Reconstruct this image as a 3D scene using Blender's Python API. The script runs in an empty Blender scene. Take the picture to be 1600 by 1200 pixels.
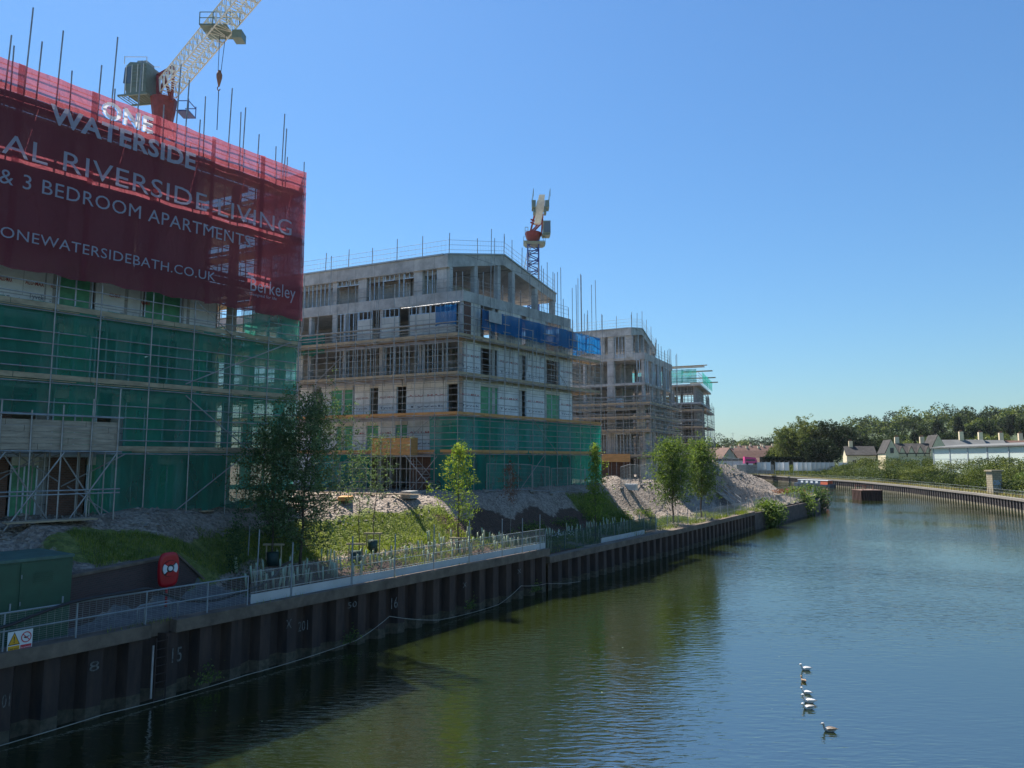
import bpy, math, random
import numpy as np
from mathutils import Vector, Matrix, Quaternion
R = math.radians
scene = bpy.context.scene
col = scene.collection
# ---------------------------------------------------------------- camera
PITCH = math.atan(118 / 1110.)
EYE = 8.1
cam_d = bpy.data.cameras.new('camera')
cam = bpy.data.objects.new('camera', cam_d); col.objects.link(cam)
cam.location = (0, 0, EYE); cam.rotation_euler = (R(90) + PITCH, 0, 0)
cam_d.sensor_fit = 'HORIZONTAL'; cam_d.sensor_width = 36; cam_d.lens = 36 * 1110 / 1600.
cam_d.clip_start = .1; cam_d.clip_end = 6000
scene.camera = cam
# ---------------------------------------------------------------- world, sun, exposure
SUN_EL, SUN_AZ = R(58.5), R(-34)          # azimuth measured from +Y towards +X
world = bpy.data.worlds.new('World'); scene.world = world; world.use_nodes = True
nt = world.node_tree
sky = nt.nodes.new('ShaderNodeTexSky'); sky.sky_type = 'NISHITA'; sky.sun_disc = False
sky.sun_elevation = SUN_EL; sky.sun_rotation = SUN_AZ
sky.altitude = 0; sky.air_density = 1.5; sky.dust_density = .35; sky.ozone_density = 8
bg = nt.nodes['Background']; bg.inputs['Strength'].default_value = .072
wb = nt.nodes.new('ShaderNodeMix'); wb.data_type = 'RGBA'; wb.blend_type = 'MULTIPLY'; wb.inputs[0].default_value = 1; wb.inputs[7].default_value = (.65, .862, 1.01, 1)   # cool white balance
nt.links.new(sky.outputs[0], wb.inputs[6]); nt.links.new(wb.outputs[2], bg.inputs[0])
sun_d = bpy.data.lights.new('sun', 'SUN'); sun_d.energy = 5.0; sun_d.angle = R(.5); sun_d.color = (1, .95, .87)
sun = bpy.data.objects.new('sun', sun_d); col.objects.link(sun)
sdir = Vector((math.sin(SUN_AZ) * math.cos(SUN_EL), math.cos(SUN_AZ) * math.cos(SUN_EL), math.sin(SUN_EL)))
sun.rotation_euler = (-sdir).to_track_quat('-Z', 'Y').to_euler()
scene.view_settings.view_transform = 'Standard'; scene.view_settings.look = 'None'
scene.view_settings.exposure = 0.92; scene.view_settings.gamma = 1
scene.render.engine = 'CYCLES'
scene.cycles.use_denoising = True
scene.cycles.max_bounces = 8; scene.cycles.diffuse_bounces = 3; scene.cycles.glossy_bounces = 3
scene.cycles.transparent_max_bounces = 24; scene.cycles.transmission_bounces = 3
scene.cycles.sample_clamp_indirect = 6
scene.cycles.caustics_reflective = False; scene.cycles.caustics_refractive = False

# ---------------------------------------------------------------- survey helpers (photo measurement -> metres)
_c, _s = math.cos(PITCH), math.sin(PITCH)
def ray(px, py):
    x = (px - 800) / 1110.; y = (600 - py) / 1110.
    return (x, _c - y * _s, _s + y * _c)
def atz(px, py, z):
    d = ray(px, py); t = (z - EYE) / d[2]; return (d[0] * t, d[1] * t)
def aty(px, py, Y):
    d = ray(px, py); t = Y / d[1]; return (d[0] * t, Y, EYE + d[2] * t)
class Face:
    """a vertical plane: origin O (x,y), unit direction D along it, N = inward normal"""
    def __init__(s, O, ang, flip=1):
        s.O = Vector((O[0], O[1])); s.D = Vector((math.sin(R(ang)), math.cos(R(ang))))
        s.N = Vector((-s.D.y, s.D.x)) * flip
    def off(s, n):
        f = Face((0, 0), 0); f.O = s.O + s.N * n; f.D = s.D.copy(); f.N = s.N.copy(); return f
    def p(s, t, z, n=0):
        q = s.O + s.D * t + s.N * n; return Vector((q.x, q.y, z))
    def t(s, px, py=600, n=0):
        return s.tz(px, py, n)[0]
    def tz(s, px, py, n=0):
        d = ray(px, py); O = s.O + s.N * n
        k = (O.x * s.N.x + O.y * s.N.y) / (d[0] * s.N.x + d[1] * s.N.y)
        x, y, z = d[0] * k, d[1] * k, EYE + d[2] * k
        return ((x - O.x) * s.D.x + (y - O.y) * s.D.y, z)

# ---------------------------------------------------------------- objects
def tag(o, label=None, cat=None, group=None, kind=None):
    if label: o['label'] = label
    if cat: o['category'] = cat
    if group: o['group'] = group
    if kind: o['kind'] = kind
    return o
def empty(name, loc=(0, 0, 0), label=None, cat=None, group=None, rz=0):
    o = bpy.data.objects.new(name, None); o.location = loc; o.rotation_euler = (0, 0, rz); col.objects.link(o)
    o.empty_display_size = .3
    return tag(o, label, cat, group)
def link(name, me, mat, parent=None):
    o = bpy.data.objects.new(name, me)
    if mat is not None and len(me.materials) == 0: me.materials.append(mat)
    col.objects.link(o)
    if parent is not None:
        o.parent = parent
        o.matrix_parent_inverse = parent_inv(parent)
    return o
def parent_inv(p):
    m = Matrix.Identity(4)
    q = p; chain = []
    while q is not None: chain.append(q); q = q.parent
    for q in reversed(chain): m = m @ q.matrix_parent_inverse @ q.matrix_basis
    return m.inverted()
class MB:
    def __init__(s): s.v = []; s.f = []; s.mi = []; s.cur = 0; s.sm = False
    def add(s, vs, fs):
        b = len(s.v); s.v.extend([tuple(v) for v in vs]); s.f.extend([tuple(b + i for i in f) for f in fs]); s.mi.extend([s.cur] * len(fs))
        return s
    def quad(s, a, b, c, d): return s.add([a, b, c, d], [(0, 1, 2, 3)])
    def hexa(s, p):   # 8 points: bottom 4, top 4
        return s.add(p, [(3, 2, 1, 0), (4, 5, 6, 7), (0, 1, 5, 4), (1, 2, 6, 5), (2, 3, 7, 6), (3, 0, 4, 7)])
    def box(s, x0, x1, y0, y1, z0, z1):
        return s.hexa([(x0, y0, z0), (x1, y0, z0), (x1, y1, z0), (x0, y1, z0), (x0, y0, z1), (x1, y0, z1), (x1, y1, z1), (x0, y1, z1)])
    def fbox(s, F, t0, t1, z0, z1, n0, n1):
        q = [F.p(t0, z0, n0), F.p(t1, z0, n0), F.p(t1, z0, n1), F.p(t0, z0, n1)]
        return s.hexa(q + [Vector((a.x, a.y, z1)) for a in q])
    def prism(s, poly, z0, z1):
        n = len(poly); v = [(x, y, z0) for x, y in poly] + [(x, y, z1) for x, y in poly]
        f = [tuple(range(n - 1, -1, -1)), tuple(range(n, 2 * n))] + [(i, (i + 1) % n, n + (i + 1) % n, n + i) for i in range(n)]
        return s.add(v, f)
    def bar(s, a, b, w, h=None, seg=4):
        """square-ish or round bar from a to b"""
        a = Vector(a); b = Vector(b); d = (b - a)
        if d.length < 1e-6: return s
        d.normalize(); up = Vector((0, 0, 1)) if abs(d.z) < .95 else Vector((1, 0, 0))
        x = d.cross(up).normalized(); y = x.cross(d).normalized(); h = h or w
        r = []
        if seg == 4: offs = [(-w / 2, -h / 2), (w / 2, -h / 2), (w / 2, h / 2), (-w / 2, h / 2)]
        else: offs = [(w / 2 * math.cos(2 * math.pi * i / seg), h / 2 * math.sin(2 * math.pi * i / seg)) for i in range(seg)]
        for e in (a, b):
            for ox, oy in offs: r.append(e + x * ox + y * oy)
        n = len(offs)
        return s.add(r, [tuple(range(n - 1, -1, -1)), tuple(range(n, 2 * n))] + [(i, (i + 1) % n, n + (i + 1) % n, n + i) for i in range(n)])
    def path(s, pts, radii, seg=8, cap=True):
        """smooth tube along points; radii scalar or list (float or (w,h))"""
        pts = [Vector(p) for p in pts]; n = len(pts)
        if not isinstance(radii, (list, tuple)): radii = [radii] * n
        vs = []; px = None
        for i, p in enumerate(pts):
            d = (pts[min(i + 1, n - 1)] - pts[max(i - 1, 0)]).normalized()
            up = Vector((0, 0, 1)) if abs(d.z) < .9 else Vector((1, 0, 0))
            x = d.cross(up).normalized() if px is None else (px - d * px.dot(d)).normalized()
            px = x; y = x.cross(d).normalized()
            r = radii[i]; rw, rh = (r, r) if not isinstance(r, (list, tuple)) else r
            for k in range(seg):
                a = 2 * math.pi * k / seg
                vs.append(p + x * (rw * math.cos(a)) + y * (rh * math.sin(a)))
        fs = [(i * seg + k, i * seg + (k + 1) % seg, (i + 1) * seg + (k + 1) % seg, (i + 1) * seg + k) for i in range(n - 1) for k in range(seg)]
        if cap: fs += [tuple(range(seg - 1, -1, -1)), tuple(range((n - 1) * seg, n * seg))]
        s.sm = True
        return s.add(vs, fs)
    def mesh(s, name, mats=None):
        me = bpy.data.meshes.new(name); me.from_pydata(s.v, [], s.f)
        if mats:
            for m in mats: me.materials.append(m)
            if len(mats) > 1: me.polygons.foreach_set('material_index', s.mi)
        if s.sm: me.polygons.foreach_set('use_smooth', [True] * len(me.polygons))
        me.update(); return me
    def build(s, name, mat, parent=None):
        mats = mat if isinstance(mat, list) else [mat]
        return link(name, s.mesh(name, mats), None, parent)

# ---------------------------------------------------------------- materials
def nodes(name):
    m = bpy.data.materials.new(name); m.use_nodes = True; n = m.node_tree
    return m, n, n.nodes['Principled BSDF'], n.nodes['Material Output']
def mat(name, c, rough=.8, metal=0, var=.25, scale=3., c2=None, bump=0, bscale=None, spec=None, detail=4, stretch=None, joint=None):
    """colour broken up by object-space noise; c2 = colour of stains"""
    m, n, b, out = nodes(name)
    b.inputs['Roughness'].default_value = rough; b.inputs['Metallic'].default_value = metal
    if spec is not None: b.inputs['Specular IOR Level'].default_value = spec
    geo = n.nodes.new('ShaderNodeNewGeometry')
    src = geo.outputs['Position']
    if stretch:
        mp = n.nodes.new('ShaderNodeMapping'); mp.inputs['Scale'].default_value = stretch
        n.links.new(src, mp.inputs[0]); src = mp.outputs[0]
    tx = n.nodes.new('ShaderNodeTexNoise'); tx.inputs['Scale'].default_value = scale; tx.inputs['Detail'].default_value = detail
    tx.inputs['Roughness'].default_value = .65
    n.links.new(src, tx.inputs[0])
    mr = n.nodes.new('ShaderNodeMapRange'); mr.inputs[1].default_value = .3; mr.inputs[2].default_value = .7
    n.links.new(tx.outputs[0], mr.inputs[0])
    mx = n.nodes.new('ShaderNodeMix'); mx.data_type = 'RGBA'
    k1 = 1 - var; c2 = c2 or tuple(x * k1 for x in c[:3])
    mx.inputs[6].default_value = (*c2[:3], 1); mx.inputs[7].default_value = (*[min(1, x * (1 + var * .6)) for x in c[:3]], 1)
    n.links.new(mr.outputs[0], mx.inputs[0]); n.links.new(mx.outputs[2], b.inputs['Base Color'])
    if joint:            # sheet or shutter joints and tone changes from board to board
        sp = n.nodes.new('ShaderNodeSeparateXYZ'); n.links.new(geo.outputs['Position'], sp.inputs[0])
        a = n.nodes.new('ShaderNodeMath'); a.operation = 'SUBTRACT'; n.links.new(sp.outputs[0], a.inputs[0]); n.links.new(sp.outputs[1], a.inputs[1])
        a2 = n.nodes.new('ShaderNodeMath'); a2.operation = 'MULTIPLY_ADD'; a2.inputs[1].default_value = 2.4; n.links.new(sp.outputs[0], a2.inputs[0]); n.links.new(sp.outputs[1], a2.inputs[2])
        cb = n.nodes.new('ShaderNodeCombineXYZ'); n.links.new(a2.outputs[0], cb.inputs[0]); n.links.new(sp.outputs[2], cb.inputs[1])
        bt = n.nodes.new('ShaderNodeTexBrick'); bt.inputs['Scale'].default_value = 1; bt.inputs['Brick Width'].default_value = joint[0]; bt.inputs['Row Height'].default_value = joint[1]; bt.inputs['Mortar Size'].default_value = .022
        bt.inputs['Color1'].default_value = (1, 1, 1, 1); bt.inputs['Color2'].default_value = (.86, .87, .9, 1); bt.inputs['Mortar'].default_value = (.5, .5, .5, 1); n.links.new(cb.outputs[0], bt.inputs[0])
        mm = n.nodes.new('ShaderNodeMix'); mm.data_type = 'RGBA'; mm.blend_type = 'MULTIPLY'; mm.inputs[0].default_value = 1; n.links.new(mx.outputs[2], mm.inputs[6]); n.links.new(bt.outputs[0], mm.inputs[7]); n.links.new(mm.outputs[2], b.inputs['Base Color'])
    if bump:
        t2 = n.nodes.new('ShaderNodeTexNoise'); t2.inputs['Scale'].default_value = bscale or scale * 4; t2.inputs['Detail'].default_value = 5
        n.links.new(src, t2.inputs[0])
        bp = n.nodes.new('ShaderNodeBump'); bp.inputs['Strength'].default_value = bump; bp.inputs['Distance'].default_value = .05
        n.links.new(t2.outputs[0], bp.inputs['Height']); n.links.new(bp.outputs[0], b.inputs['Normal'])
    return m
def net_mat(name, c, clear, trans=.5, var=.12):
    """woven sheeting: holes let light straight through, threads scatter and transmit it"""
    m, n, b, out = nodes(name); n.nodes.remove(b)
    d = n.nodes.new('ShaderNodeBsdfDiffuse'); d.inputs[0].default_value = (*c, 1)
    t = n.nodes.new('ShaderNodeBsdfTranslucent'); t.inputs[0].default_value = (*c, 1)
    x = n.nodes.new('ShaderNodeMixShader'); x.inputs[0].default_value = trans
    n.links.new(d.outputs[0], x.inputs[1]); n.links.new(t.outputs[0], x.inputs[2])
    tr = n.nodes.new('ShaderNodeBsdfTransparent')
    geo = n.nodes.new('ShaderNodeNewGeometry'); mp = n.nodes.new('ShaderNodeMapping'); mp.inputs['Scale'].default_value = (1, 1, .45)
    n.links.new(geo.outputs['Position'], mp.inputs[0])
    tx = n.nodes.new('ShaderNodeTexNoise'); tx.inputs['Scale'].default_value = 1.3; tx.inputs['Detail'].default_value = 3
    n.links.new(mp.outputs[0], tx.inputs[0])
    mr = n.nodes.new('ShaderNodeMapRange'); mr.inputs[1].default_value = .3; mr.inputs[2].default_value = .7
    mr.inputs[3].default_value = clear - var; mr.inputs[4].default_value = clear + var
    n.links.new(tx.outputs[0], mr.inputs[0])
    cr = n.nodes.new('ShaderNodeTexNoise'); cr.inputs['Scale'].default_value = 2.6; cr.inputs['Detail'].default_value = 6; cr.inputs['Distortion'].default_value = 1.2
    n.links.new(mp.outputs[0], cr.inputs[0]); bp = n.nodes.new('ShaderNodeBump'); bp.inputs['Strength'].default_value = .9; bp.inputs['Distance'].default_value = .12
    n.links.new(cr.outputs[0], bp.inputs['Height'])
    for q in (d, t): n.links.new(bp.outputs[0], q.inputs['Normal'])
    y = n.nodes.new('ShaderNodeMixShader'); n.links.new(mr.outputs[0], y.inputs[0])
    n.links.new(x.outputs[0], y.inputs[1]); n.links.new(tr.outputs[0], y.inputs[2])
    n.links.new(y.outputs[0], out.inputs[0])
    return m
def leaf_mat(name, c, c2, scale=.8, trans=.35):
    m, n, b, out = nodes(name); n.nodes.remove(b)
    geo = n.nodes.new('ShaderNodeNewGeometry')
    tx = n.nodes.new('ShaderNodeTexNoise'); tx.inputs['Scale'].default_value = scale; tx.inputs['Detail'].default_value = 5
    n.links.new(geo.outputs['Position'], tx.inputs[0])
    ad = n.nodes.new('ShaderNodeMath'); ad.operation = 'MULTIPLY_ADD'; ad.inputs[1].default_value = .5; ad.inputs[2].default_value = -.25
    n.links.new(geo.outputs['Random Per Island'], ad.inputs[0])
    a2 = n.nodes.new('ShaderNodeMath'); a2.operation = 'ADD'; n.links.new(tx.outputs[0], a2.inputs[0]); n.links.new(ad.outputs[0], a2.inputs[1])
    mr = n.nodes.new('ShaderNodeMapRange'); mr.inputs[1].default_value = .3; mr.inputs[2].default_value = .7; n.links.new(a2.outputs[0], mr.inputs[0])
    mx = n.nodes.new('ShaderNodeMix'); mx.data_type = 'RGBA'; mx.inputs[6].default_value = (*c, 1); mx.inputs[7].default_value = (*c2, 1)
    n.links.new(mr.outputs[0], mx.inputs[0])
    d = n.nodes.new('ShaderNodeBsdfDiffuse'); t = n.nodes.new('ShaderNodeBsdfTranslucent'); g = n.nodes.new('ShaderNodeBsdfGlossy'); g.inputs['Roughness'].default_value = .6
    g.inputs[0].default_value = (.5, .5, .5, 1)
    n.links.new(mx.outputs[2], d.inputs[0])
    br = n.nodes.new('ShaderNodeMix'); br.data_type = 'RGBA'; br.blend_type = 'MULTIPLY'; br.inputs[0].default_value = 1; br.inputs[7].default_value = (1.3, 1.35, .6, 1)
    n.links.new(mx.outputs[2], br.inputs[6]); n.links.new(br.outputs[2], t.inputs[0])
    x = n.nodes.new('ShaderNodeMixShader'); x.inputs[0].default_value = trans; n.links.new(d.outputs[0], x.inputs[1]); n.links.new(t.outputs[0], x.inputs[2])
    y = n.nodes.new('ShaderNodeMixShader'); y.inputs[0].default_value = .03; n.links.new(x.outputs[0], y.inputs[1]); n.links.new(g.outputs[0], y.inputs[2])
    n.links.new(y.outputs[0], out.inputs[0]); return m
def brick_mat(name, c1, c2, mortar, scale=1.0, bw=.22, bh=.075, rough=.9):
    """bricks mapped on vertical faces: u from horizontal run, v from height"""
    m, n, b, out = nodes(name); b.inputs['Roughness'].default_value = rough
    geo = n.nodes.new('ShaderNodeNewGeometry'); sp = n.nodes.new('ShaderNodeSeparateXYZ'); n.links.new(geo.outputs['Position'], sp.inputs[0])
    a = n.nodes.new('ShaderNodeMath'); a.operation = 'ADD'; n.links.new(sp.outputs[0], a.inputs[0]); n.links.new(sp.outputs[1], a.inputs[1])
    cb = n.nodes.new('ShaderNodeCombineXYZ'); n.links.new(a.outputs[0], cb.inputs[0]); n.links.new(sp.outputs[2], cb.inputs[1])
    t = n.nodes.new('ShaderNodeTexBrick'); t.inputs['Scale'].default_value = scale
    t.inputs['Brick Width'].default_value = bw; t.inputs['Row Height'].default_value = bh; t.inputs['Mortar Size'].default_value = bh * .09
    t.inputs['Color1'].default_value = (*c1, 1); t.inputs['Color2'].default_value = (*c2, 1); t.inputs['Mortar'].default_value = (*mortar, 1)
    n.links.new(cb.outputs[0], t.inputs[0]); n.links.new(t.outputs[0], b.inputs['Base Color']); return m
M = {}
M['concrete'] = mat('concrete', (.57, .545, .51), .85, var=.38, scale=1.0, bump=.15, bscale=8, joint=(3.4, 1.55), detail=8)
M['concrete_dark'] = mat('old_concrete', (.34, .31, .27), .9, var=.4, scale=1.6, bump=.3, bscale=12)
M['steel'] = mat('galvanised_tube', (.37, .36, .35), .45, metal=.35, var=.35, scale=2)
M['stud'] = mat('light_steel_stud', (.60, .70, .80), .4, metal=.2, var=.2)
M['board'] = mat('scaffold_board', (.46, .35, .23), .85, var=.35, scale=1.5, stretch=(1, 1, 4))
M['newboard'] = mat('new_timber', (.62, .31, .11), .8, var=.25, scale=1.2, stretch=(1, 1, 6))
M['oldboard'] = mat('weathered_timber', (.44, .35, .27), .85, var=.35, scale=1.5, stretch=(1, 1, 7))
M['membrane'] = mat('white_membrane', (.90, .90, .89), .7, var=.18, scale=1.5, bump=.5, bscale=3, joint=(3.1, 1.25))
M['boardwhite'] = mat('sheathing_board', (.80, .74, .64), .8, var=.2, scale=1, joint=(2.6, 2.4))
M['dark'] = mat('dark_opening', (.03, .032, .036), .6, var=.3)
M['greenfilm'] = mat('green_film', (.08, .36, .18), .4, var=.4, scale=2)
M['brick'] = brick_mat('red_brick', (.22, .10, .07), (.15, .07, .05), (.2, .18, .16))
M['wallbrick'] = brick_mat('dark_brick', (.10, .055, .05), (.075, .045, .04), (.09, .085, .08))
M['green_net'] = net_mat('green_debris_net', (.02, .42, .32), .38, .55)
M['green_net_a'] = net_mat('pale_green_net', (.08, .46, .34), .42, .55)  # lighter and slightly more open than the other green net
M['lettering_sunlit'] = net_mat('sunlit_white_lettering', (.93, .93, .95), .06, .5, var=.02)  # whiter copy of the lettering; sun on the heading put into its colour
M['blue_net'] = net_mat('blue_sheet', (.02, .20, .50), .2, .5)
M['banner'] = net_mat('red_mesh_banner', (.42, .11, .14), .16, .56, var=.05)
M['lettering'] = net_mat('white_lettering', (.72, .76, .92), .14, .5, var=.03)
M['rust'] = mat('rusted_steel', (.050, .031, .023), .75, var=.6, scale=2.6, stretch=(1, 1, .2), c2=(.008, .007, .008), detail=8, bump=.2)
M['tide'] = mat('tide_marked_steel', (.105, .085, .06), .9, var=.5, scale=4, c2=(.03, .03, .018), detail=8)
M['coping'] = mat('concrete_coping', (.21, .155, .115), .9, var=.4, scale=1.3, c2=(.09, .068, .052), detail=9, bump=.2)
M['rail'] = mat('grey_painted_rail', (.30, .33, .35), .5, var=.2)
M['meshwire'] = mat('galvanised_wire', (.33, .36, .36), .5, metal=.3, var=.2)
M['kick'] = mat('grey_kick_panel', (.42, .47, .50), .5, metal=.2, var=.15, scale=1)
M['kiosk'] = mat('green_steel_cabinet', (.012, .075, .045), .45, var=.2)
M['kiosktop'] = mat('paler_green_top', (.06, .14, .12), .5, var=.3)  # paler green than the cabinet body
M['redplastic'] = mat('red_plastic', (.50, .012, .02), .35, var=.1)
M['white'] = mat('white_paint', (.78, .78, .78), .5, var=.08)
M['black'] = mat('black_rubber', (.015, .015, .017), .5, var=.2)
M['bark'] = mat('bark', (.10, .08, .06), .9, var=.4, scale=6, bump=.3)
M['birch'] = mat('pale_bark', (.28, .24, .20), .9, var=.4, scale=6)
M['guard'] = mat('pale_green_guard', (.42, .52, .34), .6, var=.15)
M['wood_pale'] = mat('pale_stake', (.45, .36, .24), .8, var=.2)

# ================================================================ SETTING
BU = Vector((.5750, .8181)); BN = Vector((-.8181, .5750)); BO = Vector((-14.6, 20.9))
def buv(x, y): q = Vector((x, y)) - BO; return q.dot(BU), q.dot(BN)
def bxy(u, v): q = BO + BU * u + BN * v; return q.x, q.y
U_STEP = 29.45                       # where the coping drops
def u_of(px, py, z): return buv(*atz(px, py, z))[0]
NEAR = [bxy(-30, 0), bxy(0, 0), bxy(U_STEP, 0), (15.2, 63.7), (28.2, 83.6), (47.2, 110.5), (50.2, 117), (49, 126), (44, 145), (34, 190), (0, 300), (-150, 460)]
FAR = [(45, -20), (62, 60), (69.5, 85), (77.2, 107.5), (83.6, 129), (91.5, 165), (96.5, 199), (97.5, 242), (99.5, 287), (85, 316), (0, 400), (-150, 520)]
def sdist(P, X, Y, side):
    """signed distance (positive on land) of arrays X,Y to polyline P, and nearest points"""
    best = np.full(X.shape, 1e9); sg = np.ones(X.shape); NX = np.zeros(X.shape); NY = np.zeros(X.shape)
    for (ax, ay), (bx, by) in zip(P[:-1], P[1:]):
        dx, dy = bx - ax, by - ay; L = dx * dx + dy * dy
        t = np.clip(((X - ax) * dx + (Y - ay) * dy) / L, 0, 1)
        qx, qy = ax + t * dx, ay + t * dy; d = np.hypot(X - qx, Y - qy)
        c = (dx * (Y - ay) - dy * (X - ax)) * side
        m = d < best - 1e-9
        # near a vertex two segments tie: keep the one whose side is clearer
        best = np.where(m, d, best); sg = np.where(m, np.sign(c), sg); NX = np.where(m, qx, NX); NY = np.where(m, qy, NY)
    return best * sg, NX, NY
def vnoise(X, Y, s, seed=0):
    rs = np.random.RandomState(seed); o = np.zeros(X.shape)
    for k in range(6):
        a = rs.uniform(0, 6.28); f = s * (1.6 ** k) * rs.uniform(.8, 1.2); p = rs.uniform(0, 6.28, 2)
        o += np.sin((X * math.cos(a) + Y * math.sin(a)) * f + p[0]) * np.sin((Y * math.cos(a) - X * math.sin(a)) * f * 1.1 + p[1]) / (1.45 ** k)
    return o
def sst(a, b, x): t = np.clip((x - a) / (b - a), 0, 1); return t * t * (3 - 2 * t)
def wall_v(u): return np.where(u < 3.0, 3.6, np.clip(2.1 + (u - 3.2) * .42, 2.1, 4.2))
def site_height(X, Y, V):
    U = (X - BO.x) * BU.x + (Y - BO.y) * BU.y; VV = (X - BO.x) * BN.x + (Y - BO.y) * BN.y
    low = 2.56 - .5 * sst(U_STEP - 1, U_STEP + 1, U)
    top = 5.75 - .35 * sst(60, 110, U)
    low = low + .07 * np.clip(V, 0, 6) * sst(9, 12, U)
    z = low + (top - low) * sst(4.0, 8.8, V)
    vw = wall_v(U)
    zl = np.where(VV < vw + .05, 2.56, 2.56 + 1.65 * sst(vw + .05, vw + .5, VV) + 1.5 * sst(vw + .5, vw + 4.5, VV))
    k = 1 - sst(7.6, 10.5, U)
    z = z * (1 - k) + zl * k
    # heaps
    for cx, cy, h, r, ry in [(41, 113, .5, 4, 6), (10.5, 71, .8, 2.0, 2.2), (-15.5, 31.5, .5, 1.6, 2.4)]:
        z = z + h * np.exp(-((X - cx) / r) ** 2 - ((Y - cy) / ry) ** 2) * sst(2.2, 6, V)
    q = -(X - 31.5) * .65 + (Y - 94) * .76; p = (X - 31.5) * .76 + (Y - 94) * .65
    z = z + 1.9 * sst(0, 2.0, q) * (1 - sst(7, 14, q)) * (1 - .75 * sst(3, 14, p)) * sst(-12, -5, p)          # steep-faced spoil heap
    q2 = (X - 24.8) * .98 + (Y - 86) * .2; z = z + (.9 * np.exp(-((q2 + 1.2) / 1.3) ** 2) - .9 * np.exp(-((q2 - 1.0) / 1.1) ** 2) + .8 * np.exp(-((q2 - 3.6) / 1.8) ** 2)) * sst(3, 6, V) * (1 - sst(12, 18, V))
    z = z + .07 * vnoise(X, Y, .9, 3) * sst(1.5, 4, V) + .03 * vnoise(X, Y, 3.2, 5) * sst(4, 6, V)
    tip = sst(108, 116, Y) * sst(30, 40, X)
    return z - tip * 1.2 * sst(1, 6, V)
def hgt(x, y):
    X = np.array([[float(x)]]); Y = np.array([[float(y)]])
    v, _, _ = sdist(NEAR, X, Y, 1); return float(site_height(X, Y, v)[0, 0])
def shore_grid(name, xs, ys, P, side, hf, inset=.45):
    X, Y = np.meshgrid(np.array(xs, float), np.array(ys, float))
    V, NX, NY = sdist(P, X, Y, side)
    land = V > inset
    # snap outside vertices that neighbour land onto the inset line
    nb = np.zeros_like(land)
    nb[1:, :] |= land[:-1, :]; nb[:-1, :] |= land[1:, :]; nb[:, 1:] |= land[:, :-1]; nb[:, :-1] |= land[:, 1:]
    nb[1:, 1:] |= land[:-1, :-1]; nb[:-1, :-1] |= land[1:, 1:]; nb[1:, :-1] |= land[:-1, 1:]; nb[:-1, 1:] |= land[1:, :-1]
    sn = (~land) & nb
    dx, dy = X - NX, Y - NY; L = np.maximum(np.hypot(dx, dy), 1e-6); sgn = np.where(V >= 0, 1, -1)
    X2 = np.where(sn, NX + dx / L * sgn * inset, X); Y2 = np.where(sn, NY + dy / L * sgn * inset, Y)
    V2 = np.where(sn, inset, V); ok = land | sn
    Z = hf(X2, Y2, V2)
    idx = -np.ones(X.shape, int); idx[ok] = np.arange(ok.sum())
    vs = np.stack([X2[ok], Y2[ok], Z[ok]], 1)
    fs = []
    o = ok[:-1, :-1] & ok[1:, :-1] & ok[1:, 1:] & ok[:-1, 1:] & (land[:-1, :-1] | land[1:, :-1] | land[1:, 1:] | land[:-1, 1:])
    for j, i in zip(*np.nonzero(o)):
        fs.append((idx[j, i], idx[j, i + 1], idx[j + 1, i + 1], idx[j + 1, i]))
    me = bpy.data.meshes.new(name); me.from_pydata(vs.tolist(), [], [tuple(int(k) for k in f) for f in fs])
    me.polygons.foreach_set('use_smooth', [True] * len(me.polygons)); me.update()
    return me, vs, V2[ok]
def steps(*seg):
    out = []
    for a, b, s in seg: out += list(np.arange(a, b, s))
    return out + [seg[-1][1]]

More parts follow.
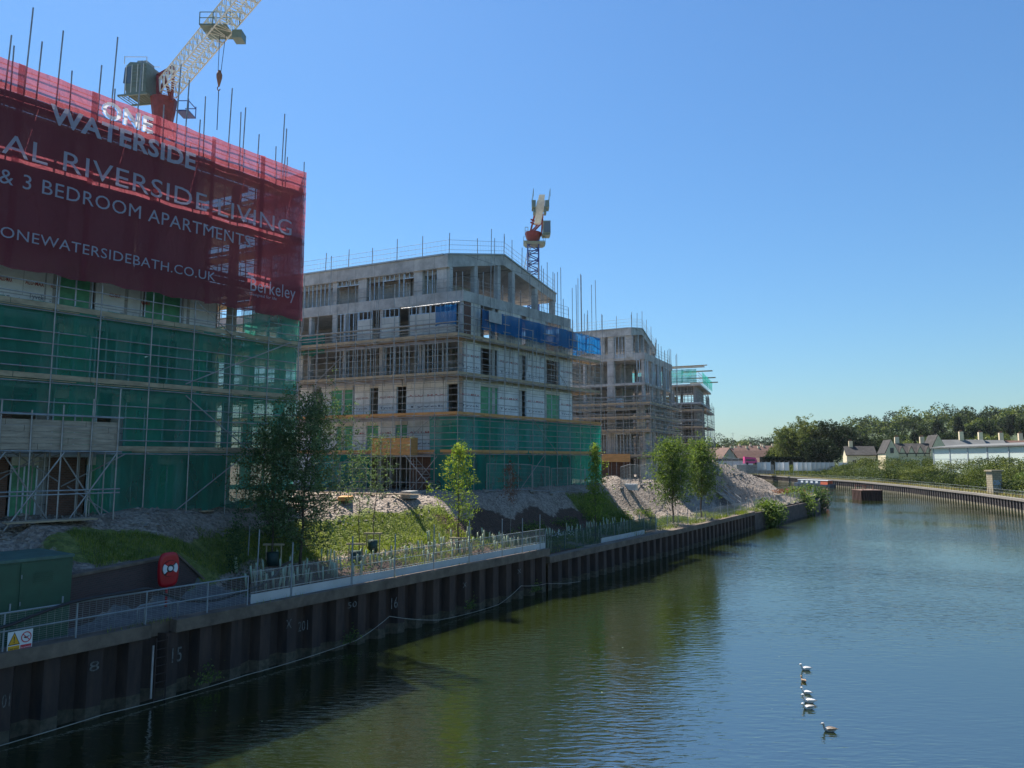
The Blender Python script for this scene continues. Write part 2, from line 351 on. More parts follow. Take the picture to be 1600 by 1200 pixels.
# ---- ground material: gravel / grass / soil / paving mixed by where each lies
def ground_material():
    m, n, b, out = nodes('site_ground'); b.inputs['Roughness'].default_value = .95
    geo = n.nodes.new('ShaderNodeNewGeometry'); L = n.links.new
    def noise(s, d=5):
        t = n.nodes.new('ShaderNodeTexNoise'); t.inputs['Scale'].default_value = s; t.inputs['Detail'].default_value = d; t.inputs['Roughness'].default_value = .7
        L(geo.outputs['Position'], t.inputs[0]); return t.outputs[0]
    def ramp(src, cols):
        r = n.nodes.new('ShaderNodeValToRGB'); L(src, r.inputs[0]); e = r.color_ramp.elements
        e[0].position, e[0].color = cols[0][0], (*cols[0][1], 1); e[1].position, e[1].color = cols[-1][0], (*cols[-1][1], 1)
        for p, c in cols[1:-1]: q = e.new(p); q.color = (*c, 1)
        return r.outputs[0]
    vor = n.nodes.new('ShaderNodeTexVoronoi'); vor.inputs['Scale'].default_value = 9; L(geo.outputs['Position'], vor.inputs[0])
    vb = n.nodes.new('ShaderNodeSeparateColor'); L(vor.outputs['Color'], vb.inputs[0])
    ad = n.nodes.new('ShaderNodeMath'); ad.operation = 'MULTIPLY_ADD'; ad.inputs[1].default_value = .45; L(vb.outputs[0], ad.inputs[0]); L(noise(.7), ad.inputs[2])
    gravel = ramp(ad.outputs[0], [(.3, (.11, .083, .062)), (.6, (.22, .17, .13)), (.95, (.38, .31, .25))])
    grass = ramp(noise(2.5), [(.3, (.06, .085, .02)), (.55, (.17, .19, .045)), (.75, (.30, .27, .09))])
    soil = ramp(noise(5), [(.3, (.04, .024, .016)), (.7, (.115, .065, .042))])
    pave = ramp(noise(1.5), [(.3, (.10, .10, .10)), (.7, (.19, .185, .18))])
    cur = gravel; wob = noise(3.5)
    for an, c in (('grass', grass), ('soil', soil), ('path', pave)):
        a = n.nodes.new('ShaderNodeAttribute'); a.attribute_name = an
        s = n.nodes.new('ShaderNodeMath'); s.operation = 'ADD'; L(a.outputs['Fac'], s.inputs[0]); L(wob, s.inputs[1])
        r = n.nodes.new('ShaderNodeMapRange'); r.inputs[1].default_value = .92; r.inputs[2].default_value = 1.08; L(s.outputs[0], r.inputs[0])
        x = n.nodes.new('ShaderNodeMix'); x.data_type = 'RGBA'; L(r.outputs[0], x.inputs[0]); L(cur, x.inputs[6]); L(c, x.inputs[7]); cur = x.outputs[2]
    L(cur, b.inputs['Base Color'])
    bp = n.nodes.new('ShaderNodeBump'); bp.inputs['Strength'].default_value = .8; bp.inputs['Distance'].default_value = .12
    v2 = n.nodes.new('ShaderNodeTexVoronoi'); v2.inputs['Scale'].default_value = 7; L(geo.outputs['Position'], v2.inputs[0])
    L(v2.outputs[0], bp.inputs['Height']); L(bp.outputs[0], b.inputs['Normal'])
    return m
xs = steps((-120, -30, 6), (-30, 56, .5)); ys = steps((-20, 10, 5), (10, 130, .5), (130, 300, 8), (300, 470, 20))
me, vs, V = shore_grid('site_ground', xs, ys, NEAR, 1, site_height)
U = (vs[:, 0] - BO.x) * BU.x + (vs[:, 1] - BO.y) * BU.y; VV = (vs[:, 0] - BO.x) * BN.x + (vs[:, 1] - BO.y) * BN.y
def band(x, a, b, s=.5): return sst(a - s, a + s, x) * (1 - sst(b - s, b + s, x))
wig = .5 * vnoise(vs[:, 0], vs[:, 1], .8, 9)
A_path = np.where((U < 9.6) & (VV < wall_v(U) + .1), 1, 0) * 1.0
A_grass = np.maximum(band(U, 3, 27.5, 1) * band(V + wig * .5 + 1.2 * (1 - sst(8, 12, U)), 5.0, 7.1), np.maximum(band(U, 44, 51, 1.5) * band(V + wig * .6, 2.4, 7.4), band(U, 28.5, 35, .6) * band(V, .2, 1.8)))
A_soil = np.maximum(band(U, 9.6, 34, .6) * band(V, -1, 4.5), band(U, 26, 46.5, 1.5) * band(V + wig * .8, 2.8, 6.4))
A_grass = np.maximum(A_grass, band(U, 60, 200, 2) * band(V, -1, 1.3, .4) * .6)
for nm, arr in (('grass', A_grass), ('soil', A_soil), ('path', A_path)):
    at = me.attributes.new(nm, 'FLOAT', 'POINT'); at.data.foreach_set('value', arr.astype(np.float32))
site = link('site_ground', me, ground_material()); tag(site, kind='structure')

# ---- water
def water_material():
    m, n, b, out = nodes('river_water'); L = n.links.new
    b.inputs['Base Color'].default_value = (.015, .0215, .005, 1); b.inputs['Roughness'].default_value = .04; b.inputs['IOR'].default_value = 2.9
    b.inputs['Specular IOR Level'].default_value = .85
    geo = n.nodes.new('ShaderNodeNewGeometry'); h = None
    for s, amp, det, st, rot in ((.5, .20, 2, (1, 1.9, 1), .5), (1.5, .26, 1.5, (1, 3.2, 1), .22), (4.2, .06, 2, (1, 2.6, 1), .1)):
        mp = n.nodes.new('ShaderNodeMapping'); mp.inputs['Scale'].default_value = st; mp.inputs['Rotation'].default_value = (0, 0, rot)
        L(geo.outputs['Position'], mp.inputs[0])
        t = n.nodes.new('ShaderNodeTexNoise'); t.inputs['Scale'].default_value = s; t.inputs['Detail'].default_value = det; t.inputs['Distortion'].default_value = .4
        L(mp.outputs[0], t.inputs[0])
        k = n.nodes.new('ShaderNodeMath'); k.operation = 'MULTIPLY_ADD'; k.inputs[1].default_value = amp
        L(t.outputs[0], k.inputs[0])
        if h: L(h, k.inputs[2])
        else: k.inputs[2].default_value = 0
        h = k.outputs[0]
    # calmer and rougher patches
    t = n.nodes.new('ShaderNodeTexNoise'); t.inputs['Scale'].default_value = .06; L(geo.outputs['Position'], t.inputs[0])
    mr = n.nodes.new('ShaderNodeMapRange'); mr.inputs[1].default_value = .35; mr.inputs[2].default_value = .65; mr.inputs[3].default_value = .25; mr.inputs[4].default_value = 1.0
    L(t.outputs[0], mr.inputs[0])
    bp = n.nodes.new('ShaderNodeBump'); bp.inputs['Distance'].default_value = .125; L(mr.outputs[0], bp.inputs['Strength']); L(h, bp.inputs['Height'])
    L(bp.outputs[0], b.inputs['Normal']); return m
me = bpy.data.meshes.new('river_water'); me.from_pydata([(-400, -60, 0), (500, -60, 0), (500, 700, 0), (-400, 700, 0)], [], [(0, 1, 2, 3)])
tag(link('river_water', me, water_material()), kind='structure')

# ---- far ground and hills
def far_height(X, Y, V):
    z = 2.0 + 1.6 * sst(5, 14, V) + 1.5 * sst(20, 60, V)
    D = np.hypot(X, Y); az = X / np.maximum(Y, 1)
    z = z + 20 * sst(380, 680, D) * sst(.33, .55, az) + (14 + 10 * sst(.42, .66, az)) * sst(430, 950, D)
    return z + .8 * vnoise(X, Y, .02, 2) * sst(200, 500, D)
xs = steps((-900, -200, 100), (-200, 60, 20), (60, 130, 3.5), (130, 400, 15), (400, 2400, 100)); ys = steps((-20, 60, 8), (60, 330, 3.5), (330, 700, 15), (700, 3000, 100))
me, vs, V = shore_grid('far_ground', xs, ys, FAR, -1, far_height, inset=.4)
M['farground'] = mat('rough_grass_ground', (.05, .075, .025), .95, var=.4, scale=.2, c2=(.035, .05, .02))
tag(link('far_ground', me, M['farground']), kind='structure')
def ground(px, py, hf=None):
    '''where the sight line to a surveyed photo point meets the ground'''
    d = ray(px, py); t = 12.
    while t < 600:
        x, y, z = d[0] * t, d[1] * t, EYE + d[2] * t
        h = (hf or hgt)(x, y)
        if z < h:
            return (x, y, h)
        t += max(.04, min(2, (z - h) * 1.2))
    return (*atz(px, py, 3), 3)
def fhgt(x, y):
    X = np.array([[float(x)]]); Y = np.array([[float(y)]])
    v, _, _ = sdist(FAR, X, Y, -1); return float(far_height(X, Y, v)[0, 0])

# ---- river walls
def walk(P, s0=0, s1=None):
    """resampled (pos, dir) walker along a polyline"""
    P = [Vector(p) for p in P]; L = [0]
    for a, b in zip(P[:-1], P[1:]): L.append(L[-1] + (b - a).length)
    s1 = L[-1] if s1 is None else s1
    def at(s):
        s = max(0, min(L[-1] - 1e-6, s))
        for i in range(len(P) - 1):
            if s <= L[i + 1]:
                d = (P[i + 1] - P[i]).normalized(); return P[i] + d * (s - L[i]), d
    return at, L[-1]
def pile_sheet(name, P, side, ztop, zbot, period, depth, mt, parent):
    """corrugated sheet piling; the outer pans stand in the river, the inner ones set back. The lowest band carries tide marks."""
    at, L = walk(P); mb = MB(); prev = None; s = 0; prof = []
    while s < L:
        for ds, n in ((0, 0), (.36, 0), (.5, 1), (.86, 1)): prof.append((s + ds * period, n))
        s += period
    zb = [zbot, .12, .42, ztop]
    rn = random.Random(4)
    for s, n in prof:
        if s > L: break
        p, d = at(s); N = Vector((-d.y, d.x)) * side; q = p + N * (.12 + n * depth)
        row = [(q.x, q.y, z + (rn.uniform(-.06, .06) if 0 < k < 3 else 0)) for k, z in enumerate(zb)]
        if prev:
            for k in range(3):
                mb.cur = 1 if k < 2 else 0
                mb.quad(prev[k], row[k], row[k + 1], prev[k + 1])
        prev = row
    return mb.build(name, mt, parent)
def strip(mb, P, side, n0, n1, z0, z1):
    """a solid strip following a polyline (mitred)"""
    P = [Vector(p) for p in P]; N = []
    for i in range(len(P)):
        a = (P[i] - P[i - 1]).normalized() if i else None; b = (P[i + 1] - P[i]).normalized() if i < len(P) - 1 else None
        d = ((a or b) + (b or a)).normalized(); nn = Vector((-d.y, d.x)) * side
        c = nn.dot(Vector((-(a or b).y, (a or b).x)) * side); N.append(nn / max(.5, c))
    for i in range(len(P) - 1):
        q = [P[i] + N[i] * n0, P[i + 1] + N[i + 1] * n0, P[i + 1] + N[i + 1] * n1, P[i] + N[i] * n1]
        mb.hexa([(a.x, a.y, z0) for a in q] + [(a.x, a.y, z1) for a in q])
    return mb
uA, uB = u_of(244, 978, 2.6), u_of(281, 970, 2.6)
W1 = empty('river_wall', bxy(0, 0) + (0,), 'tall dark steel sheet pile wall with pale concrete coping, below the planting bed', 'river wall')
pile_sheet('sheet_piling', [bxy(-30, 0), bxy(U_STEP, 0)], 1, 2.2, -2, 1.25, .38, [M['rust'], M['tide']], W1)
mb = MB()
strip(mb, [bxy(-30, 0), bxy(uA, 0)], 1, -.03, .6, 2.18, 2.6); strip(mb, [bxy(uB, 0), bxy(U_STEP, 0)], 1, -.03, .6, 2.18, 2.6)
strip(mb, [bxy(uA, 0), bxy(uB, 0)], 1, .42, .6, 2.1, 2.6)
mb.build('coping', M['coping'], W1)
mb = MB(); uc = (uA + uB) / 2
for k in (-.2, .2): mb.bar((*bxy(uc + k, .06), -.3), (*bxy(uc + k, .06), 2.1), .05, seg=6)
for k in range(8): mb.bar((*bxy(uc - .2, .06), .1 + k * .27), (*bxy(uc + .2, .06), .1 + k * .27), .03, seg=6)
mb.build('ladder', M['rust'], W1)
MB().bar((*bxy(uc - .33, .0), .2), (*bxy(uc - .33, .0), 1.9), .07, seg=8).build('drain_pipe', M['steel'], W1)
W2 = empty('river_wall', (15.2, 63.7, 0), 'lower dark sheet pile wall with a brown coping, beyond the step', 'river wall')
pile_sheet('sheet_piling', NEAR[2:5], 1, 1.72, -2, 1.25, .38, [M['rust'], M['tide']], W2)
mb = MB(); strip(mb, NEAR[2:5], 1, -.03, .6, 1.7, 2.1); mb.build('coping', M['coping'], W2)
W3 = empty('stone_river_wall', (40, 100, 0), 'rough dark stone wall ending the left bank, overgrown with bushes', 'river wall')
mb = MB(); strip(mb, NEAR[4:9], 1, 0, .8, -2, 1.9); mb.build('wall', mat('river_masonry', (.12, .09, .075), .95, var=.5, scale=1.5, c2=(.05, .045, .04), bump=.6, bscale=4), W3)
W4 = empty('river_wall', (83.6, 129, 0), 'brown sheet pile wall of the far towpath bank on the right', 'river wall')
pile_sheet('sheet_piling', FAR[1:11], -1, 1.75, -2, 1.3, .4, [mat('brown_piling', (.055, .042, .038), .8, var=.45, scale=1.2, stretch=(1, 1, .3), c2=(.02, .016, .017)), mat('pale_pile_foot', (.30, .25, .17), .9, var=.4, scale=3)], W4)
mb = MB(); strip(mb, FAR[1:11], -1, -.05, .7, 1.72, 2.1); mb.build('coping', mat('towpath_coping', (.24, .21, .18), .9, var=.3), W4)

# ---- text and painted marks
def text_mesh(body, bold=0, res=3, shear=0):
    cu = bpy.data.curves.new('t', 'FONT'); cu.body = body; cu.size = 1; cu.resolution_u = res; cu.offset = bold; cu.shear = shear
    cu.space_character = 1.05
    o = bpy.data.objects.new('t', cu); col.objects.link(o); bpy.context.view_layer.update()
    me = bpy.data.meshes.new_from_object(o.evaluated_get(bpy.context.evaluated_depsgraph_get())); bpy.data.objects.remove(o)
    return me
def put_text(name, body, F, t0, t1, z0, z1, n, mt, parent, bold=0, z0r=None, z1r=None):
    """fit the word between t0..t1 and z0..z1 on face F"""
    me = text_mesh(body, bold); co = np.zeros(len(me.vertices) * 3); me.vertices.foreach_get('co', co); co = co.reshape(-1, 3)
    a, b = co[:, 0].min(), co[:, 0].max()
    ref = text_mesh('HE', bold); rc = np.zeros(len(ref.vertices) * 3); ref.vertices.foreach_get('co', rc); rc = rc.reshape(-1, 3)
    c, d = rc[:, 1].min(), rc[:, 1].max()
    out = np.zeros_like(co)
    T = t0 + (co[:, 0] - a) / (b - a) * (t1 - t0); Z = z0 + (co[:, 1] - c) / (d - c) * (z1 - z0)
    out[:, 0] = F.O.x + F.D.x * T + F.N.x * n; out[:, 1] = F.O.y + F.D.y * T + F.N.y * n; out[:, 2] = Z
    me.vertices.foreach_set('co', out.ravel()); me.update(); me.name = name
    return link(name, me, mt, parent)
FB_ = Face(bxy(0, 0), 35.1)
M['mark'] = mat('chalky_paint', (.17, .17, .16), .9, var=.7, scale=9, c2=(.03, .03, .03))
for px, py, w, h, s in ((10, 1095, 12, 20, '01'), (148, 1041, 15, 15, '8'), (277, 1023, 15, 22, '15'), (452, 975, 9, 14, 'X'), (474, 978, 15, 15, '201'), (551, 945, 14, 9, '50'), (617, 942, 10, 17, '16'), (812, 891, 6, 10, 'x'), (727, 912, 6, 12, 'x')):
    t0 = FB_.t(px - w / 2, py, .06); t1 = FB_.t(px + w / 2, py, .06)
    za = FB_.tz(px, py + h / 2, .06)[1]; zb = FB_.tz(px, py - h / 2, .06)[1]
    put_text('painted_mark', s, FB_, t0, t1, za, zb, .085, M['mark'], W1)
# mooring line in loose swags at the waterline
def rope(name, pts, r, mt, label, cat, sag=.0, parent=None):
    mb = MB(); out = []
    for (a, b) in zip(pts[:-1], pts[1:]):
        a = Vector(a); b = Vector(b); n = 8
        for k in range(n): f = k / n; out.append(a.lerp(b, f) - Vector((0, 0, sag * 4 * f * (1 - f))))
    out.append(Vector(pts[-1])); mb.path(out, r, 5)
    return tag(mb.build(name, mt), label, cat)
rope('mooring_rope', [(*bxy(u, -.08), z) for u, z in ((-4, .12), (3, .14), (8, .12), (13.5, .28), (15.5, .95), (19, .16), (24, .1), (26.2, .8), (29, .55), (33, .12))], .013, mat('pale_rope', (.4, .38, .33), .9), 'thin pale rope looped along the foot of the near sheet pile wall', 'rope', sag=.06)

# ================================================================ tubes, scaffolds, nets
_uc = {}
def unit_tube(mt):
    if mt.name not in _uc:
        mb = MB(); mb.bar((0, 0, 0), (0, 0, 1), 2, seg=6); me = mb.mesh('tube', [mt]); _uc[mt.name] = me
    return _uc[mt.name]
def tube(name, a, b, r, mt, parent):
    a = Vector(a); b = Vector(b); d = b - a
    o = bpy.data.objects.new(name, unit_tube(mt)); col.objects.link(o)
    o.parent = parent; o.matrix_parent_inverse = parent_inv(parent)
    o.matrix_basis = Matrix.LocRotScale(a, Vector((0, 0, 1)).rotation_difference(d.normalized()), Vector((r, r, d.length)))
    return o
class Tubes:
    """collects tubes of one part kind; the 100 nearest/longest become parts, the rest one part marked stuff"""
    def __init__(s, name, mt, r=.03, cap=100): s.name, s.mt, s.r, s.l, s.cap = name, mt, r, [], cap
    def add(s, a, b, r=None): s.l.append((Vector(a), Vector(b), r or s.r)); return s
    def finish(s, parent):
        def size(q): return (q[1] - q[0]).length / (((q[0] + q[1]) / 2 - Vector((0, 0, EYE))).length)
        s.l.sort(key=size, reverse=True)
        for a, b, r in s.l[:s.cap]: tube(s.name, a, b, r, s.mt, parent)
        if len(s.l) > s.cap:
            mb = MB()
            for a, b, r in s.l[s.cap:]: mb.bar(a, b, 2 * r, seg=5)
            tag(mb.build(s.name, s.mt, parent), kind='stuff')
def net(name, F, t0, t1, z0, z1, n, mt, parent, amp=.05, edge=.0, seed=1, cut=None):
    rs = random.Random(seed); mb = MB(); W_ = t1 - t0; k = max(1, round(abs(W_) / 2.7)); nz = max(3, int((z1 - z0) / .3))
    for q in range(k):                      # sheets lapped over one another
        a, b = t0 + W_ * q / k - (.12 if q else 0), t0 + W_ * (q + 1) / k + (.12 if q < k - 1 else 0); nx = max(3, int(abs(b - a) / .3))
        ph = [rs.uniform(0, 6) for _ in range(6)]; nn = n + (q % 2) * .03 + rs.uniform(-.01, .01); sag = rs.uniform(.5, 1.4); vs = []; dl = rs.uniform(-.5, .5) * edge
        for j in range(nz + 1):
            for i in range(nx + 1):
                f = i / nx; t = a + (b - a) * f; z = z0 + (z1 - z0) * j / nz
                w = amp * sag * (math.sin(t * 1.9 + ph[0] + .7 * math.sin(z * .8 + ph[1])) + .6 * math.sin(t * 4.3 + z * .9 + ph[2]) + .4 * math.sin(z * 2.1 + ph[3] + t))
                dz = (edge * (math.sin(t * 2.99 + ph[4]) + .5 * math.sin(t * 6.1 + ph[5])) + dl) if j == 0 else (-edge * .7 * abs(math.sin(f * math.pi * 2)) if j == nz else 0)
                vs.append(F.p(t, z + dz, nn + w))
        W = nx + 1
        mb.add(vs, [(j * W + i, j * W + i + 1, (j + 1) * W + i + 1, (j + 1) * W + i) for j in range(nz) for i in range(nx)])
    mb.sm = True
    return mb.build(name, mt, parent)
def scaffold(parent, runs, z0, levels, ztop, seed=1, bay=2.1, width=1.25, rails=(.5, 1.0), extra=(), over=(.2, 1.6), dense=False, boards=None, toe=True, rr=.027, fine=True):
    """tube and board scaffold. runs = [(Face, t0, t1, outward sign)] ; levels = platform heights"""
    rn = random.Random(seed)
    st = Tubes('standard', M['steel'], rr); le = Tubes('ledger', M['steel'], rr * .93); tr = Tubes('transom', M['steel'], rr * .93); gu = Tubes('guard_rail', M['steel'], rr * .93); br = Tubes('brace', M['steel'], rr * .93)
    boards = boards or M['board']
    for F, t0, t1 in runs:
        nb = max(1, round((t1 - t0) / bay)); ts = [t0 + (t1 - t0) * i / nb for i in range(nb + 1)]
        for i, t in enumerate(ts):
            tt = t + rn.uniform(-.15, .15) if 0 < i < nb else t
            ts[i] = tt; ln = rn.uniform(-.03, .03)
            for n, zz in ((0, ztop + rn.uniform(*over)), (width, ztop + rn.uniform(-.3, .3))):
                st.add(F.p(tt, z0, n), F.p(tt + ln, zz, n))
            if i < nb and dense:
                q = tt + bay * .5; st.add(F.p(q, z0, 0), F.p(q, ztop - rn.uniform(0, 1), 0), rr * .9)
        for li, z in enumerate(levels):
            for n in (0, width): le.add(F.p(t0 - .15, z - .1, n), F.p(t1 + .15, z - .1 + rn.uniform(-.03, .03), n))
            for i, t in enumerate(ts): tr.add(F.p(t + .05, z - .05, -.15), F.p(t + .05, z - .05, width + .2))
            for h in rails:
                gu.add(F.p(t0 - .1, z + h, -.03), F.p(t1 + .1, z + h + rn.uniform(-.03, .03), -.03))
                if dense: gu.add(F.p(t0 - .1, z + h + .05, width), F.p(t1 + .1, z + h + .05, width))
            for h in (extra if z < ztop - 2.6 else ()): gu.add(F.p(t0 - .1, z + h, .03), F.p(t1 + .1, z + h + rn.uniform(-.03, .03), .03))
            mb = MB(); k = t0; nbp = 5; bw = (width - .1) / nbp
            while k < t1 - .05:
                e = min(t1, k + rn.uniform(2.5, 3.9))
                for q in range(nbp): dz = rn.uniform(0, .012); mb.fbox(F, k + .01, e - .01, z - .045 + dz, z + dz, .05 + q * bw + .005, .05 + (q + 1) * bw - .005)
                k = e
            mb.build('platform', boards, parent)
            if toe:
                mb = MB(); k = t0
                while k < t1 - .05:
                    e = min(t1, k + rn.uniform(2.5, 3.9)); mb.fbox(F, k + .01, e - .01, z + .02 + rn.uniform(0, .02), z + .24, -.0, .035); k = e
                mb.build('toe_board', boards, parent)
        up = True
        for li in range(len(levels)):
            za = z0 if li == 0 else levels[li - 1]; i0 = rn.randrange(0, max(1, nb - 2))
            if fine:
                a, b = ts[i0], ts[min(nb, i0 + 2)]
                if up: br.add(F.p(a, za, -.05), F.p(b, levels[li], -.05))
                else: br.add(F.p(b, za, -.05), F.p(a, levels[li], -.05))
                up = not up
    for q in (st, le, tr, gu, br): q.finish(parent)
def roof_rail(parent, pts, post=1.9, sp=2.4, rails=(.35, .75, 1.15), seed=3, mesh=True):
    rn = random.Random(seed); po = Tubes('post', M['steel'], .035); ra = Tubes('rail', M['meshwire'], .014)
    for a, b in zip(pts[:-1], pts[1:]):
        a = Vector(a); b = Vector(b); L = (b - a).length; n = max(1, int(L / sp))
        for i in range(n + 1):
            p = a.lerp(b, i / n); po.add(p - Vector((0, 0, .5)), p + Vector((rn.uniform(-.08, .08), 0, post * rn.uniform(.8, 1.15))))
        for r in rails: ra.add(a + Vector((0, 0, r)), b + Vector((0, 0, r)))
        if mesh:
            m = int(L / .35)
            w = MB()
            for i in range(m): p = a.lerp(b, i / m); w.bar(p + Vector((0, 0, .1)), p + Vector((0, 0, 1.15)), .008)
            w.build('mesh_panel', M['meshwire'], parent)
    po.finish(parent); ra.finish(parent)

# ================================================================ BUILDING BEHIND THE BANNER
FA = Face((-20, 27.7), 37.7)                    # outer line of its scaffold
GA = Face(FA.p(13.6, 0).xy, -64.7, -1)          # the scaffold's return round the end
GAb = Face(FA.p(11.1, 0, 1.5).xy, -64.7, -1)      # end wall of the building
TA0, TA1 = -9, 11.1
FAb = FA.off(1.5)
rnd = random.Random(11)
bA = empty('apartment_block', FAb.p(2, 5.7), 'half-built concrete apartment block at the left, hidden behind a maroon banner and green netting', 'building')
def foot(F, t0, t1, E, d, n0=0):
    a = F.p(t0, 0, n0).xy; b = F.p(t1, 0, n0).xy
    return [a, b, b + E * d, a + E * d]
EA = GA.D
LA = [5.6, 8.5, 11.4, 14.3, 17.2, 20.1, 22.9]
for i, z in enumerate(LA):
    p = foot(FAb, TA0, TA1, EA, 13, 0 if i < 6 else 0)
    MB().prism([tuple(q) for q in p], z - (.3 if i < 6 else .32), z).build('slab' if i < 6 else 'roof', M['concrete'], bA)
for i in range(len(LA) - 1):
    za, zb = LA[i], LA[i + 1] - .3
    cols = [-8.7, -4.6, -.6, 2.2, 5.2, 8.2, 10.65]
    for t in cols:
        for n in (.25, 6, 12.2):
            q = FAb.p(t, 0, 0).xy + EA * n
            MB().box(-.2, .2, -.2, .2, za, zb).build('column', M['concrete'], bA).location = (q.x, q.y, 0)
def panels(F, spec, za, zb, parent, n0=.04, n1=.2, head=.0, text=None):
    """spec: (t0, t1, kind)"""
    for t0, t1, kind in spec:
        if t1 < t0: t0, t1 = t1, t0
        if kind in ('membrane', 'boardwhite', 'brick', 'concrete'):
            MB().fbox(F, t0, t1, za, zb, n0, n1).build('wall_panel', M[kind], parent)
        elif kind == 'top':                        # boarded below, open studs above
            MB().fbox(F, t0, t1, za, zb - .75, n0, n1).build('wall_panel', M['boardwhite'], parent); studs(F, t0, t1, zb - .75, zb, parent, n0, n1)
        elif kind == 'stud': studs(F, t0, t1, za, zb, parent, n0, n1)
        elif kind == 'door': studs(F, t0, t1, zb - .55, zb, parent, n0, n1); 
        elif kind == 'green':
            mb = MB(); mb.fbox(F, t0 + .06, t1 - .06, za + .1, zb - .35, n1 - .06, n1 - .03); w = mb.build('window', M['greenfilm'], parent)
            f = MB()
            for a in (t0, (t0 + t1) / 2 - .03, t1 - .06): f.fbox(F, a, a + .06, za + .04, zb - .35, n1 - .1, n1 - .065)
            f.build('frame', M['stud'], w)
            MB().fbox(F, t0, t1, zb - .34, zb, n0, n1).build('lintel', M['boardwhite'], parent)
        elif kind == 'dark':
            MB().fbox(F, t0, t1, zb - .3, zb, n0, n1).build('lintel', M['boardwhite'], parent)
            f = MB()
            for a in (t0 + .01, t1 - .07): f.fbox(F, a, a + .06, za + .02, zb - .31, n1 - .1, n1)
            f.build('window_frame', M['stud'], parent)
def studs(F, t0, t1, za, zb, parent, n0, n1):
    mb = MB(); k = t0 + .01
    while k < t1 - .06: mb.fbox(F, k, k + .05, za + .062, zb - .062, n0, n1 - .06); k += .45 if (t1 - t0) > .8 else (t1 - t0) / 2
    mb.fbox(F, t0, t1, za + .005, za + .06, n0 - .01, n1 - .05); mb.fbox(F, t0, t1, zb - .06, zb - .005, n0 - .01, n1 - .05)
    mb.build('stud_frame', M['stud'], parent)
specA = {
 5: [(-8, -5, 'membrane'), (-5, -3.4, 'dark'), (-3.2, -.9, 'membrane'), (-.3, 1.6, 'membrane'), (2.6, 3.9, 'membrane'), (4.6, 6, 'membrane'), (6.6, 8, 'membrane')],
 4: [(-8, -4, 'membrane'), (-3.8, -1, 'membrane'), (-.4, 1.9, 'membrane'), (2.5, 4.8, 'membrane'), (5.5, 7.8, 'membrane'), (8.3, 9.0, 'membrane')],
 3: [(-8, -4.8, 'membrane'), (-4.4, -1.2, 'membrane'), (-.4, 2.2, 'membrane'), (2.3, 3.7, 'green'), (3.8, 5.9, 'membrane'), (6, 7.8, 'green'), (7.9, 9.6, 'membrane')],
 2: [(-8, -4.8, 'green'), (-.4, 0.3, 'stud'), (2.4, 3.8, 'green'), (3.9, 4.9, 'stud'), (5.4, 8, 'stud'), (8.4, 9.3, 'green')],
 1: [(-8, -5.5, 'brick'), (-.3, .9, 'brick'), (2.4, 4.2, 'green'), (5.4, 7.2, 'green'), (8.4, 10.4, 'stud')],
 0: [(-8.5, -4.8, 'brick'), (-4.4, -.8, 'brick'), (-.4, .9, 'brick'), (1, 2, 'green'), (2.4, 3.8, 'brick'), (3.9, 5, 'green'), (5.4, 7, 'brick'), (7, 8, 'green'), (8.4, 10.4, 'brick')]}
for i, sp in specA.items(): panels(FAb, sp, LA[i] + .004, LA[i + 1] - .3, bA)
for i in range(0, 6): MB().fbox(FAb, TA0, 8.6 if i < 4 else 5, LA[i] + .004, LA[i + 1] - .3, 12.5, 12.7).build('rear_wall', M['concrete'], bA)
for i in range(0, 4): MB().fbox(GAb, 2.2, 12.4, LA[i] + .004, LA[i + 1] - .3, .1, .3).build('end_wall', M['concrete'], bA)
for i in range(0, 4):     # core walls keep the inside dark
    MB().fbox(FAb, TA0 + .5, 9.2, LA[i] + .004, LA[i + 1] - .3, 7, 7.2).build('core_wall', M['concrete'], bA)
for i in (4, 5): MB().fbox(FAb, TA0 + .5, 7.2, LA[i] + .004, LA[i + 1] - .3, 6.4, 6.6).build('core_wall', M['concrete'], bA)
M['redink'] = mat('red_print', (.45, .06, .06), .8, var=.2); M['greyink'] = mat('grey_print', (.16, .17, .22), .8, var=.2)
for px, py, w in ((22, 465, 24), (57, 462, 24), (84, 474, 14), (200, 492, 24)):
    t0, z = FAb.tz(px - w / 2, py); t1, _ = FAb.tz(px + w / 2, py)
    put_text('print', 'Tyvek', FAb, t0, t1, z - .1, z + .12, .03, M['greyink'], bA)
for px, py, w in ((10, 434, 20), (55, 440, 30), (85, 446, 10), (180, 460, 18), (228, 472, 14)):
    t0, z = FAb.tz(px - w / 2, py); t1, _ = FAb.tz(px + w / 2, py)
    put_text('print', 'ALU-MAX', FAb, t0, t1, z - .09, z + .09, .03, M['redink'], bA, bold=.02)

sA = empty('scaffolding', FA.p(2, 5.5), 'tall tube scaffolding of the left building, wrapped in green net with a timber loading bay', 'scaffolding')
LVA = [8.45, 11.35, 14.3, 17.2, 20.1, 22.95]
scaffold(sA, [(FA, -8.5, 13.6), (GA, 1.3, 12)], 5.3, LVA, 24.0, seed=5, extra=(1.5, 2.0), over=(.5, 2.2), rr=.028)
bt = Tubes('brace', M['steel'], .028)
for a, b in (((455, 515 + 20), (290, 600)), ((290, 618), (390, 705)), ((387, 708), (275, 797)), ((100, 708), (0, 740)), ((195, 710), (95, 760)), ((105, 760), (175, 805)), ((10, 700), (90, 752))):
    ta, za = FA.tz(*a, -.1); tb, zb = FA.tz(*b, -.1); bt.add(FA.p(ta, za, -.1), FA.p(tb, zb, -.1))
bt.finish(sA)
MB().fbox(FA, -8.5, 13.5, 22.9, 22.94, 1.26, 1.4).build('platform', M['board'], sA)  # extra strip added against the wall to narrow the sun slit on the banner
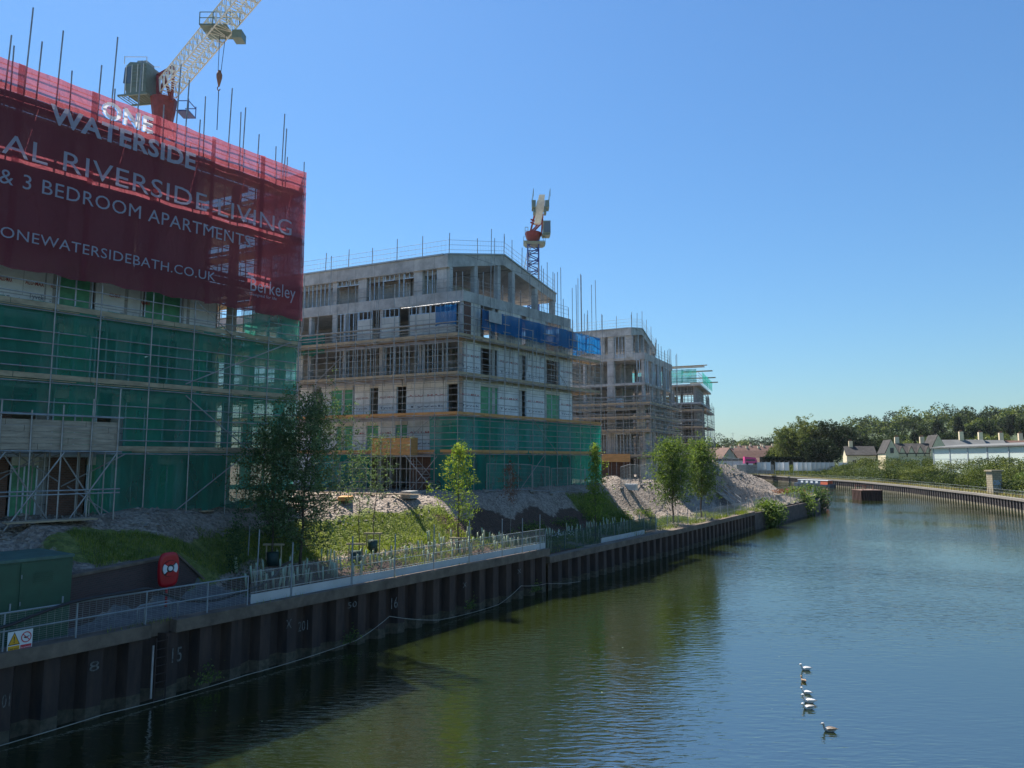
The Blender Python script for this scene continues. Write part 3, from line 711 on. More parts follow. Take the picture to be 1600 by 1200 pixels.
# green debris net, lift by lift
net('debris_netting', FA, -8.5, 13.6, 11.4, 14.6, .08, M['green_net_a'], sA, .03, .05, 2)
net('debris_netting', FA, -8.5, 13.6, 9.95, 11.42, .07, M['green_net_a'], sA, .03, .03, 3)
tx = FA.t(192, 680)
net('debris_netting', FA, tx, 13.6, 8.3, 9.97, .08, M['green_net_a'], sA, .03, .05, 4)
tx = FA.t(150, 740)
net('debris_netting', FA, tx, 13.6, 5.75, 8.35, .09, M['green_net_a'], sA, .03, .07, 5)
net('debris_netting', GA, .05, 3.8, 5.6, 15.9, -.05, M['green_net_a'], sA, .05, .08, 6)
net('debris_netting', GA, 3.8, 11.8, 5.6, 15.9, -.03, M['green_net_a'], sA, .05, .08, 16)
net('debris_netting', FA, 10.2, 13.6, 14.55, 15.9, -.05, M['green_net_a'], sA, .04, .05, 7)
# loading bay of boards, bottom left
LB = FA.off(-1.15); t0, t1 = FA.off(-1.3).t(-120, 680), FA.off(-1.3).t(187, 680)
mb = MB(); rn = random.Random(2); zz = FA.off(-1.3).tz(100, 703)[1]
for k in range(5):
    a = t0
    while a < t1: e = min(t1, a + rn.uniform(2.2, 3.6)); mb.fbox(LB, a, e - .015, zz + k * .235, zz + k * .235 + .225, -.15, -.11); a = e
mb.build('timber_screen', M['oldboard'], sA)
mb = MB()
for q in range(5): mb.fbox(LB, t0, t1, zz + .02, zz + .06, -.1 + q * .23, .11 + q * .23)
mb.build('platform', M['board'], sA)
lt = Tubes('loading_bay_post', M['steel'], .03)
k = t1 - .1
while k > t0:
    lt.add(LB.p(k, 5.35, -.2), LB.p(k + rn.uniform(-.05, .05), zz + rn.uniform(1.5, 2.6), -.2)); lt.add(LB.p(k, 5.35, .9), LB.p(k, zz, .9))
    k -= 1.05
for z in (zz - .06, zz - 1.6, zz - 1.75, zz + 1.35): lt.add(LB.p(t0, z, -.22), LB.p(t1 + .1, z, -.22))
for k in (t1 - 4, t1 - 2, t1 - 6): lt.add(LB.p(k, 5.4, -.25), LB.p(k + 1.9, zz - .1, -.25)); lt.add(LB.p(k + 1.9, 5.4, .4), LB.p(k, zz - .1, .4))
lt.finish(sA)
mb = MB()
for t in np.arange(-6, 13.6, 2.1): mb.fbox(FA, t - .3, t + .3, 5.62, 5.67, -.15, .15)
mb.build('sole_board', M['board'], sA)
# banner
bn = empty('advertising_banner', FA.p(4, 15.7, -.2), 'huge translucent maroon mesh banner with white lettering, hung on the left scaffold', 'banner')
zlow = FA.tz(200, 451, -.12)[1]
ztopb = FA.tz(200, 150, -.12)[1]
sheet = net('banner_sheet', FA, -8.5, 13.65, 15.7, 24.12, -.22, M['banner'], bn, .022, .05, 8)
net('banner_sheet', GA, .0, 3.4, 15.5, 24.1, -.1, M['banner'], bn, .04, .05, 9)
FT = FA.off(-.23)
def xr(m): c = [v.co.x for v in m.vertices]; return min(c), max(c)
def put_words(body, t0, t1, z0, z1, mt, bold=0):
    ws = body.split(' '); A_, B_ = xr(text_mesh(body, bold)); k = (t1 - t0) / (B_ - A_)
    for i, w in enumerate(ws):
        e = xr(text_mesh(' '.join(ws[:i + 1]), bold))[1]; a, b = xr(text_mesh(w, bold)); put_text('lettering', w, FT, t0 + (e - (b - a) - A_) * k, t0 + (e - A_) * k, z0, z1, -.09, mt, bn, bold)
def ban(body, pl, pr, bold=0):
    """pl/pr = (px, y_top, y_bottom) of the first and last letters"""
    t0, za = FT.tz(pl[0], pl[2], -.08); _, zb = FT.tz(pl[0], pl[1], -.08)
    t1, zc = FT.tz(pr[0], pr[2], -.08); _, zd = FT.tz(pr[0], pr[1], -.08)
    return body, t0, t1, (za + zc) / 2, (zb + zd) / 2, bold
for body, t0, t1, z0, z1, bold in (ban('ONE', (159, 158, 183), (239, 181, 208), .03), ban('WATERSIDE', (77, 162, 192), (305, 239, 266), .03),
        ban('& 3 BEDROOM APARTMENTS', (-2, 262, 287), (391, 369, 385)), ban('ONEWATERSIDEBATH.CO.UK', (0, 353, 368), (336, 426, 441))):
    put_words(body, t0, t1, z0, z1, M['lettering_sunlit' if body == 'ONE' else 'lettering'], bold)
b_, t0, t1, z0, z1, _ = ban('', (98, 236, 266), (455, 345, 369))
me = text_mesh('CENTRAL RIVERSIDE LIVING'); w_all = max(v.co.x for v in me.vertices) - min(v.co.x for v in me.vertices)
me2 = text_mesh('RIVERSIDE LIVING'); w_r = max(v.co.x for v in me2.vertices) - min(v.co.x for v in me2.vertices)
put_words('CENTRAL RIVERSIDE LIVING', t1 - (t1 - t0) * w_all / w_r, t1, z0, z1, M['lettering'])
# hole added in the maroon sheet so that sunlight brightens the heading's letters
for body, pl, pr in (('ONE', (159, 158, 183), (239, 181, 208)),):
    _, t0, t1, z0, z1, _ = ban(body, pl, pr, .03); cut = put_text('cut', body, FT, t0, t1, z0, z1, 0, None, None, bold=.03)
    so = cut.modifiers.new('s', 'SOLIDIFY'); so.thickness = .8; so.offset = 0
    bo = sheet.modifiers.new('b', 'BOOLEAN'); bo.operation = 'DIFFERENCE'; bo.solver = 'EXACT'; bo.object = cut
    bpy.context.view_layer.update(); new = bpy.data.meshes.new_from_object(sheet.evaluated_get(bpy.context.evaluated_depsgraph_get()))
    sheet.modifiers.remove(bo)
    if 0 < len(new.polygons): sheet.data = new
    print('sheet faces', len(new.polygons)); bpy.data.objects.remove(cut)
b_, t0, t1, z0, z1, _ = ban('', (391, 432, 454), (461, 450, 468)); put_text('lettering', 'Berkeley', FT, t0, t1, z0, z1, -.09, M['lettering'], bn)
b_, t0, t1, z0, z1, _ = ban('', (390, 456, 461), (432, 465, 469)); put_text('lettering', 'Designed for life', FT, t0, t1, z0, z1, -.09, M['lettering'], bn)
# tall loose poles above the banner
tp = Tubes('tall_standard', M['steel'], .03)
for px, py, pb in ((52, 12, 130), (99, 48, 125), (184, 58, 160), (66, 65, 90), (18, 55, 80), (159, 102, 150), (222, 95, 175), (283, 100, 220), (296, 125, 190), (313, 187, 230), (363, 138, 250), (384, 168, 250), (405, 210, 260), (445, 178, 280), (448, 201, 270)):
    t, z = FA.tz(px, py, .1); tp.add(FA.p(t - .1, z - 4, .1), FA.p(t, z, .1))
tp.finish(sA)

# ================================================================ MIDDLE BUILDING
OB = (-3.8, 54.5)
FBr = Face(OB, 38.7); GB = Face(OB, -64.7, -1)
LBz = [5.7, 8.6, 11.5, 14.55, 17.6, 20.75]
bB = empty('apartment_block', (*OB, 5.7), 'half-built apartment block in the middle, grey gabled concrete top storey and white membrane walls', 'building')
def block(parent, F, G, t1, g1, levels, colstep=3.7, parapet=.55, core=True):
    O = F.O; P = [O, O + F.D * t1, O + F.D * t1 + G.D * g1, O + G.D * g1]
    for i, z in enumerate(levels):
        MB().prism([tuple(q) for q in P], z - .3, z).build('slab', M['concrete'], parent)
    for i in range(len(levels) - 1):
        za, zb = levels[i] + .002, levels[i + 1] - .302
        nt_, ng = max(1, round(t1 / colstep)), max(1, round(g1 / colstep))
        for a in range(nt_ + 1):
            for b in range(ng + 1):
                if a > 1 and a < nt_ - 0 and b > 1 and b < ng - 0 and (a + b) % 2: continue
                q = O + F.D * (.3 + (t1 - .6) * a / nt_) + G.D * (.3 + (g1 - .6) * b / ng)
                o = MB().box(-.18, .18, -.18, .18, za, zb).build('column', M['concrete'], parent); o.location = (q.x, q.y, 0)
                o.rotation_euler = (0, 0, -R(38.7))
        if core:
            q0 = O + F.D * t1 * .3 + G.D * g1 * .25
            MB().prism([tuple(q) for q in (q0, q0 + F.D * t1 * .35, q0 + F.D * t1 * .35 + G.D * .25, q0 + G.D * .25)], za, zb).build('core_wall', M['concrete'], parent)
            q0 = O + F.D * t1 * .35 + G.D * 3.2
            MB().prism([tuple(q) for q in (q0, q0 + G.D * g1 * .7, q0 + G.D * g1 * .7 + F.D * .25, q0 + F.D * .25)], za, zb).build('core_wall', M['concrete'], parent)
    for i in range(len(levels) - 1 if core == 2 else 0):
        za, zb = levels[i] + .002, levels[i + 1] - .302
        q0 = O + F.D * (t1 - .1) + G.D * 1.2
        if i < 4: MB().prism([tuple(q) for q in (q0, q0 + G.D * (g1 - 2), q0 + G.D * (g1 - 2) - F.D * .2, q0 - F.D * .2)], za, zb).build('rear_wall', M['concrete'], parent)
    if parapet:
        z = levels[-1]; mb = MB()
        mb.fbox(F, -.02, t1, z + .003, z + parapet, .0, .2); mb.fbox(G, .22, g1, z + .003, z + parapet, -.0, .2)
        mb.build('parapet', M['concrete'], parent)
def gable(parent, F, G, t0, t1, n, zl, tr_, zr, ze, g1, thick, base, cols, stud=True):
    """pitched concrete top storey, gable towards the river; ridge runs back along G"""
    E = G.D; a = F.p(0, 0, n).xy - F.O
    def P(t, z, e): q = F.O + F.D * t + a * 1.0 + E * e; return Vector((q.x, q.y, z))
    top = [(t0, zl), (tr_, zr), (t1, ze)]; nseg = 5; pts = []
    for (ta, za), (tb, zb) in zip(top[:-1], top[1:]):
        for k in range(nseg): f = k / nseg; pts.append((ta + (tb - ta) * f, za + (zb - za) * f))
    pts.append(top[-1]); mb = MB(); n_ = len(pts)
    th = lambda i: thick * (1 - .25 * i / n_)
    for e0, e1 in ((0, g1),):
        v = [P(t, z, e0) for t, z in pts] + [P(t, z - th(i), e0) for i, (t, z) in enumerate(pts)] + [P(t, z, e1) for t, z in pts] + [P(t, z - th(i), e1) for i, (t, z) in enumerate(pts)]
        f = []
        for i in range(n_ - 1):
            f += [(i, n_ + i, n_ + i + 1, i + 1), (2 * n_ + i, 2 * n_ + i + 1, 3 * n_ + i + 1, 3 * n_ + i), (i, i + 1, 2 * n_ + i + 1, 2 * n_ + i), (n_ + i, 3 * n_ + i, 3 * n_ + i + 1, n_ + i + 1)]
        f += [(0, 2 * n_, 3 * n_, n_), (n_ - 1, 2 * n_ - 1, 4 * n_ - 1, 3 * n_ - 1)]
        mb.add(v, f)
    rf = mb.build('roof', M['concrete'], parent)
    mb = MB()      # metal edge trim
    for i in range(n_ - 1): mb.hexa([P(pts[i][0], pts[i][1] + .01, -.1), P(pts[i + 1][0], pts[i + 1][1] + .01, -.1), P(pts[i + 1][0], pts[i + 1][1] + .01, .35), P(pts[i][0], pts[i][1] + .01, .35)] + [P(pts[i][0], pts[i][1] + .13, -.1), P(pts[i + 1][0], pts[i + 1][1] + .13, -.1), P(pts[i + 1][0], pts[i + 1][1] + .13, .35), P(pts[i][0], pts[i][1] + .13, .35)])
    mb.hexa([P(t0 - .1, zl + .01, .36), P(t0 + .2, zl + .01, .36), P(t0 + .2, zl + .01, g1), P(t0 - .1, zl + .01, g1)] + [P(t0 - .1, zl + .13, .36), P(t0 + .2, zl + .13, .36), P(t0 + .2, zl + .13, g1), P(t0 - .1, zl + .13, g1)])
    mb.build('edge_trim', M['kick'], rf)
    def zat(t):
        for i in range(n_ - 1):
            if pts[i][0] <= t <= pts[i + 1][0]: f = (t - pts[i][0]) / (pts[i + 1][0] - pts[i][0]); return pts[i][1] + (pts[i + 1][1] - pts[i][1]) * f - th(i) - .0
        return ze - thick
    for e in (.02, g1 * .33, g1 * .66, g1 - .5):
        for t in cols:
            if e > .1 and t not in cols[::2]: continue
            q = [P(t, base, e), P(t + .4, base, e), P(t + .4, base, e + .4), P(t, base, e + .4)]
            h = min(zat(t), zat(t + .4)) + .05
            MB().hexa(q + [Vector((v.x, v.y, h)) for v in q]).build('column', M['concrete'], parent)
    return P, zat
block(bB, FBr, GB, 14.96, 27, LBz, core=2)
P_B, zat_B = gable(bB, FBr, GB, -.25, 14.7, 1.5, 24.35, 6.8, 25.9, 23.85, 26, 1.0, LBz[-1] + .003, [0, 3.0, 6.0, 8.0, 11.4, 14.2])
# left side of the top storey: concrete frame with bright stud frames in its openings
GP = Face(P_B(-.1, 0, 0).xy, -64.7, -1)
def gx(F, px, py, n=0): return F.t(px, py, n)
z0, z1 = LBz[-1] + .003, 23.42
def spans(F, lst, py, n=.1):
    return sorted([(min(F.t(a, py, n), F.t(b, py, n)), max(F.t(a, py, n), F.t(b, py, n)), k) for a, b, k in lst])
sp = spans(GP, [(463, 522, 'stud'), (528, 562, 'door'), (574, 600, 'stud'), (600, 617, 'door'), (617, 632, 'stud'), (632, 648, 'door'), (661, 684, 'stud')], 440)
panels(GP, sp, z0, z1 - .0, bB)
mb_sol = spans(GP, [(522, 528, 'concrete'), (562, 574, 'concrete'), (648, 661, 'concrete'), (684, 699, 'concrete')], 440)
panels(GP, mb_sol, z0, z1, bB, n0=.0, n1=.35)
MB().fbox(GP, .3, 26, 23.0, 23.42, .36, .6).build('beam', M['concrete'], bB)
MB().prism([tuple(P_B(1.5, 0, 4.5).xy), tuple(P_B(9, 0, 4.5).xy), tuple(P_B(9, 0, 4.8).xy), tuple(P_B(1.5, 0, 4.8).xy)], z0, 23.6).build('core_wall', M['concrete'], bB)
MB().prism([tuple(P_B(1.5, 0, 5).xy), tuple(P_B(1.8, 0, 5).xy), tuple(P_B(1.8, 0, 22).xy), tuple(P_B(1.5, 0, 22).xy)], z0, 23.4).build('core_wall', M['concrete'], bB)
# facade fill, storey by storey; pixel columns give the surveyed run of each opening
LEFT = {4: ([(520, 527, 'concrete'), (527, 560, 'stud'), (560, 582, 'top'), (597, 624, 'top'), (641, 712, 'top')], 510),
        3: ([(463, 474, 'boardwhite'), (520, 580, 'stud'), (600, 640, 'stud'), (650, 700, 'stud')], 560),
        2: ([(470, 489, 'membrane'), (503, 518, 'membrane'), (518, 552, 'green'), (555, 578, 'membrane'), (578, 592, 'dark'), (592, 620, 'membrane'), (620, 636, 'dark'), (636, 699, 'membrane'), (699, 717, 'dark')], 615),
        1: ([(470, 486, 'membrane'), (486, 503, 'green'), (503, 526, 'membrane'), (526, 552, 'green'), (553, 573, 'membrane'), (573, 592, 'green'), (592, 618, 'membrane'), (618, 637, 'green'), (638, 690, 'membrane'), (690, 716, 'green')], 670),
        0: ([(470, 500, 'brick'), (500, 520, 'green'), (520, 575, 'brick'), (640, 716, 'brick')], 730)}
RIGHT = {4: ([(722, 735, 'brick'), (735, 750, 'boardwhite'), (778, 812, 'boardwhite'), (822, 850, 'boardwhite'), (875, 893, 'boardwhite')], 500),
         3: ([(718, 750, 'membrane'), (750, 778, 'dark'), (778, 810, 'membrane'), (810, 822, 'dark'), (822, 851, 'membrane'), (851, 874, 'dark'), (874, 893, 'membrane')], 560),
         2: ([(718, 750, 'membrane'), (750, 778, 'green'), (778, 810, 'membrane'), (810, 822, 'dark'), (822, 850, 'membrane'), (850, 874, 'green'), (874, 893, 'membrane')], 625),
         1: ([(718, 747, 'membrane'), (747, 778, 'green'), (778, 808, 'membrane'), (808, 822, 'green'), (822, 848, 'membrane'), (848, 873, 'green'), (873, 893, 'membrane')], 685),
         0: ([(718, 760, 'brick'), (760, 790, 'green'), (790, 893, 'brick')], 735)}
for F, S in ((GB, LEFT), (FBr, RIGHT)):
    for i, (lst, py) in S.items():
        sp = spans(F, lst, py, .1); sp = [(max(a, .2), b, k) for a, b, k in sp if b > .4]
        panels(F, sp, LBz[i] + .004, LBz[i + 1] - .302, bB)
# red print on the membranes
for F, S, rows in ((GB, LEFT, (1, 2)), (FBr, RIGHT, (1, 2, 3))):
    for i in rows:
        lst, py = S[i]
        for a, b, k in spans(F, lst, py, .1):
            if k != 'membrane' or b - a < 1: continue
            if F is GB: ta, tb = b - .15, a + .15      # reading direction runs towards the corner
            else: ta, tb = a + .15, b - .15
            for h in (.7, 1.55):
                put_text('print', 'ALU-MAX' if h > 1 else 'Tyvek', F, ta, tb, LBz[i] + h, LBz[i] + h + .16, .03, M['redink'] if h > 1 else M['greyink'], bB, bold=.01)
rrB = empty('roof_edge_guard', P_B(3, 24.5, 0), 'thin mesh edge protection with posts along the gabled roof of the middle building', 'railing')
roof_rail(rrB, [P_B(-.1, 24.45, 25), P_B(-.1, 24.45, 0), P_B(6.8, 25.95, 0), P_B(14.5, 23.95, 0)], post=1.7)
rrB2 = empty('terrace_edge_guard', (*OB, 21.3), 'thin mesh edge protection along the terrace parapet of the middle building', 'railing')
roof_rail(rrB2, [GB.p(26, 21.32, .1), GB.p(0.1, 21.32, .1), FBr.p(14.8, 21.32, .1)], post=1.3, rails=(.4, .8, 1.1), seed=8)
# its scaffold
OS = Vector((-4.05, 53.0))
FS = Face(OS, 38.7); GS = Face(OS, -64.7, -1)
sB = empty('scaffolding', (*OS, 5.6), 'dense tube scaffolding round the middle building, with orange boards and a blue sheet', 'scaffolding')
scaffold(sB, [(FS, 0, 20.3), (GS, 0, 27)], 5.5, [8.6, 11.45], 17.8, seed=21, bay=1.9, extra=(1.5, 2.0, 2.5), over=(.5, 2.6), rr=.026, boards=M['newboard'])
scaffold(sB, [(FS, 0, 20.3), (GS, 0, 27)], 14.0, [14.5, 17.45], 17.8, seed=22, bay=1.9, extra=(1.5, 2.0, 2.5), over=(.2, 3.6), rr=.026, dense=True)
tp = Tubes('tall_standard', M['steel'], .032)
for px, py, pb in ((748, 435, 530), (755, 425, 530), (768, 358, 480), (773, 372, 560), (800, 375, 560), (798, 440, 560), (828, 400, 560), (846, 415, 560), (855, 410, 540), (849, 420, 560), (864, 425, 540), (871, 425, 560), (876, 418, 560), (880, 467, 560), (894, 450, 545), (900, 445, 560), (903, 435, 560), (907, 428, 560), (908, 430, 560), (924, 445, 560), (930, 438, 560), (913, 490, 560), (918, 485, 560), (941, 492, 600)):
    t, z = FS.tz(px, py, .6); zb = FS.tz(px, pb, .6)[1]; tp.add(FS.p(t + random.Random(px).uniform(-.12, .12), zb, .6), FS.p(t, z, .6))
for px in range(790, 935, 7):
    n = random.Random(px + 1).uniform(-.3, 1); t, z = FS.tz(px, 505 + random.Random(px).uniform(-10, 20), n); tp.add(FS.p(t - .15, z - 4.2, n), FS.p(t, z, n))
for px, py in ((476, 430), (518, 400), (545, 432), (580, 455), (592, 450), (617, 444), (640, 452), (672, 440), (700, 425), (713, 425)):
    t, z = GS.tz(px, py, .3); tp.add(GS.p(t, z - 5, .3), GS.p(t, z, .3))
tp.finish(sB)
# stacked end bays beyond the building: cross tubes
tr = Tubes('end_bay_tube', M['steel'], .03)
rn = random.Random(9); EB = Face(FS.p(15.8, 0, 1.3).xy, 38.7)
for z in np.arange(8.8, 17.5, .42):
    for n in (0, 1.6, 3.2): tr.add(EB.p(0, z, n), EB.p(4.5, z + rn.uniform(-.05, .05), n))
for t in (0, 1.5, 3, 4.4):
    for n in (0, 1.6, 3.2): tr.add(EB.p(t, 5.5, n), EB.p(t, 18.4 + rn.uniform(-1, 1), n))
tr.finish(sB)
mb = MB()
for z in (8.6, 11.45, 14.5): mb.fbox(EB, 0, 4.5, z - .05, z, .05, 3)
mb.build('platform', M['board'], sB)
# nets
tl = GS.t(1000, 700)  # unused side guard
net('debris_netting', GS, 0, max(.6, GS.t(671, 680)), 8.55, 11.4, .08, M['green_net'], sB, .05, .1, 31)
net('debris_netting', GS, 0, GS.t(672, 730), 5.7, 8.5, .08, M['green_net'], sB, .04, .05, 32)
net('debris_netting', GS, GS.t(580, 730), GS.t(458, 730), 5.7, 8.5, .08, M['green_net'], sB, .04, .05, 33)
net('debris_netting', FS, 0, 20.3, 8.55, 11.4, .08, M['green_net'], sB, .05, .06, 34)
net('debris_netting', FS, 0, 20.3, 5.7, 8.5, .08, M['green_net'], sB, .04, .05, 35)
net('debris_netting', Face(FS.p(20.3, 0).xy, -64.7, -1), 0, 4, 5.7, 11.3, -.05, M['green_net'], sB, .04, .05, 37)
net('debris_netting', GS, 13.5, 26, 17.0, 18.8, .9, M['green_net'], sB, .05, .1, 38)
net('blue_sheet', FS, FS.t(752, 495), 20.2, 18.25, 19.9, -.05, M['blue_net'], sB, .08, .05, 41)
net('blue_sheet', GS, .1, GS.t(681, 490), 18.35, 19.85, -.1, M['blue_net'], sB, .08, .06, 42)
net('blue_sheet', Face(FS.p(20.2, 0).xy, -64.7, -1), 0, 3.5, 18.45, 19.85, -.05, M['blue_net'], sB, .08, .1, 43)
scf = Tubes('guard_rail', M['steel'], .035)
for z in (19.9, 19.1): scf.add(FS.p(-.3, z, 0), FS.p(20.4, z, 0))
scf.add(GS.p(-.2, 20.0, 0), GS.p(5.2, 19.95, 0), .05); scf.add(GS.p(0, 18.5, -.1), GS.p(25, 18.5, -.1), .05); scf.add(GS.p(0, 18.15, -.1), GS.p(25, 18.15, -.1), .045)
scf.finish(sB)
a, b = FS.t(762, 497, -.15), FS.t(782, 497, -.15); zt = FS.tz(772, 488, -.15)[1]; zb = FS.tz(772, 505, -.15)[1]
sg = MB().fbox(FS, a, b, zb, zt, -.30, -.27).build('site_sign', mat('grey_board', (.45, .45, .44), .7)); tag(sg, 'small grey board hung on the blue sheet near the corner of the middle building', 'sign')
# orange timber loading box on the left face, with its stair tower
LBx = GS.off(-.9); a, b = sorted((LBx.t(581, 700), LBx.t(642, 700))); za = LBx.tz(610, 711)[1]; zb = LBx.tz(610, 684)[1]
mb = MB()
for k in range(5):
    h = (zb - za) / 5; mb.fbox(LBx, a, b, za + k * h, za + (k + 1) * h - .02, -.04, 0)
mb.fbox(LBx, a - .03, a + .02, za, zb, .002, .9); mb.fbox(LBx, b - .02, b + .03, za, zb, .002, .9)
mb.build('timber_screen', M['newboard'], sB)
MB().fbox(LBx, a, b, za - .08, za - .02, .0, .88).build('platform', M['board'], sB)
lt = Tubes('loading_bay_post', M['steel'], .032)
for i in range(5):
    t = a + (b - a) * i / 4; lt.add(LBx.p(t, 5.4, -.06), LBx.p(t, zb + 1.1 * (i % 2) + .3, -.06)); lt.add(LBx.p(t, 5.4, .8), LBx.p(t, za, .8))
for z in (za - .1, 7.4, 6.4): lt.add(LBx.p(a - 2, z, -.08), LBx.p(b + 2, z, -.08))
lt.add(LBx.p(a - .4, zb + .1, -.1), LBx.p(b + .4, zb + .1, -.1), .05)
for q in (0, 1.2): lt.add(LBx.p(a - 2.5, 5.5, -.1 + q), LBx.p(a + .5, za, -.1 + q)); lt.add(LBx.p(a + .4, 5.5, .1 + q), LBx.p(a - 2.2, 8.3, .1 + q))
lt.finish(sB)
mb = MB()
for k in range(12): f = k / 12; mb.fbox(LBx, a - 2.5 + 3 * f, a - 2.25 + 3 * f, 5.5 + (za - 5.5) * f, 5.54 + (za - 5.5) * f, .1, 1)
mb.build('stair', M['steel'], sB)

# ================================================================ THIRD BUILDING
OC = (16.6, 88.0)
FC = Face(OC, 27); GC = Face(OC, -63, -1)
LC = [5.4, 8.5, 11.6, 14.6, 17.7, 20.9]
bC = empty('apartment_block', (*OC, 5.4), 'third concrete apartment frame along the bank, bare grey floors with a small gabled top', 'building')
block(bC, FC, GC, 13.6, 24, LC, core=True)
P_C, _ = gable(bC, FC, GC, -.3, 11, 1.6, 24.6, 4.5, 25.3, 23.3, 23, .9, LC[-1] + .003, [0, 2.6, 5, 7.6, 10.4])
GPc = Face(P_C(-.1, 0, 0).xy, -63, -1)
panels(GPc, spans(GPc, [(950, 960, 'concrete'), (978, 989, 'concrete'), (930, 945, 'concrete')], 545), LC[-1] + .004, 23.7, bC, 0, .3)
panels(GPc, spans(GPc, [(960, 978, 'stud')], 545), LC[-1] + .004, 23.7, bC)
panels(GC, spans(GC, [(949, 958, 'concrete'), (992, 1000, 'stud')], 580), LC[4] + .004, LC[5] - .3, bC)
panels(GC, spans(GC, [(949, 958, 'concrete')], 620), LC[3] + .004, LC[4] - .3, bC)
panels(GC, spans(GC, [(949, 958, 'concrete'), (930, 945, 'stud'), (995, 1008, 'boardwhite')], 650), LC[2] + .004, LC[3] - .3, bC)
panels(GC, spans(GC, [(949, 958, 'concrete'), (940, 948, 'stud'), (960, 986, 'stud')], 680), LC[1] + .004, LC[2] - .3, bC)
panels(GC, spans(GC, [(935, 986, 'brick'), (1001, 1010, 'boardwhite')], 720), LC[0] + .004, LC[1] - .3, bC)
panels(FC, [(.4, 2, 'stud'), (3.5, 5, 'stud'), (6, 8, 'stud'), (9, 12, 'stud')], LC[4] + .004, LC[5] - .3, bC)
panels(FC, [(.4, 3, 'stud'), (7, 9, 'stud')], LC[1] + .004, LC[2] - .3, bC)
panels(FC, [(.4, 3, 'boardwhite'), (4, 5, 'boardwhite'), (8, 10, 'boardwhite')], LC[0] + .004, LC[1] - .3, bC)
rrC = empty('roof_edge_guard', P_C(2, 24.6, 0), 'thin mesh edge protection with posts along the roof of the third building', 'railing')
roof_rail(rrC, [P_C(-.1, 24.7, 22), P_C(-.1, 24.7, 0), P_C(4.5, 25.4, 0), P_C(10.9, 23.4, 0)], post=2.0, sp=1.9)
roof_rail(rrC, [GC.p(23, 21.45, .1), GC.p(.1, 21.45, .1), FC.p(13.4, 21.45, .1)], post=1.9, sp=1.5, seed=13)
sC = empty('scaffolding', (16.9, 86.5, 5.3), 'tube scaffolding round the third building with timber edge boards at its lower lifts', 'scaffolding')
FCs = Face((16.9, 86.4), 27); GCs = Face((16.9, 86.4), -63, -1)
scaffold(sC, [(FCs, 0, 15), (GCs, 0, 20)], 5.2, [8.5, 11.6, 13.2, 14.9], 15.6, seed=31, bay=1.9, extra=(1.5, 2.0), over=(-.5, 1.5), rr=.033, dense=True)
tp = Tubes('tall_standard', M['steel'], .033)
rn = random.Random(14)
for i in range(26): t = .3 + i * .56; tp.add(FCs.p(t, 5.4, rn.uniform(0, 1)), FCs.p(t + rn.uniform(-.1, .1), rn.uniform(17, 23.5), rn.uniform(0, .6)))
for i in range(9): t = .3 + i * 1.5; tp.add(GCs.p(t, 14, rn.uniform(0, 1)), GCs.p(t + rn.uniform(-.1, .1), rn.uniform(17, 24), rn.uniform(0, .6)))
tp.finish(sC)
mb = MB(); mb.fbox(GCs, GCs.t(985, 703), GCs.t(935, 703), 9.0 - 1.2, 9.0 - .2, -.12, -.08); mb.build('timber_screen', M['newboard'], sC)

# ================================================================ FOURTH BUILDING
OD = (33.6, 128.0)
FD = Face(OD, 21); GD = Face(OD, -66, -1)
LD = [5.2, 9.4, 12.4, 15.4, 18.4, 21.7]
bD = empty('apartment_block', (*OD, 5.2), 'farthest concrete frame, open floor slabs on columns with green edge netting round the top deck', 'building')
for i, z in enumerate(LD):
    tt = 19 if i >= 4 else 13; e = 1.0 if i >= 4 else 0
    P = [FD.O - FD.D * 0 - FD.N * 0, FD.O + FD.D * tt, FD.O + FD.D * tt + GD.D * 18, FD.O + GD.D * 18]
    if i >= 4: P = [P[0] + Vector((.3, -.8)), P[1] + Vector((.6, 0)), P[2], P[3] + Vector((0, -.8))]
    MB().prism([tuple(q) for q in P], z - .32, z).build('slab', M['concrete'], bD)
for i in range(5):
    for a in (.6, 4.5, 8.5, 12.3):
        for b in (.6, 4.5, 9, 13.5, 17):
            if a > 1 and a < 12 and b > 1 and b < 17: continue
            q = FD.O + FD.D * a + GD.D * b
            MB().box(-.22, .22, -.22, .22, LD[i] + .002, LD[i + 1] - .322).build('column', M['concrete'], bD).location = (q.x, q.y, 0)
    q = FD.O + FD.D * 12.5 + GD.D * .6
    if i < 4: MB().prism([tuple(v) for v in (q, q + GD.D * 16, q + GD.D * 16 + FD.D * .3, q + FD.D * .3)], LD[i] + .002, LD[i + 1] - .322).build('rear_wall', M['concrete_dark'], bD)
    q = FD.O + FD.D * 3 + GD.D * 7
    MB().prism([tuple(v) for v in (q, q + GD.D * 7, q + GD.D * 7 + FD.D * .3, q + FD.D * .3)], LD[i] + .002, LD[i + 1] - .322).build('core_wall', M['concrete'], bD)
sD = empty('scaffolding', (33.6, 127, 5.2), 'props, tubes and green edge netting on the farthest concrete frame', 'scaffolding')
FDs = FD.off(-1.6); GDs = GD.off(-1.6)
scaffold(sD, [(FDs, -1, 13), (GDs, -1, 18)], 5.2, [8.2, 10.8, 13.8, 16.8], 17.4, seed=61, bay=2.0, extra=(1.5,), over=(-.5, 1.5), rr=.04)
pr = Tubes('prop', M['steel'], .06); rn = random.Random(5)
for i in range(5):
    for k in range(26): pr.add(GD.p(.5 + k * .66, LD[i] + .01, .3), GD.p(.5 + k * .66 + rn.uniform(-.05, .05), LD[i + 1] - .33, .3))
    for k in range(18): pr.add(FD.p(.5 + k * .7, LD[i] + .01, .3), FD.p(.5 + k * .7, LD[i + 1] - .33, .3))
gr = Tubes('guard_rail', M['steel'], .045)
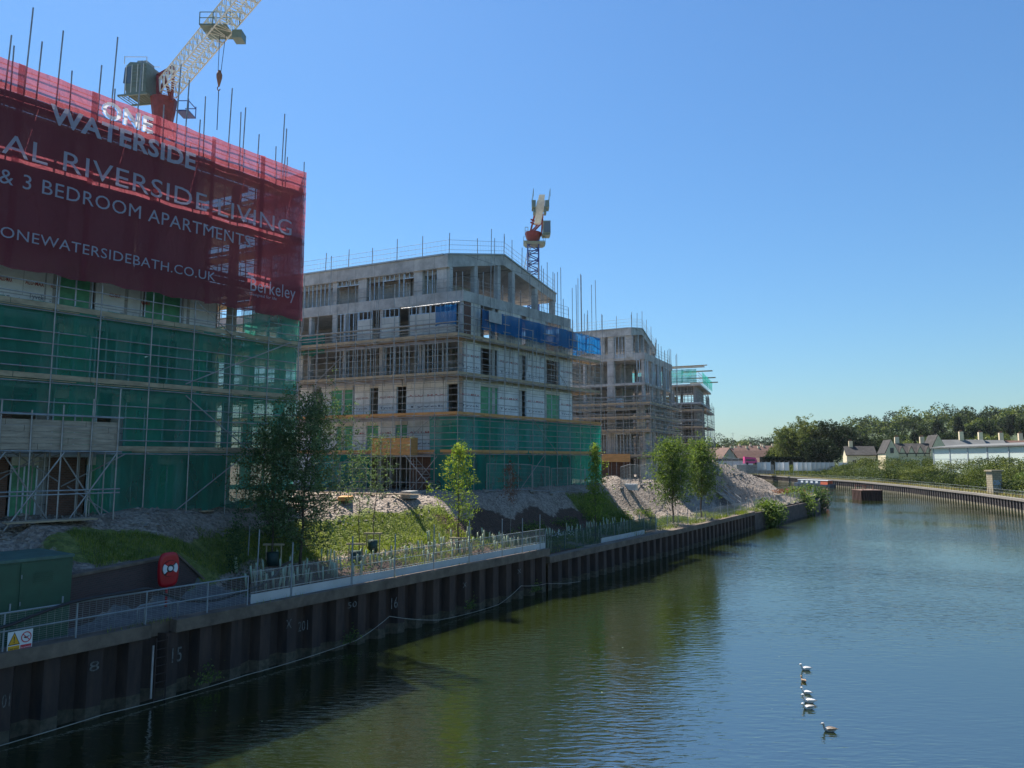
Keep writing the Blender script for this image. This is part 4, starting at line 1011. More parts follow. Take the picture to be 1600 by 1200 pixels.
for i in range(1, 6):
    for h in (.3, .6, 1.1, 1.6, 2.1): gr.add(GD.p(0, LD[i] + h, -.2), GD.p(18, LD[i] + h, -.2)); gr.add(FD.p(0, LD[i] + h, -.2), FD.p(18 if i > 3 else 13, LD[i] + h, -.2))
for k in range(10): gr.add(FD.p(12 + k * .75, 18.3, -.2), FD.p(12 + k * .75, 18.5 + rn.uniform(1.5, 3.2), -.2))
pr.finish(sD); gr.finish(sD)
net('edge_netting', GD, 0, 18, 21.9, 24.4, -.9, M['green_net'], sD, .06, .05, 51); net('edge_netting', FD, 0, 19, 21.9, 23.9, -.9, M['green_net'], sD, .06, .05, 52)
mb = MB()
for k, (t, l, z) in enumerate(((0, 16, 24.6), (.3, 15, 24.9), (-.2, 9, 25.1))): mb.fbox(GD, t - 1.5, t + l, z, z + .12, -1.1 + k * .8, -.7 + k * .8)
for t, z in ((3, 24.3), (9, 23.7), (14, 23.3)): mb.hexa([FD.p(t, z, -2.4), FD.p(t + .5, z, -2.4), FD.p(t + .5, z, 3), FD.p(t, z, 3), FD.p(t, z + .18, -2.4), FD.p(t + .5, z + .18, -2.4), FD.p(t + .5, z + .18, 3), FD.p(t, z + .18, 3)])
mb.build('plank', M['board'], sD)

# ================================================================ CRANES
def lattice(mb, a, b, w, panels_, r=.05, rc=.09, tri=False, up=None):
    """four- or three-chord lattice boom from a to b"""
    a = Vector(a); b = Vector(b); d = (b - a).normalized(); up = up or (Vector((0, 0, 1)) if abs(d.z) < .95 else Vector((0, 1, 0)))
    x = d.cross(up).normalized(); y = x.cross(d).normalized()
    C = [(-w / 2, -w / 2), (w / 2, -w / 2), (0, w * .45)] if tri else [(-w / 2, -w / 2), (w / 2, -w / 2), (w / 2, w / 2), (-w / 2, w / 2)]
    P = lambda k, f: a.lerp(b, f) + x * C[k][0] + y * C[k][1]
    n = len(C)
    for k in range(n): mb.bar(P(k, 0), P(k, 1), rc * 2, seg=5)
    for i in range(panels_):
        f0, f1 = i / panels_, (i + 1) / panels_; fm = (f0 + f1) / 2
        for k in range(n):
            mb.bar(P(k, f0), P((k + 1) % n, fm), r * 2, seg=4); mb.bar(P((k + 1) % n, fm), P(k, f1), r * 2, seg=4)
            if not tri: mb.bar(P(k, f0), P((k + 1) % n, f0), r * 2, seg=4)
M['cranebeige'] = mat('cream_crane_paint', (.74, .75, .70), .5, var=.15)
M['cranered'] = mat('dark_red_crane_paint', (.24, .045, .04), .5, var=.25)
M['craneblue'] = mat('blue_crane_paint', (.05, .08, .26), .5, var=.2)
M['cranegrey'] = mat('grey_green_housing', (.17, .23, .20), .5, var=.2)
M['glass'] = mat('dark_blue_glass', (.10, .14, .18), .08, var=.1, spec=.8)  # plain dark blue base colour, glossy
# --- crane behind the banner
D1 = 62.0
c1 = aty(248, 150, D1)
cA = empty('tower_crane', (c1[0], D1, 5.7), 'luffing tower crane with a cream lattice jib rising over the banner and a dark housing', 'crane')
mb = MB(); lattice(mb, (c1[0] + .3, D1, 5.7), (c1[0] + .3, D1, c1[2] - 2.2), 1.7, 18, .05, .1); mb.build('mast', M['cranered'], cA)
mb = MB(); mb.path([(c1[0] + .5, D1, c1[2] - 3.4), (c1[0] + .5, D1, c1[2] - 2.2), (c1[0] + .5, D1, c1[2] - 1.2), (c1[0] + .5, D1, c1[2] - .4)], [.8, .9, 1.05, 1.15], 14); mb.sm = False
mb.build('slewing_ring', M['cranered'], cA)
j0 = Vector(aty(262, 138, D1)); j1 = Vector(aty(440, -75, D1 - 12)); 
mb = MB(); lattice(mb, j0, j1, 1.45, 24, .026, .06); mb.build('jib', M['cranebeige'], cA)
mb = MB()
p = [Vector(aty(x, y, D1 + dy)) for x, y, dy in ((246, 158, -.8), (268, 158, -.8), (258, 122, 0), (272, 103, 0), (246, 118, 0), (246, 158, .8), (268, 158, .8))]
for a, b in ((0, 2), (1, 2), (2, 3), (2, 4), (5, 2), (6, 2), (0, 4), (4, 3), (1, 3), (5, 4), (6, 3)): mb.bar(p[a], p[b], .2)
mb.build('frame', M['cranered'], cA)
# operator's cab with its rounded glazed front, and machinery box
q = Vector(aty(222, 128, D1)); a_ = R(12)
def cabp(x, y, z): return q + Vector((x * math.cos(a_) + y * math.sin(a_), -x * math.sin(a_) + y * math.cos(a_), z))
prof = [(-.8, -1.55), (-1.0, -.9), (-1.05, .5), (-.9, 1.25), (-.6, 1.5), (1.15, 1.2), (1.2, -1.45), (1.0, -1.6)]
mb = MB(); n_ = len(prof)
mb.add([cabp(x, -.9, z) for x, z in prof] + [cabp(x, .9, z) for x, z in prof], [tuple(range(n_ - 1, -1, -1)), tuple(range(n_, 2 * n_))] + [(i, (i + 1) % n_, n_ + (i + 1) % n_, n_ + i) for i in range(n_)])
cb = mb.build('cab', M['cranegrey'], cA)
mb = MB()
for i in range(3): (x0, z0), (x1, z1) = prof[i + 1], prof[i + 2] if i < 2 else prof[4]; mb.hexa([cabp(x0 - .03, -.7, z0), cabp(x0 - .03, .7, z0), cabp(x0, .7, z0), cabp(x0, -.7, z0), cabp(x1 - .03, -.7, z1), cabp(x1 - .03, .7, z1), cabp(x1, .7, z1), cabp(x1, -.7, z1)])
mb.hexa([cabp(-1.2, -.93, -.5), cabp(-.4, -.93, -.6), cabp(-.4, -.91, -.6), cabp(-1.2, -.91, -.5), cabp(-1.1, -.93, 1.0), cabp(-.4, -.93, 1.1), cabp(-.4, -.91, 1.1), cabp(-1.1, -.91, 1.0)])
mb.build('window', M['glass'], cb)
mb = MB()
for k in range(7): z = -.9 + k * .32; mb.hexa([cabp(-.2, -.96, z), cabp(1.15, -.96, z), cabp(1.15, -.905, z), cabp(-.2, -.905, z), cabp(-.2, -.96, z + .12), cabp(1.15, -.96, z + .12), cabp(1.15, -.905, z + .12), cabp(-.2, -.905, z + .12)])
mb.build('louvre', M['cranegrey'], cb)
mb = MB()
for x in (-.9, -.3, .3, .9): mb.hexa([cabp(x - .03, -.99, -1.5), cabp(x + .03, -.99, -1.5), cabp(x + .03, -.962, -1.5), cabp(x - .03, -.962, -1.5), cabp(x - .03, -.99, 1.15), cabp(x + .03, -.99, 1.15), cabp(x + .03, -.962, 1.15), cabp(x - .03, -.962, 1.15)])
for x, z in ((-1.25, 1.6), (1.1, 1.25)): mb.bar(cabp(x, -.85, z - .2), cabp(x, -.85, z + .55), .05)
mb.bar(cabp(-1.25, -.85, 2.1), cabp(1.1, -.85, 1.8), .04); mb.bar(cabp(-1.25, .85, 2.1), cabp(1.1, .85, 1.8), .04)
mb.build('trim', M['cranebeige'], cb)
mb = MB()
for k in range(9): mb.bar(cabp(-1.55, -.3, -1.3 + k * .3), cabp(-1.55, .3, -1.3 + k * .3), .05)
for y in (-.3, .3): mb.bar(cabp(-1.55, y, -1.5), cabp(-1.55, y, 1.4), .05)
mb.bar(cabp(-1.7, -.9, -1.62), cabp(1.4, -.9, -1.72), .14); mb.bar(cabp(-1.7, .9, -1.62), cabp(1.4, .9, -1.72), .14)
for k in range(10): mb.bar(cabp(-1.7 + k * .33, -.9, -1.66), cabp(-1.7 + k * .33, .9, -1.66), .06)
mb.build('deck', M['cranegrey'], cA)
MB().hexa([cabp(-.2, -.5, 1.42), cabp(.8, -.5, 1.3), cabp(.8, .5, 1.3), cabp(-.2, .5, 1.42), cabp(-.2, -.5, 1.8), cabp(.8, -.5, 1.7), cabp(.8, .5, 1.7), cabp(-.2, .5, 1.8)]).build('roof_unit', M['rail'], cb)
mb = MB()
b0 = Vector(aty(277, 172, D1)); s_ = 2.0
for z in (0, .9): 
    for a, b in (((0, 0), (s_ * .5, 0)), ((s_ * .5, 0), (s_ * .5, 1.5)), ((0, 1.5), (s_ * .5, 1.5))): mb.bar(b0 + Vector((a[0], a[1], z)), b0 + Vector((b[0], b[1], z)), .06)
for x, y in ((0, 0), (1, 0), (1, 1.5)): mb.bar(b0 + Vector((x, y, 0)), b0 + Vector((x, y, 1.1)), .06)
mb.box(b0.x - .1, b0.x + 1.05, b0.y, b0.y + 1.5, b0.z - .08, b0.z)
mb.build('walkway', M['craneblue'], cA)
mb = MB(); t0 = Vector(aty(344, 48, D1 - 6)); mb.box(t0.x - 1.3, t0.x + .9, t0.y - 1, t0.y + 1, t0.z - .15, t0.z); mb.box(t0.x + 1.2, t0.x + 2.0, t0.y - .5, t0.y + .5, t0.z - .9, t0.z - .2)
for x in (-1.3, -.2, .9, 1.2, 2.0): mb.bar((t0.x + x, t0.y - 1, t0.z - .1), (t0.x + x, t0.y - 1, t0.z + 1.0), .06)
for z in (.5, 1.0): mb.bar((t0.x - 1.3, t0.y - 1, t0.z + z), (t0.x + 2.0, t0.y - 1, t0.z + z), .05)
mb.build('platform', M['cranegrey'], cA)
mb = MB()
for x in (-.12, .12): mb.bar(Vector(aty(348, 55, D1 - 6)) + Vector((x * 2, 0, 0)), Vector(aty(343, 112, D1 - 6)) + Vector((x, 0, 0)), .035)
cbx = mb.build('hoist_cable', M['black'], cA)
h0 = Vector(aty(343, 112, D1 - 6)); h1 = Vector(aty(342, 135, D1 - 6))
mb = MB(); mb.path([h0 + Vector((0, 0, .1)), h0 - Vector((0, 0, .3)), h0.lerp(h1, .4), h0.lerp(h1, .8), h1], [.1, .25, .24, .12, .06], 8); mb.path([h1 + Vector((.12 * math.cos(a), 0, -.18 + .18 * math.sin(a))) for a in np.linspace(1.5, 6, 8)], .04, 5)
mb.build('hook_block', mat('hook_paint', (.25, .12, .07), .6), cA)
mb = MB(); mb.bar(h1 - Vector((0, 0, .3)), Vector(aty(339, 203, D1 - 6)), .07, seg=5); mb.build('chain', M['black'], cA)
# --- crane behind the middle building
D2 = 112.0
c2 = aty(838, 372, D2); sc2 = D2 / 1110.
cB = empty('tower_crane', (c2[0], D2, 5.7), 'tower crane with a blue lattice mast and foreshortened cream jib behind the middle building', 'crane')
mb = MB(); top = Vector(aty(833, 378, D2)); lattice(mb, (top.x, D2, 5.7), top, 1.75, 22, .06, .11); mb.build('mast', M['craneblue'], cB)
mb = MB(); mb.path([top + Vector((0, 0, -.6)), top, top + Vector((0, 0, .8)), top + Vector((0, 0, 1.5))], [.8, .95, 1.2, 1.3], 12); mb.sm = False; mb.build('slewing_ring', M['cranered'], cB)
def P2(px, py, dy=0): return Vector(aty(px, py, D2)) + Vector((0, dy, 0))
mb = MB()
for k in (-.7, .7):
    for a, b in (((828, 366), (835, 337)), ((846, 366), (848, 337)), ((835, 337), (848, 337)), ((828, 366), (848, 345)), ((829, 345), (840, 350))): mb.bar(P2(*a, k), P2(*b, k), .22)
for a in ((828, 366), (835, 337), (846, 366), (848, 337)): mb.bar(P2(*a, -.7), P2(*a, .7), .22)
mb.build('frame', M['cranered'], cB)
mb = MB()      # the boxy boom seen from below
A, B = Vector(aty(840, 348, D2 - 2.5)), Vector(aty(847, 304, D2 - 5))
ax = Vector((1, 0, 0))
for (f0, f1, w0, w1, dz) in ((0, .45, .5, .6, 0), (.451, .8, .68, .62, 0), (.801, 1, .5, .45, 0)):
    a, b = A.lerp(B, f0), A.lerp(B, f1)
    mb.hexa([a - ax * w0, a + ax * w0, a + ax * w0 + Vector((0, .9, 0)), a - ax * w0 + Vector((0, .9, 0)), b - ax * w1, b + ax * w1, b + ax * w1 + Vector((0, .9, 0)), b - ax * w1 + Vector((0, .9, 0))])
mb.build('jib', M['cranebeige'], cB)
mb = MB()
for s in (-1, 1):
    c = A.lerp(B, .62) + ax * s * 1.05; mb.box(c.x - .3, c.x + .3, c.y - 1, c.y + 1, c.z - .6, c.z + .5)
    c = A.lerp(B, .45) + ax * s * .85; mb.box(c.x - .18, c.x + .18, c.y - 1, c.y + .5, c.z - .7, c.z + .3)
mb.build('counterweight', M['cranegrey'], cB)
mb = MB()
for s in (-1, 1):
    for f in (.55, .95): c = A.lerp(B, f) + ax * s * 1.3; mb.bar(c, c + Vector((0, 0, 1.2)), .07)
    for h in (.3, 1.1): mb.bar(A.lerp(B, .55) + ax * s * 1.3 + Vector((0, 0, h)), A.lerp(B, .95) + ax * s * 1.3 + Vector((0, 0, h)), .06)
for px in (818, 824, 849, 852): mb.bar(P2(px, 382), P2(px, 370), .06)
for px in (820.5, 825): mb.bar(P2(px, 368), P2(px, 355), .07)
for py in (355, 361, 367): mb.bar(P2(820.5, py), P2(825, py), .07)
for py in (370, 376): mb.bar(P2(818, py), P2(852, py), .05)
mb.hexa([P2(822, 384, -1.2), P2(848, 384, -1.2), P2(848, 384, 1.2), P2(822, 384, 1.2), P2(818, 380, -1.4), P2(852, 381, -1.4), P2(852, 381, 1.4), P2(818, 380, 1.4)])
mb.build('walkway', M['cranegrey'], cB)
a = P2(854, 358); mb = MB(); mb.box(a.x - .6, a.x + .6, a.y - 1, a.y + 1, a.z - 1.0, a.z + 1.1); mb.box(a.x - .75, a.x + .5, a.y - .9, a.y + .9, a.z - 1.25, a.z - 1.01)
cb = mb.build('cab', M['cranegrey'], cB)
MB().box(a.x - .45, a.x + .52, a.y - 1.03, a.y - 1.005, a.z - .8, a.z + .95).build('window', M['glass'], cb)
mb = MB(); mb.bar(P2(826, 384, -.5), P2(818, 425, -.5), .12); mb.bar(P2(829, 384, -.5), P2(823, 425, -.5), .12)
for k in range(6): mb.bar(P2(826 - 1.3 * k, 386 + 7 * k, -.5), P2(829 - k, 390 + 7 * k, -.5), .08)
mb.build('climbing_ladder', M['cranebeige'], cB)

# ================================================================ NEAR BANK FURNITURE
def bp(u, v, z): x, y = bxy(u, v); return Vector((x, y, z))
# handrail on the coping
hr = empty('handrail', bp(2, .2, 2.6), 'grey two-rail steel handrail with fine wire infill along the nearest coping', 'railing')
uR = u_of(380, 948, 2.6); us = [uR - .05 - k * 2.3 for k in range(6)] + [uR - 14]
us = sorted([u_of(x, y, 2.6) for x, y in ((3, 1018), (123, 998), (228, 976), (321, 957), (378, 944))] + [-2.8, -5.5])
for u in us: tube('post', bp(u, .2, 2.6), bp(u, .2, 3.68), .024, M['rail'], hr)
for z in (3.68, 3.16): tube('rail', bp(us[0], .2, z), bp(us[-1], .2, z), .024, M['rail'], hr)
mb = MB(); k = us[0]
for z in np.arange(2.68, 3.66, .06): mb.bar(bp(us[0], .23, z), bp(us[-1], .23, z), .005)
while k < us[-1]: mb.bar(bp(k, .23, 2.66), bp(k, .23, 3.66), .005); k += .2
mb.build('wire_infill', M['meshwire'], hr)
lh = empty('ladder_hoop', bp(uA + .5, .5, 2.6), 'low grey double hoop guarding the ladder gap in the coping', 'railing')
for dv in (.3, .75):
    mb = MB(); mb.path([bp(uA - .1, dv, 2.6), bp(uA - .1, dv, 3.1), bp(uA, dv, 3.15), bp(uB + .1, dv, 3.15), bp(uB + .2, dv, 3.1), bp(uB + .2, dv, 2.6)], .022, 6); mb.build('hoop', M['rail'], lh)
# warning sign
SF = Face(bxy(0, .16), 35.1)
ta, tb = SF.t(13, 980), SF.t(52, 975); zb_, zt_ = SF.tz(30, 1010)[1], SF.tz(30, 986)[1]
zt_ = 3.12; zb_ = zt_ - .58
ws = empty('warning_sign', SF.p(ta, zb_), 'small white warning sign with yellow triangle and red prohibition ring, tied to the handrail', 'sign')
MB().fbox(SF, ta, tb, zb_, zt_, -.012, 0).build('sign_panel', M['white'], ws)
M['yellow'] = mat('sign_yellow', (.75, .38, .02), .5, var=.05); M['signred'] = mat('sign_red', (.55, .03, .05), .5, var=.05); M['ink'] = mat('sign_black', (.01, .01, .012), .5, var=.05)
w_ = tb - ta; c1_, c2_ = ta + w_ * .26, ta + w_ * .74
def poly(name, pts, n, mt):
    mb = MB(); mb.add([SF.p(a, z, n) for a, z in pts] + [SF.p(a, z, n + .002) for a, z in pts], [tuple(range(len(pts)))] + [tuple(range(2 * len(pts) - 1, len(pts) - 1, -1))]); return mb.build(name, mt, ws)
h_ = zt_ - zb_
poly('triangle_border', [(c1_ - .24 * w_, zb_ + h_ * .34), (c1_ + .24 * w_, zb_ + h_ * .34), (c1_, zb_ + h_ * .97)], -.016, M['ink'])
poly('triangle', [(c1_ - .2 * w_, zb_ + h_ * .38), (c1_ + .2 * w_, zb_ + h_ * .38), (c1_, zb_ + h_ * .9)], -.02, M['yellow'])
put_text('exclamation_mark', '!', SF, c1_ - .02 * w_, c1_ + .02 * w_, zb_ + h_ * .45, zb_ + h_ * .76, -.024, M['ink'], ws, bold=.02)
poly('caption_panel', [(ta + .02, zb_ + .03), (c1_ + .23 * w_, zb_ + .03), (c1_ + .23 * w_, zb_ + h_ * .3), (ta + .02, zb_ + h_ * .3)], -.016, M['yellow'])
poly('caption_panel', [(c2_ - .22 * w_, zb_ + .05), (tb - .02, zb_ + .05), (tb - .02, zb_ + h_ * .28), (c2_ - .22 * w_, zb_ + h_ * .28)], -.016, M['signred'])
put_text('caption', 'Deep water', SF, ta + .04, c1_ + .2 * w_, zb_ + h_ * .12, zb_ + h_ * .22, -.02, M['ink'], ws)
put_text('caption', 'No swimming', SF, c2_ - .2 * w_, tb - .04, zb_ + h_ * .12, zb_ + h_ * .2, -.02, M['white'], ws)
mb = MB(); zc = zb_ + h_ * .64; pr_ = .21 * w_
for i in range(24): a, b = 2 * math.pi * i / 24, 2 * math.pi * (i + 1) / 24; mb.quad(*[SF.p(c2_ + r * math.cos(q), zc + r * math.sin(q) * 1.15, -.02) for r, q in ((pr_, a), (pr_, b), (pr_ * .82, b), (pr_ * .82, a))])
mb.quad(*[SF.p(c2_ + x * pr_, zc + z * pr_, -.022) for x, z in ((-.72, .6), (-.6, .72), (.72, -.6), (.6, -.72))])
mb.build('prohibition_ring', M['signred'], ws)
mb = MB(); mb.quad(*[SF.p(c2_ + x * pr_, zc + z * pr_, -.018) for x, z in ((-.5, -.1), (.05, -.3), (.1, -.05), (-.4, .15))]); mb.quad(*[SF.p(c2_ + x * pr_, zc + z * pr_, -.0185) for x, z in ((-.1, 0), (.55, .25), (.6, .12), (.05, -.15))])
mb.build('swimmer_symbol', M['ink'], ws)
# black hose over the rail
mb = MB(); pts = []
for u, v, z in ((-6, .3, 3.3), (-2, .15, 3.2), (0, .1, 3.3), (.9, .12, 3.5), (2, .12, 3.72), (3.6, .1, 3.78), (4.4, .3, 3.74), (5.2, .6, 3.4), (6.2, .9, 3.0), (7.3, .9, 2.85), (8.2, .7, 3.0), (9.4, .6, 3.3), (10.5, 1.2, 3.68), (12, 2.4, 3.66)): pts.append(bp(u, v, z))
sm = []
for i in range(len(pts) - 1):
    p0, p1, p2, p3 = pts[max(0, i - 1)], pts[i], pts[i + 1], pts[min(len(pts) - 1, i + 2)]
    for k in range(5):
        t = k / 5; sm.append(.5 * ((2 * p1) + (-p0 + p2) * t + (2 * p0 - 5 * p1 + 4 * p2 - p3) * t * t + (-p0 + 3 * p1 - 3 * p2 + p3) * t ** 3))
mb.path(sm, .05, 7); tag(mb.build('hose', M['black']), 'thick black hose draped over the top rail of the near handrail', 'hose')
# green cabinet
kx = u_of(117, 987, 2.6) - .25
kk = empty('green_cabinet', bp(kx - 2, 2, 2.56), 'dark green steel cabinet with a paler flat lid, behind the handrail at the left edge', 'cabinet')
def ubox(mb, u0, u1, v0, v1, z0, z1): return mb.hexa([bp(u0, v0, z0), bp(u1, v0, z0), bp(u1, v1, z0), bp(u0, v1, z0), bp(u0, v0, z1), bp(u1, v0, z1), bp(u1, v1, z1), bp(u0, v1, z1)])
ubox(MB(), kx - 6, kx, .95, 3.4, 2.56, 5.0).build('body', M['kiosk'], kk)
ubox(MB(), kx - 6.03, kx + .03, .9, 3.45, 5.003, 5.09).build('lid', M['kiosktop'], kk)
for i in range(4):
    u = kx - .1 - i * 1.45; d = ubox(MB(), u - 1.36, u, .925, .948, 2.7, 4.95).build('door', M['kiosk'], kk)
    ubox(MB(), u - .16, u - .12, .89, .924, 3.6, 3.8).build('handle', M['rail'], d)
    mb = MB()
    for q in range(6): ubox(mb, u - 1.0, u - .45, .905, .924, 4.3 + q * .06, 4.33 + q * .06)
    mb.build('louvre', M['kiosk'], d)
    mb = MB()
    for z in (2.95, 3.75, 4.55): mb.bar(bp(u - 1.33, .915, z - .06), bp(u - 1.33, .915, z + .06), .03, seg=6)
    mb.build('hinge', M['rail'], d)
# brick flood wall with sloping end
def wv(u): return 2.1 + (u - 3.2) * .42
rw = empty('retaining_wall', bp(5, 3, 2.56), 'dark brick retaining wall with a stone coping and sloping end, behind the lifebuoy', 'wall')
u0, u1, u2 = kx + .35, 7.5, 9.3; va, vb = wv(u0), wv(u1)
vc = vb + .75
mb = MB(); th = .38
mb.hexa([bp(u0, va, 2.4), bp(u1, vb, 2.4), bp(u1, vb + th, 2.4), bp(u0, va + th, 2.4), bp(u0, va, 4.2), bp(u1, vb, 4.2), bp(u1, vb + th, 4.2), bp(u0, va + th, 4.2)])
mb.hexa([bp(u1 + .003, vb, 2.4), bp(u2, vc, 2.4), bp(u2, vc + th, 2.4), bp(u1 + .003, vb + th, 2.4), bp(u1 + .003, vb, 4.2), bp(u2, vc, 2.75), bp(u2, vc + th, 2.75), bp(u1 + .003, vb + th, 4.2)])
mb.build('brickwork', M['wallbrick'], rw)
mb = MB(); e = .06
mb.hexa([bp(u0, va - e, 4.203), bp(u1, vb - e, 4.203), bp(u1, vb + th + e, 4.203), bp(u0, va + th + e, 4.203), bp(u0, va - e, 4.3), bp(u1, vb - e, 4.3), bp(u1, vb + th + e, 4.3), bp(u0, va + th + e, 4.3)])
mb.hexa([bp(u1 + .004, vb - e, 4.203), bp(u2 + .1, vc - e, 2.7), bp(u2 + .1, vc + th + e, 2.7), bp(u1 + .004, vb + th + e, 4.203), bp(u1 + .004, vb - e, 4.3), bp(u2 + .1, vc - e, 2.82), bp(u2 + .1, vc + th + e, 2.82), bp(u1 + .004, vb + th + e, 4.3)])
mb.build('coping', M['coping'], rw)
mb = MB(); mb.hexa([bp(kx + .06, 1.2, 2.5), bp(u0 - .01, va, 2.5), bp(u0 - .01, va + .4, 2.5), bp(kx + .06, 1.6, 2.5), bp(kx + .06, 1.2, 2.7), bp(u0 - .01, va, 4.25), bp(u0 - .01, va + .4, 4.25), bp(kx + .06, 1.6, 2.8)])
mb.build('end_pier', M['coping'], rw)
# lifebuoy station
lbu, lbv = 6.45, 2.8
x, y = bxy(lbu, lbv); LF = Face((x, y), 35.1)
lb = empty('lifebuoy_station', (x, y, 2.56), 'red lifebuoy housing on a red post holding a red and white ring', 'lifebuoy')
MB().path([(x, y, 2.5), (x, y, 3.5)], .045, 8).build('post', M['redplastic'], lb)
w_, z0, z1 = .41, 3.27, 4.57; mb = MB(); ring = []
for i in range(28):
    a = 2 * math.pi * i / 28; cx_, cz_ = math.cos(a), math.sin(a)
    rx = w_ * (1 if cz_ > 0 else .97); ex = .45
    ring.append((math.copysign(abs(cx_) ** ex, cx_) * rx * (1 - .10 * max(0, cz_)), (z0 + z1) / 2 + math.copysign(abs(cz_) ** .6, cz_) * (z1 - z0) / 2))
n_ = len(ring); c_z = (z0 + z1) / 2
rows = [(-.02, 1.0), (-.10, .99), (-.15, .9), (-.16, .8)]
vs = []
for n, s in rows: vs += [LF.p(a * s, c_z + (z - c_z) * s, n) for a, z in ring]
mb.add(vs, [(k * n_ + i, k * n_ + (i + 1) % n_, (k + 1) * n_ + (i + 1) % n_, (k + 1) * n_ + i) for k in range(3) for i in range(n_)] + [tuple(range(n_)), tuple(range(3 * n_, 4 * n_))])
mb.build('housing', M['redplastic'], lb)
zc = 3.97
def arcband(mb, r0, r1, a0, a1, n, seg=10):
    for i in range(seg):
        a, b = a0 + (a1 - a0) * i / seg, a0 + (a1 - a0) * (i + 1) / seg
        mb.hexa([LF.p(r0 * math.cos(a), zc + r0 * math.sin(a), n), LF.p(r1 * math.cos(a), zc + r1 * math.sin(a), n), LF.p(r1 * math.cos(b), zc + r1 * math.sin(b), n), LF.p(r0 * math.cos(b), zc + r0 * math.sin(b), n),
                 LF.p(r0 * math.cos(a), zc + r0 * math.sin(a), n - .05), LF.p(r1 * math.cos(a), zc + r1 * math.sin(a), n - .05), LF.p(r1 * math.cos(b), zc + r1 * math.sin(b), n - .05), LF.p(r0 * math.cos(b), zc + r0 * math.sin(b), n - .05)])
for k, m_ in enumerate(('white', 'redplastic', 'white', 'redplastic')):
    a = -R(38) + k * R(90); mb = MB(); arcband(mb, .15, .29, a + .005, a + R(90 if k % 2 else 76) - .005 + (0 if k % 2 == 0 else -R(0)), -.165 - .002 * k); mb.build('ring_segment', M[m_], lb)
mb = MB(); arcband(mb, 0, .31, 0, 2 * math.pi, -.118, 24); mb.build('ring_recess', M['black'], lb)
mb = MB(); arcband(mb, 0.0, .085, 0, 2 * math.pi, -.17, 20); mb.build('centre_badge', M['white'], lb)
# bed fence between the handrail and the step
fn = empty('bank_fence', bp(20, .2, 2.6), 'grey wire panel fence with pale kick boards, on the coping below the planting bed', 'fence')
F1 = Face(bxy(0, .22), 35.1); ua, ub = us[-1] + .1, U_STEP - .15
pos = [u_of(x, y, 2.6) for x, y in ((463, 934), (545, 914), (610, 901), (667, 889), (717, 878), (765, 868), (796, 862), (825, 857))] + [ub]
k0 = ua
for u in pos:
    top = 2.6 + random.Random(int(u * 10)).uniform(1.95, 2.3) if u < ub else 3.7
    tube('post', bp(u, .22, 2.6), bp(u + .03, .22, top), .03, M['rail'], fn)
pr_ = [ua] + pos
for a, b in zip(pr_[:-1], pr_[1:]):
    a, b = a + .05, b - .05; h = 1.15
    mb = MB()
    for z in (2.66 + h, 2.66 + h * .66, 2.66 + h * .33): mb.fbox(F1, a, b, z - .012, z + .012, -.012, .012)
    k = a
    while k < b: mb.fbox(F1, k, k + .009, 2.97, 2.66 + h, -.004, .004); k += .06
    mb.build('wire_panel', M['meshwire'], fn)
    MB().fbox(F1, a, b, 2.62, 2.97, -.02, .005).build('kick_board', M['kick'], fn)
# green mesh fence beyond the step
F2a = NEAR[2:5]
at2, L2 = walk([Vector(p) for p in F2a])
fg = empty('bank_fence', (8, 53, 2.1), 'low dark green wire fence and slender posts on the brown coping beyond the step', 'fence')
M['greenwire'] = mat('green_wire', (.05, .10, .085), .6, var=.2)
s = .6; pans = []
while s < L2 - .5:
    p, d = at2(s); N = Vector((-d.y, d.x)); q = p + N * .75
    tube('post', (q.x, q.y, 2.05), (q.x, q.y, 3.45 + .3 * ((int(s) * 7) % 3) / 3), .03, M['rail'] if s > 17 else M['greenwire'], fg)
    e = min(L2 - .3, s + 2.5); p2, d2 = at2(e); q2 = p2 + N * .75
    mb = MB()
    for z in (3.35, 2.8, 2.2) if s < 17 else (3.2, 2.5): mb.bar((q.x, q.y, z), (q2.x, q2.y, z), .018)
    nn = int((e - s) / (.09 if s < 17 else .16))
    for i in range(nn): r = q.lerp(q2, i / nn); mb.bar((r.x, r.y, 2.15), (r.x, r.y, 3.34 if s < 17 else 3.2), .022 if s < 17 else .012)
    mb.build('wire_panel', M['greenwire'] if s < 17 else M['meshwire'], fg)
    if 6 < s < 15:
        mb = MB(); mb.hexa([(q.x + .1, q.y, 2.12), (q2.x + .1, q2.y, 2.12), (q2.x + .08, q2.y + .02, 2.12), (q.x + .08, q.y + .02, 2.12), (q.x + .1, q.y, 2.45), (q2.x + .1, q2.y, 2.45), (q2.x + .08, q2.y + .02, 2.45), (q.x + .08, q.y + .02, 2.45)]); mb.build('kick_board', M['kick'], fg)
    s = e + .02
at3, L3 = walk([Vector(p) for p in NEAR[4:8]])
fr = empty('end_fence', (38, 98, 2), 'pale wire fence on the stone wall at the far end of the left bank', 'fence')
s = .5
while s < L3 - 1:
    p, d = at3(s); N = Vector((-d.y, d.x)); q = p + N * .9; e = min(L3, s + 2.4); p2, d2 = at3(e); q2 = p2 + Vector((-d2.y, d2.x)) * .9
    tube('post', (q.x, q.y, 1.8), (q.x, q.y, 3.6), .035, M['rail'], fr); mb = MB()
    for z in (3.4, 2.7, 2.0): mb.bar((q.x, q.y, z), (q2.x, q2.y, z), .025)
    for i in range(12): r = q.lerp(q2, i / 12); mb.bar((r.x, r.y, 2), (r.x, r.y, 3.4), .012)
    mb.build('wire_panel', M['meshwire'], fr); s = e
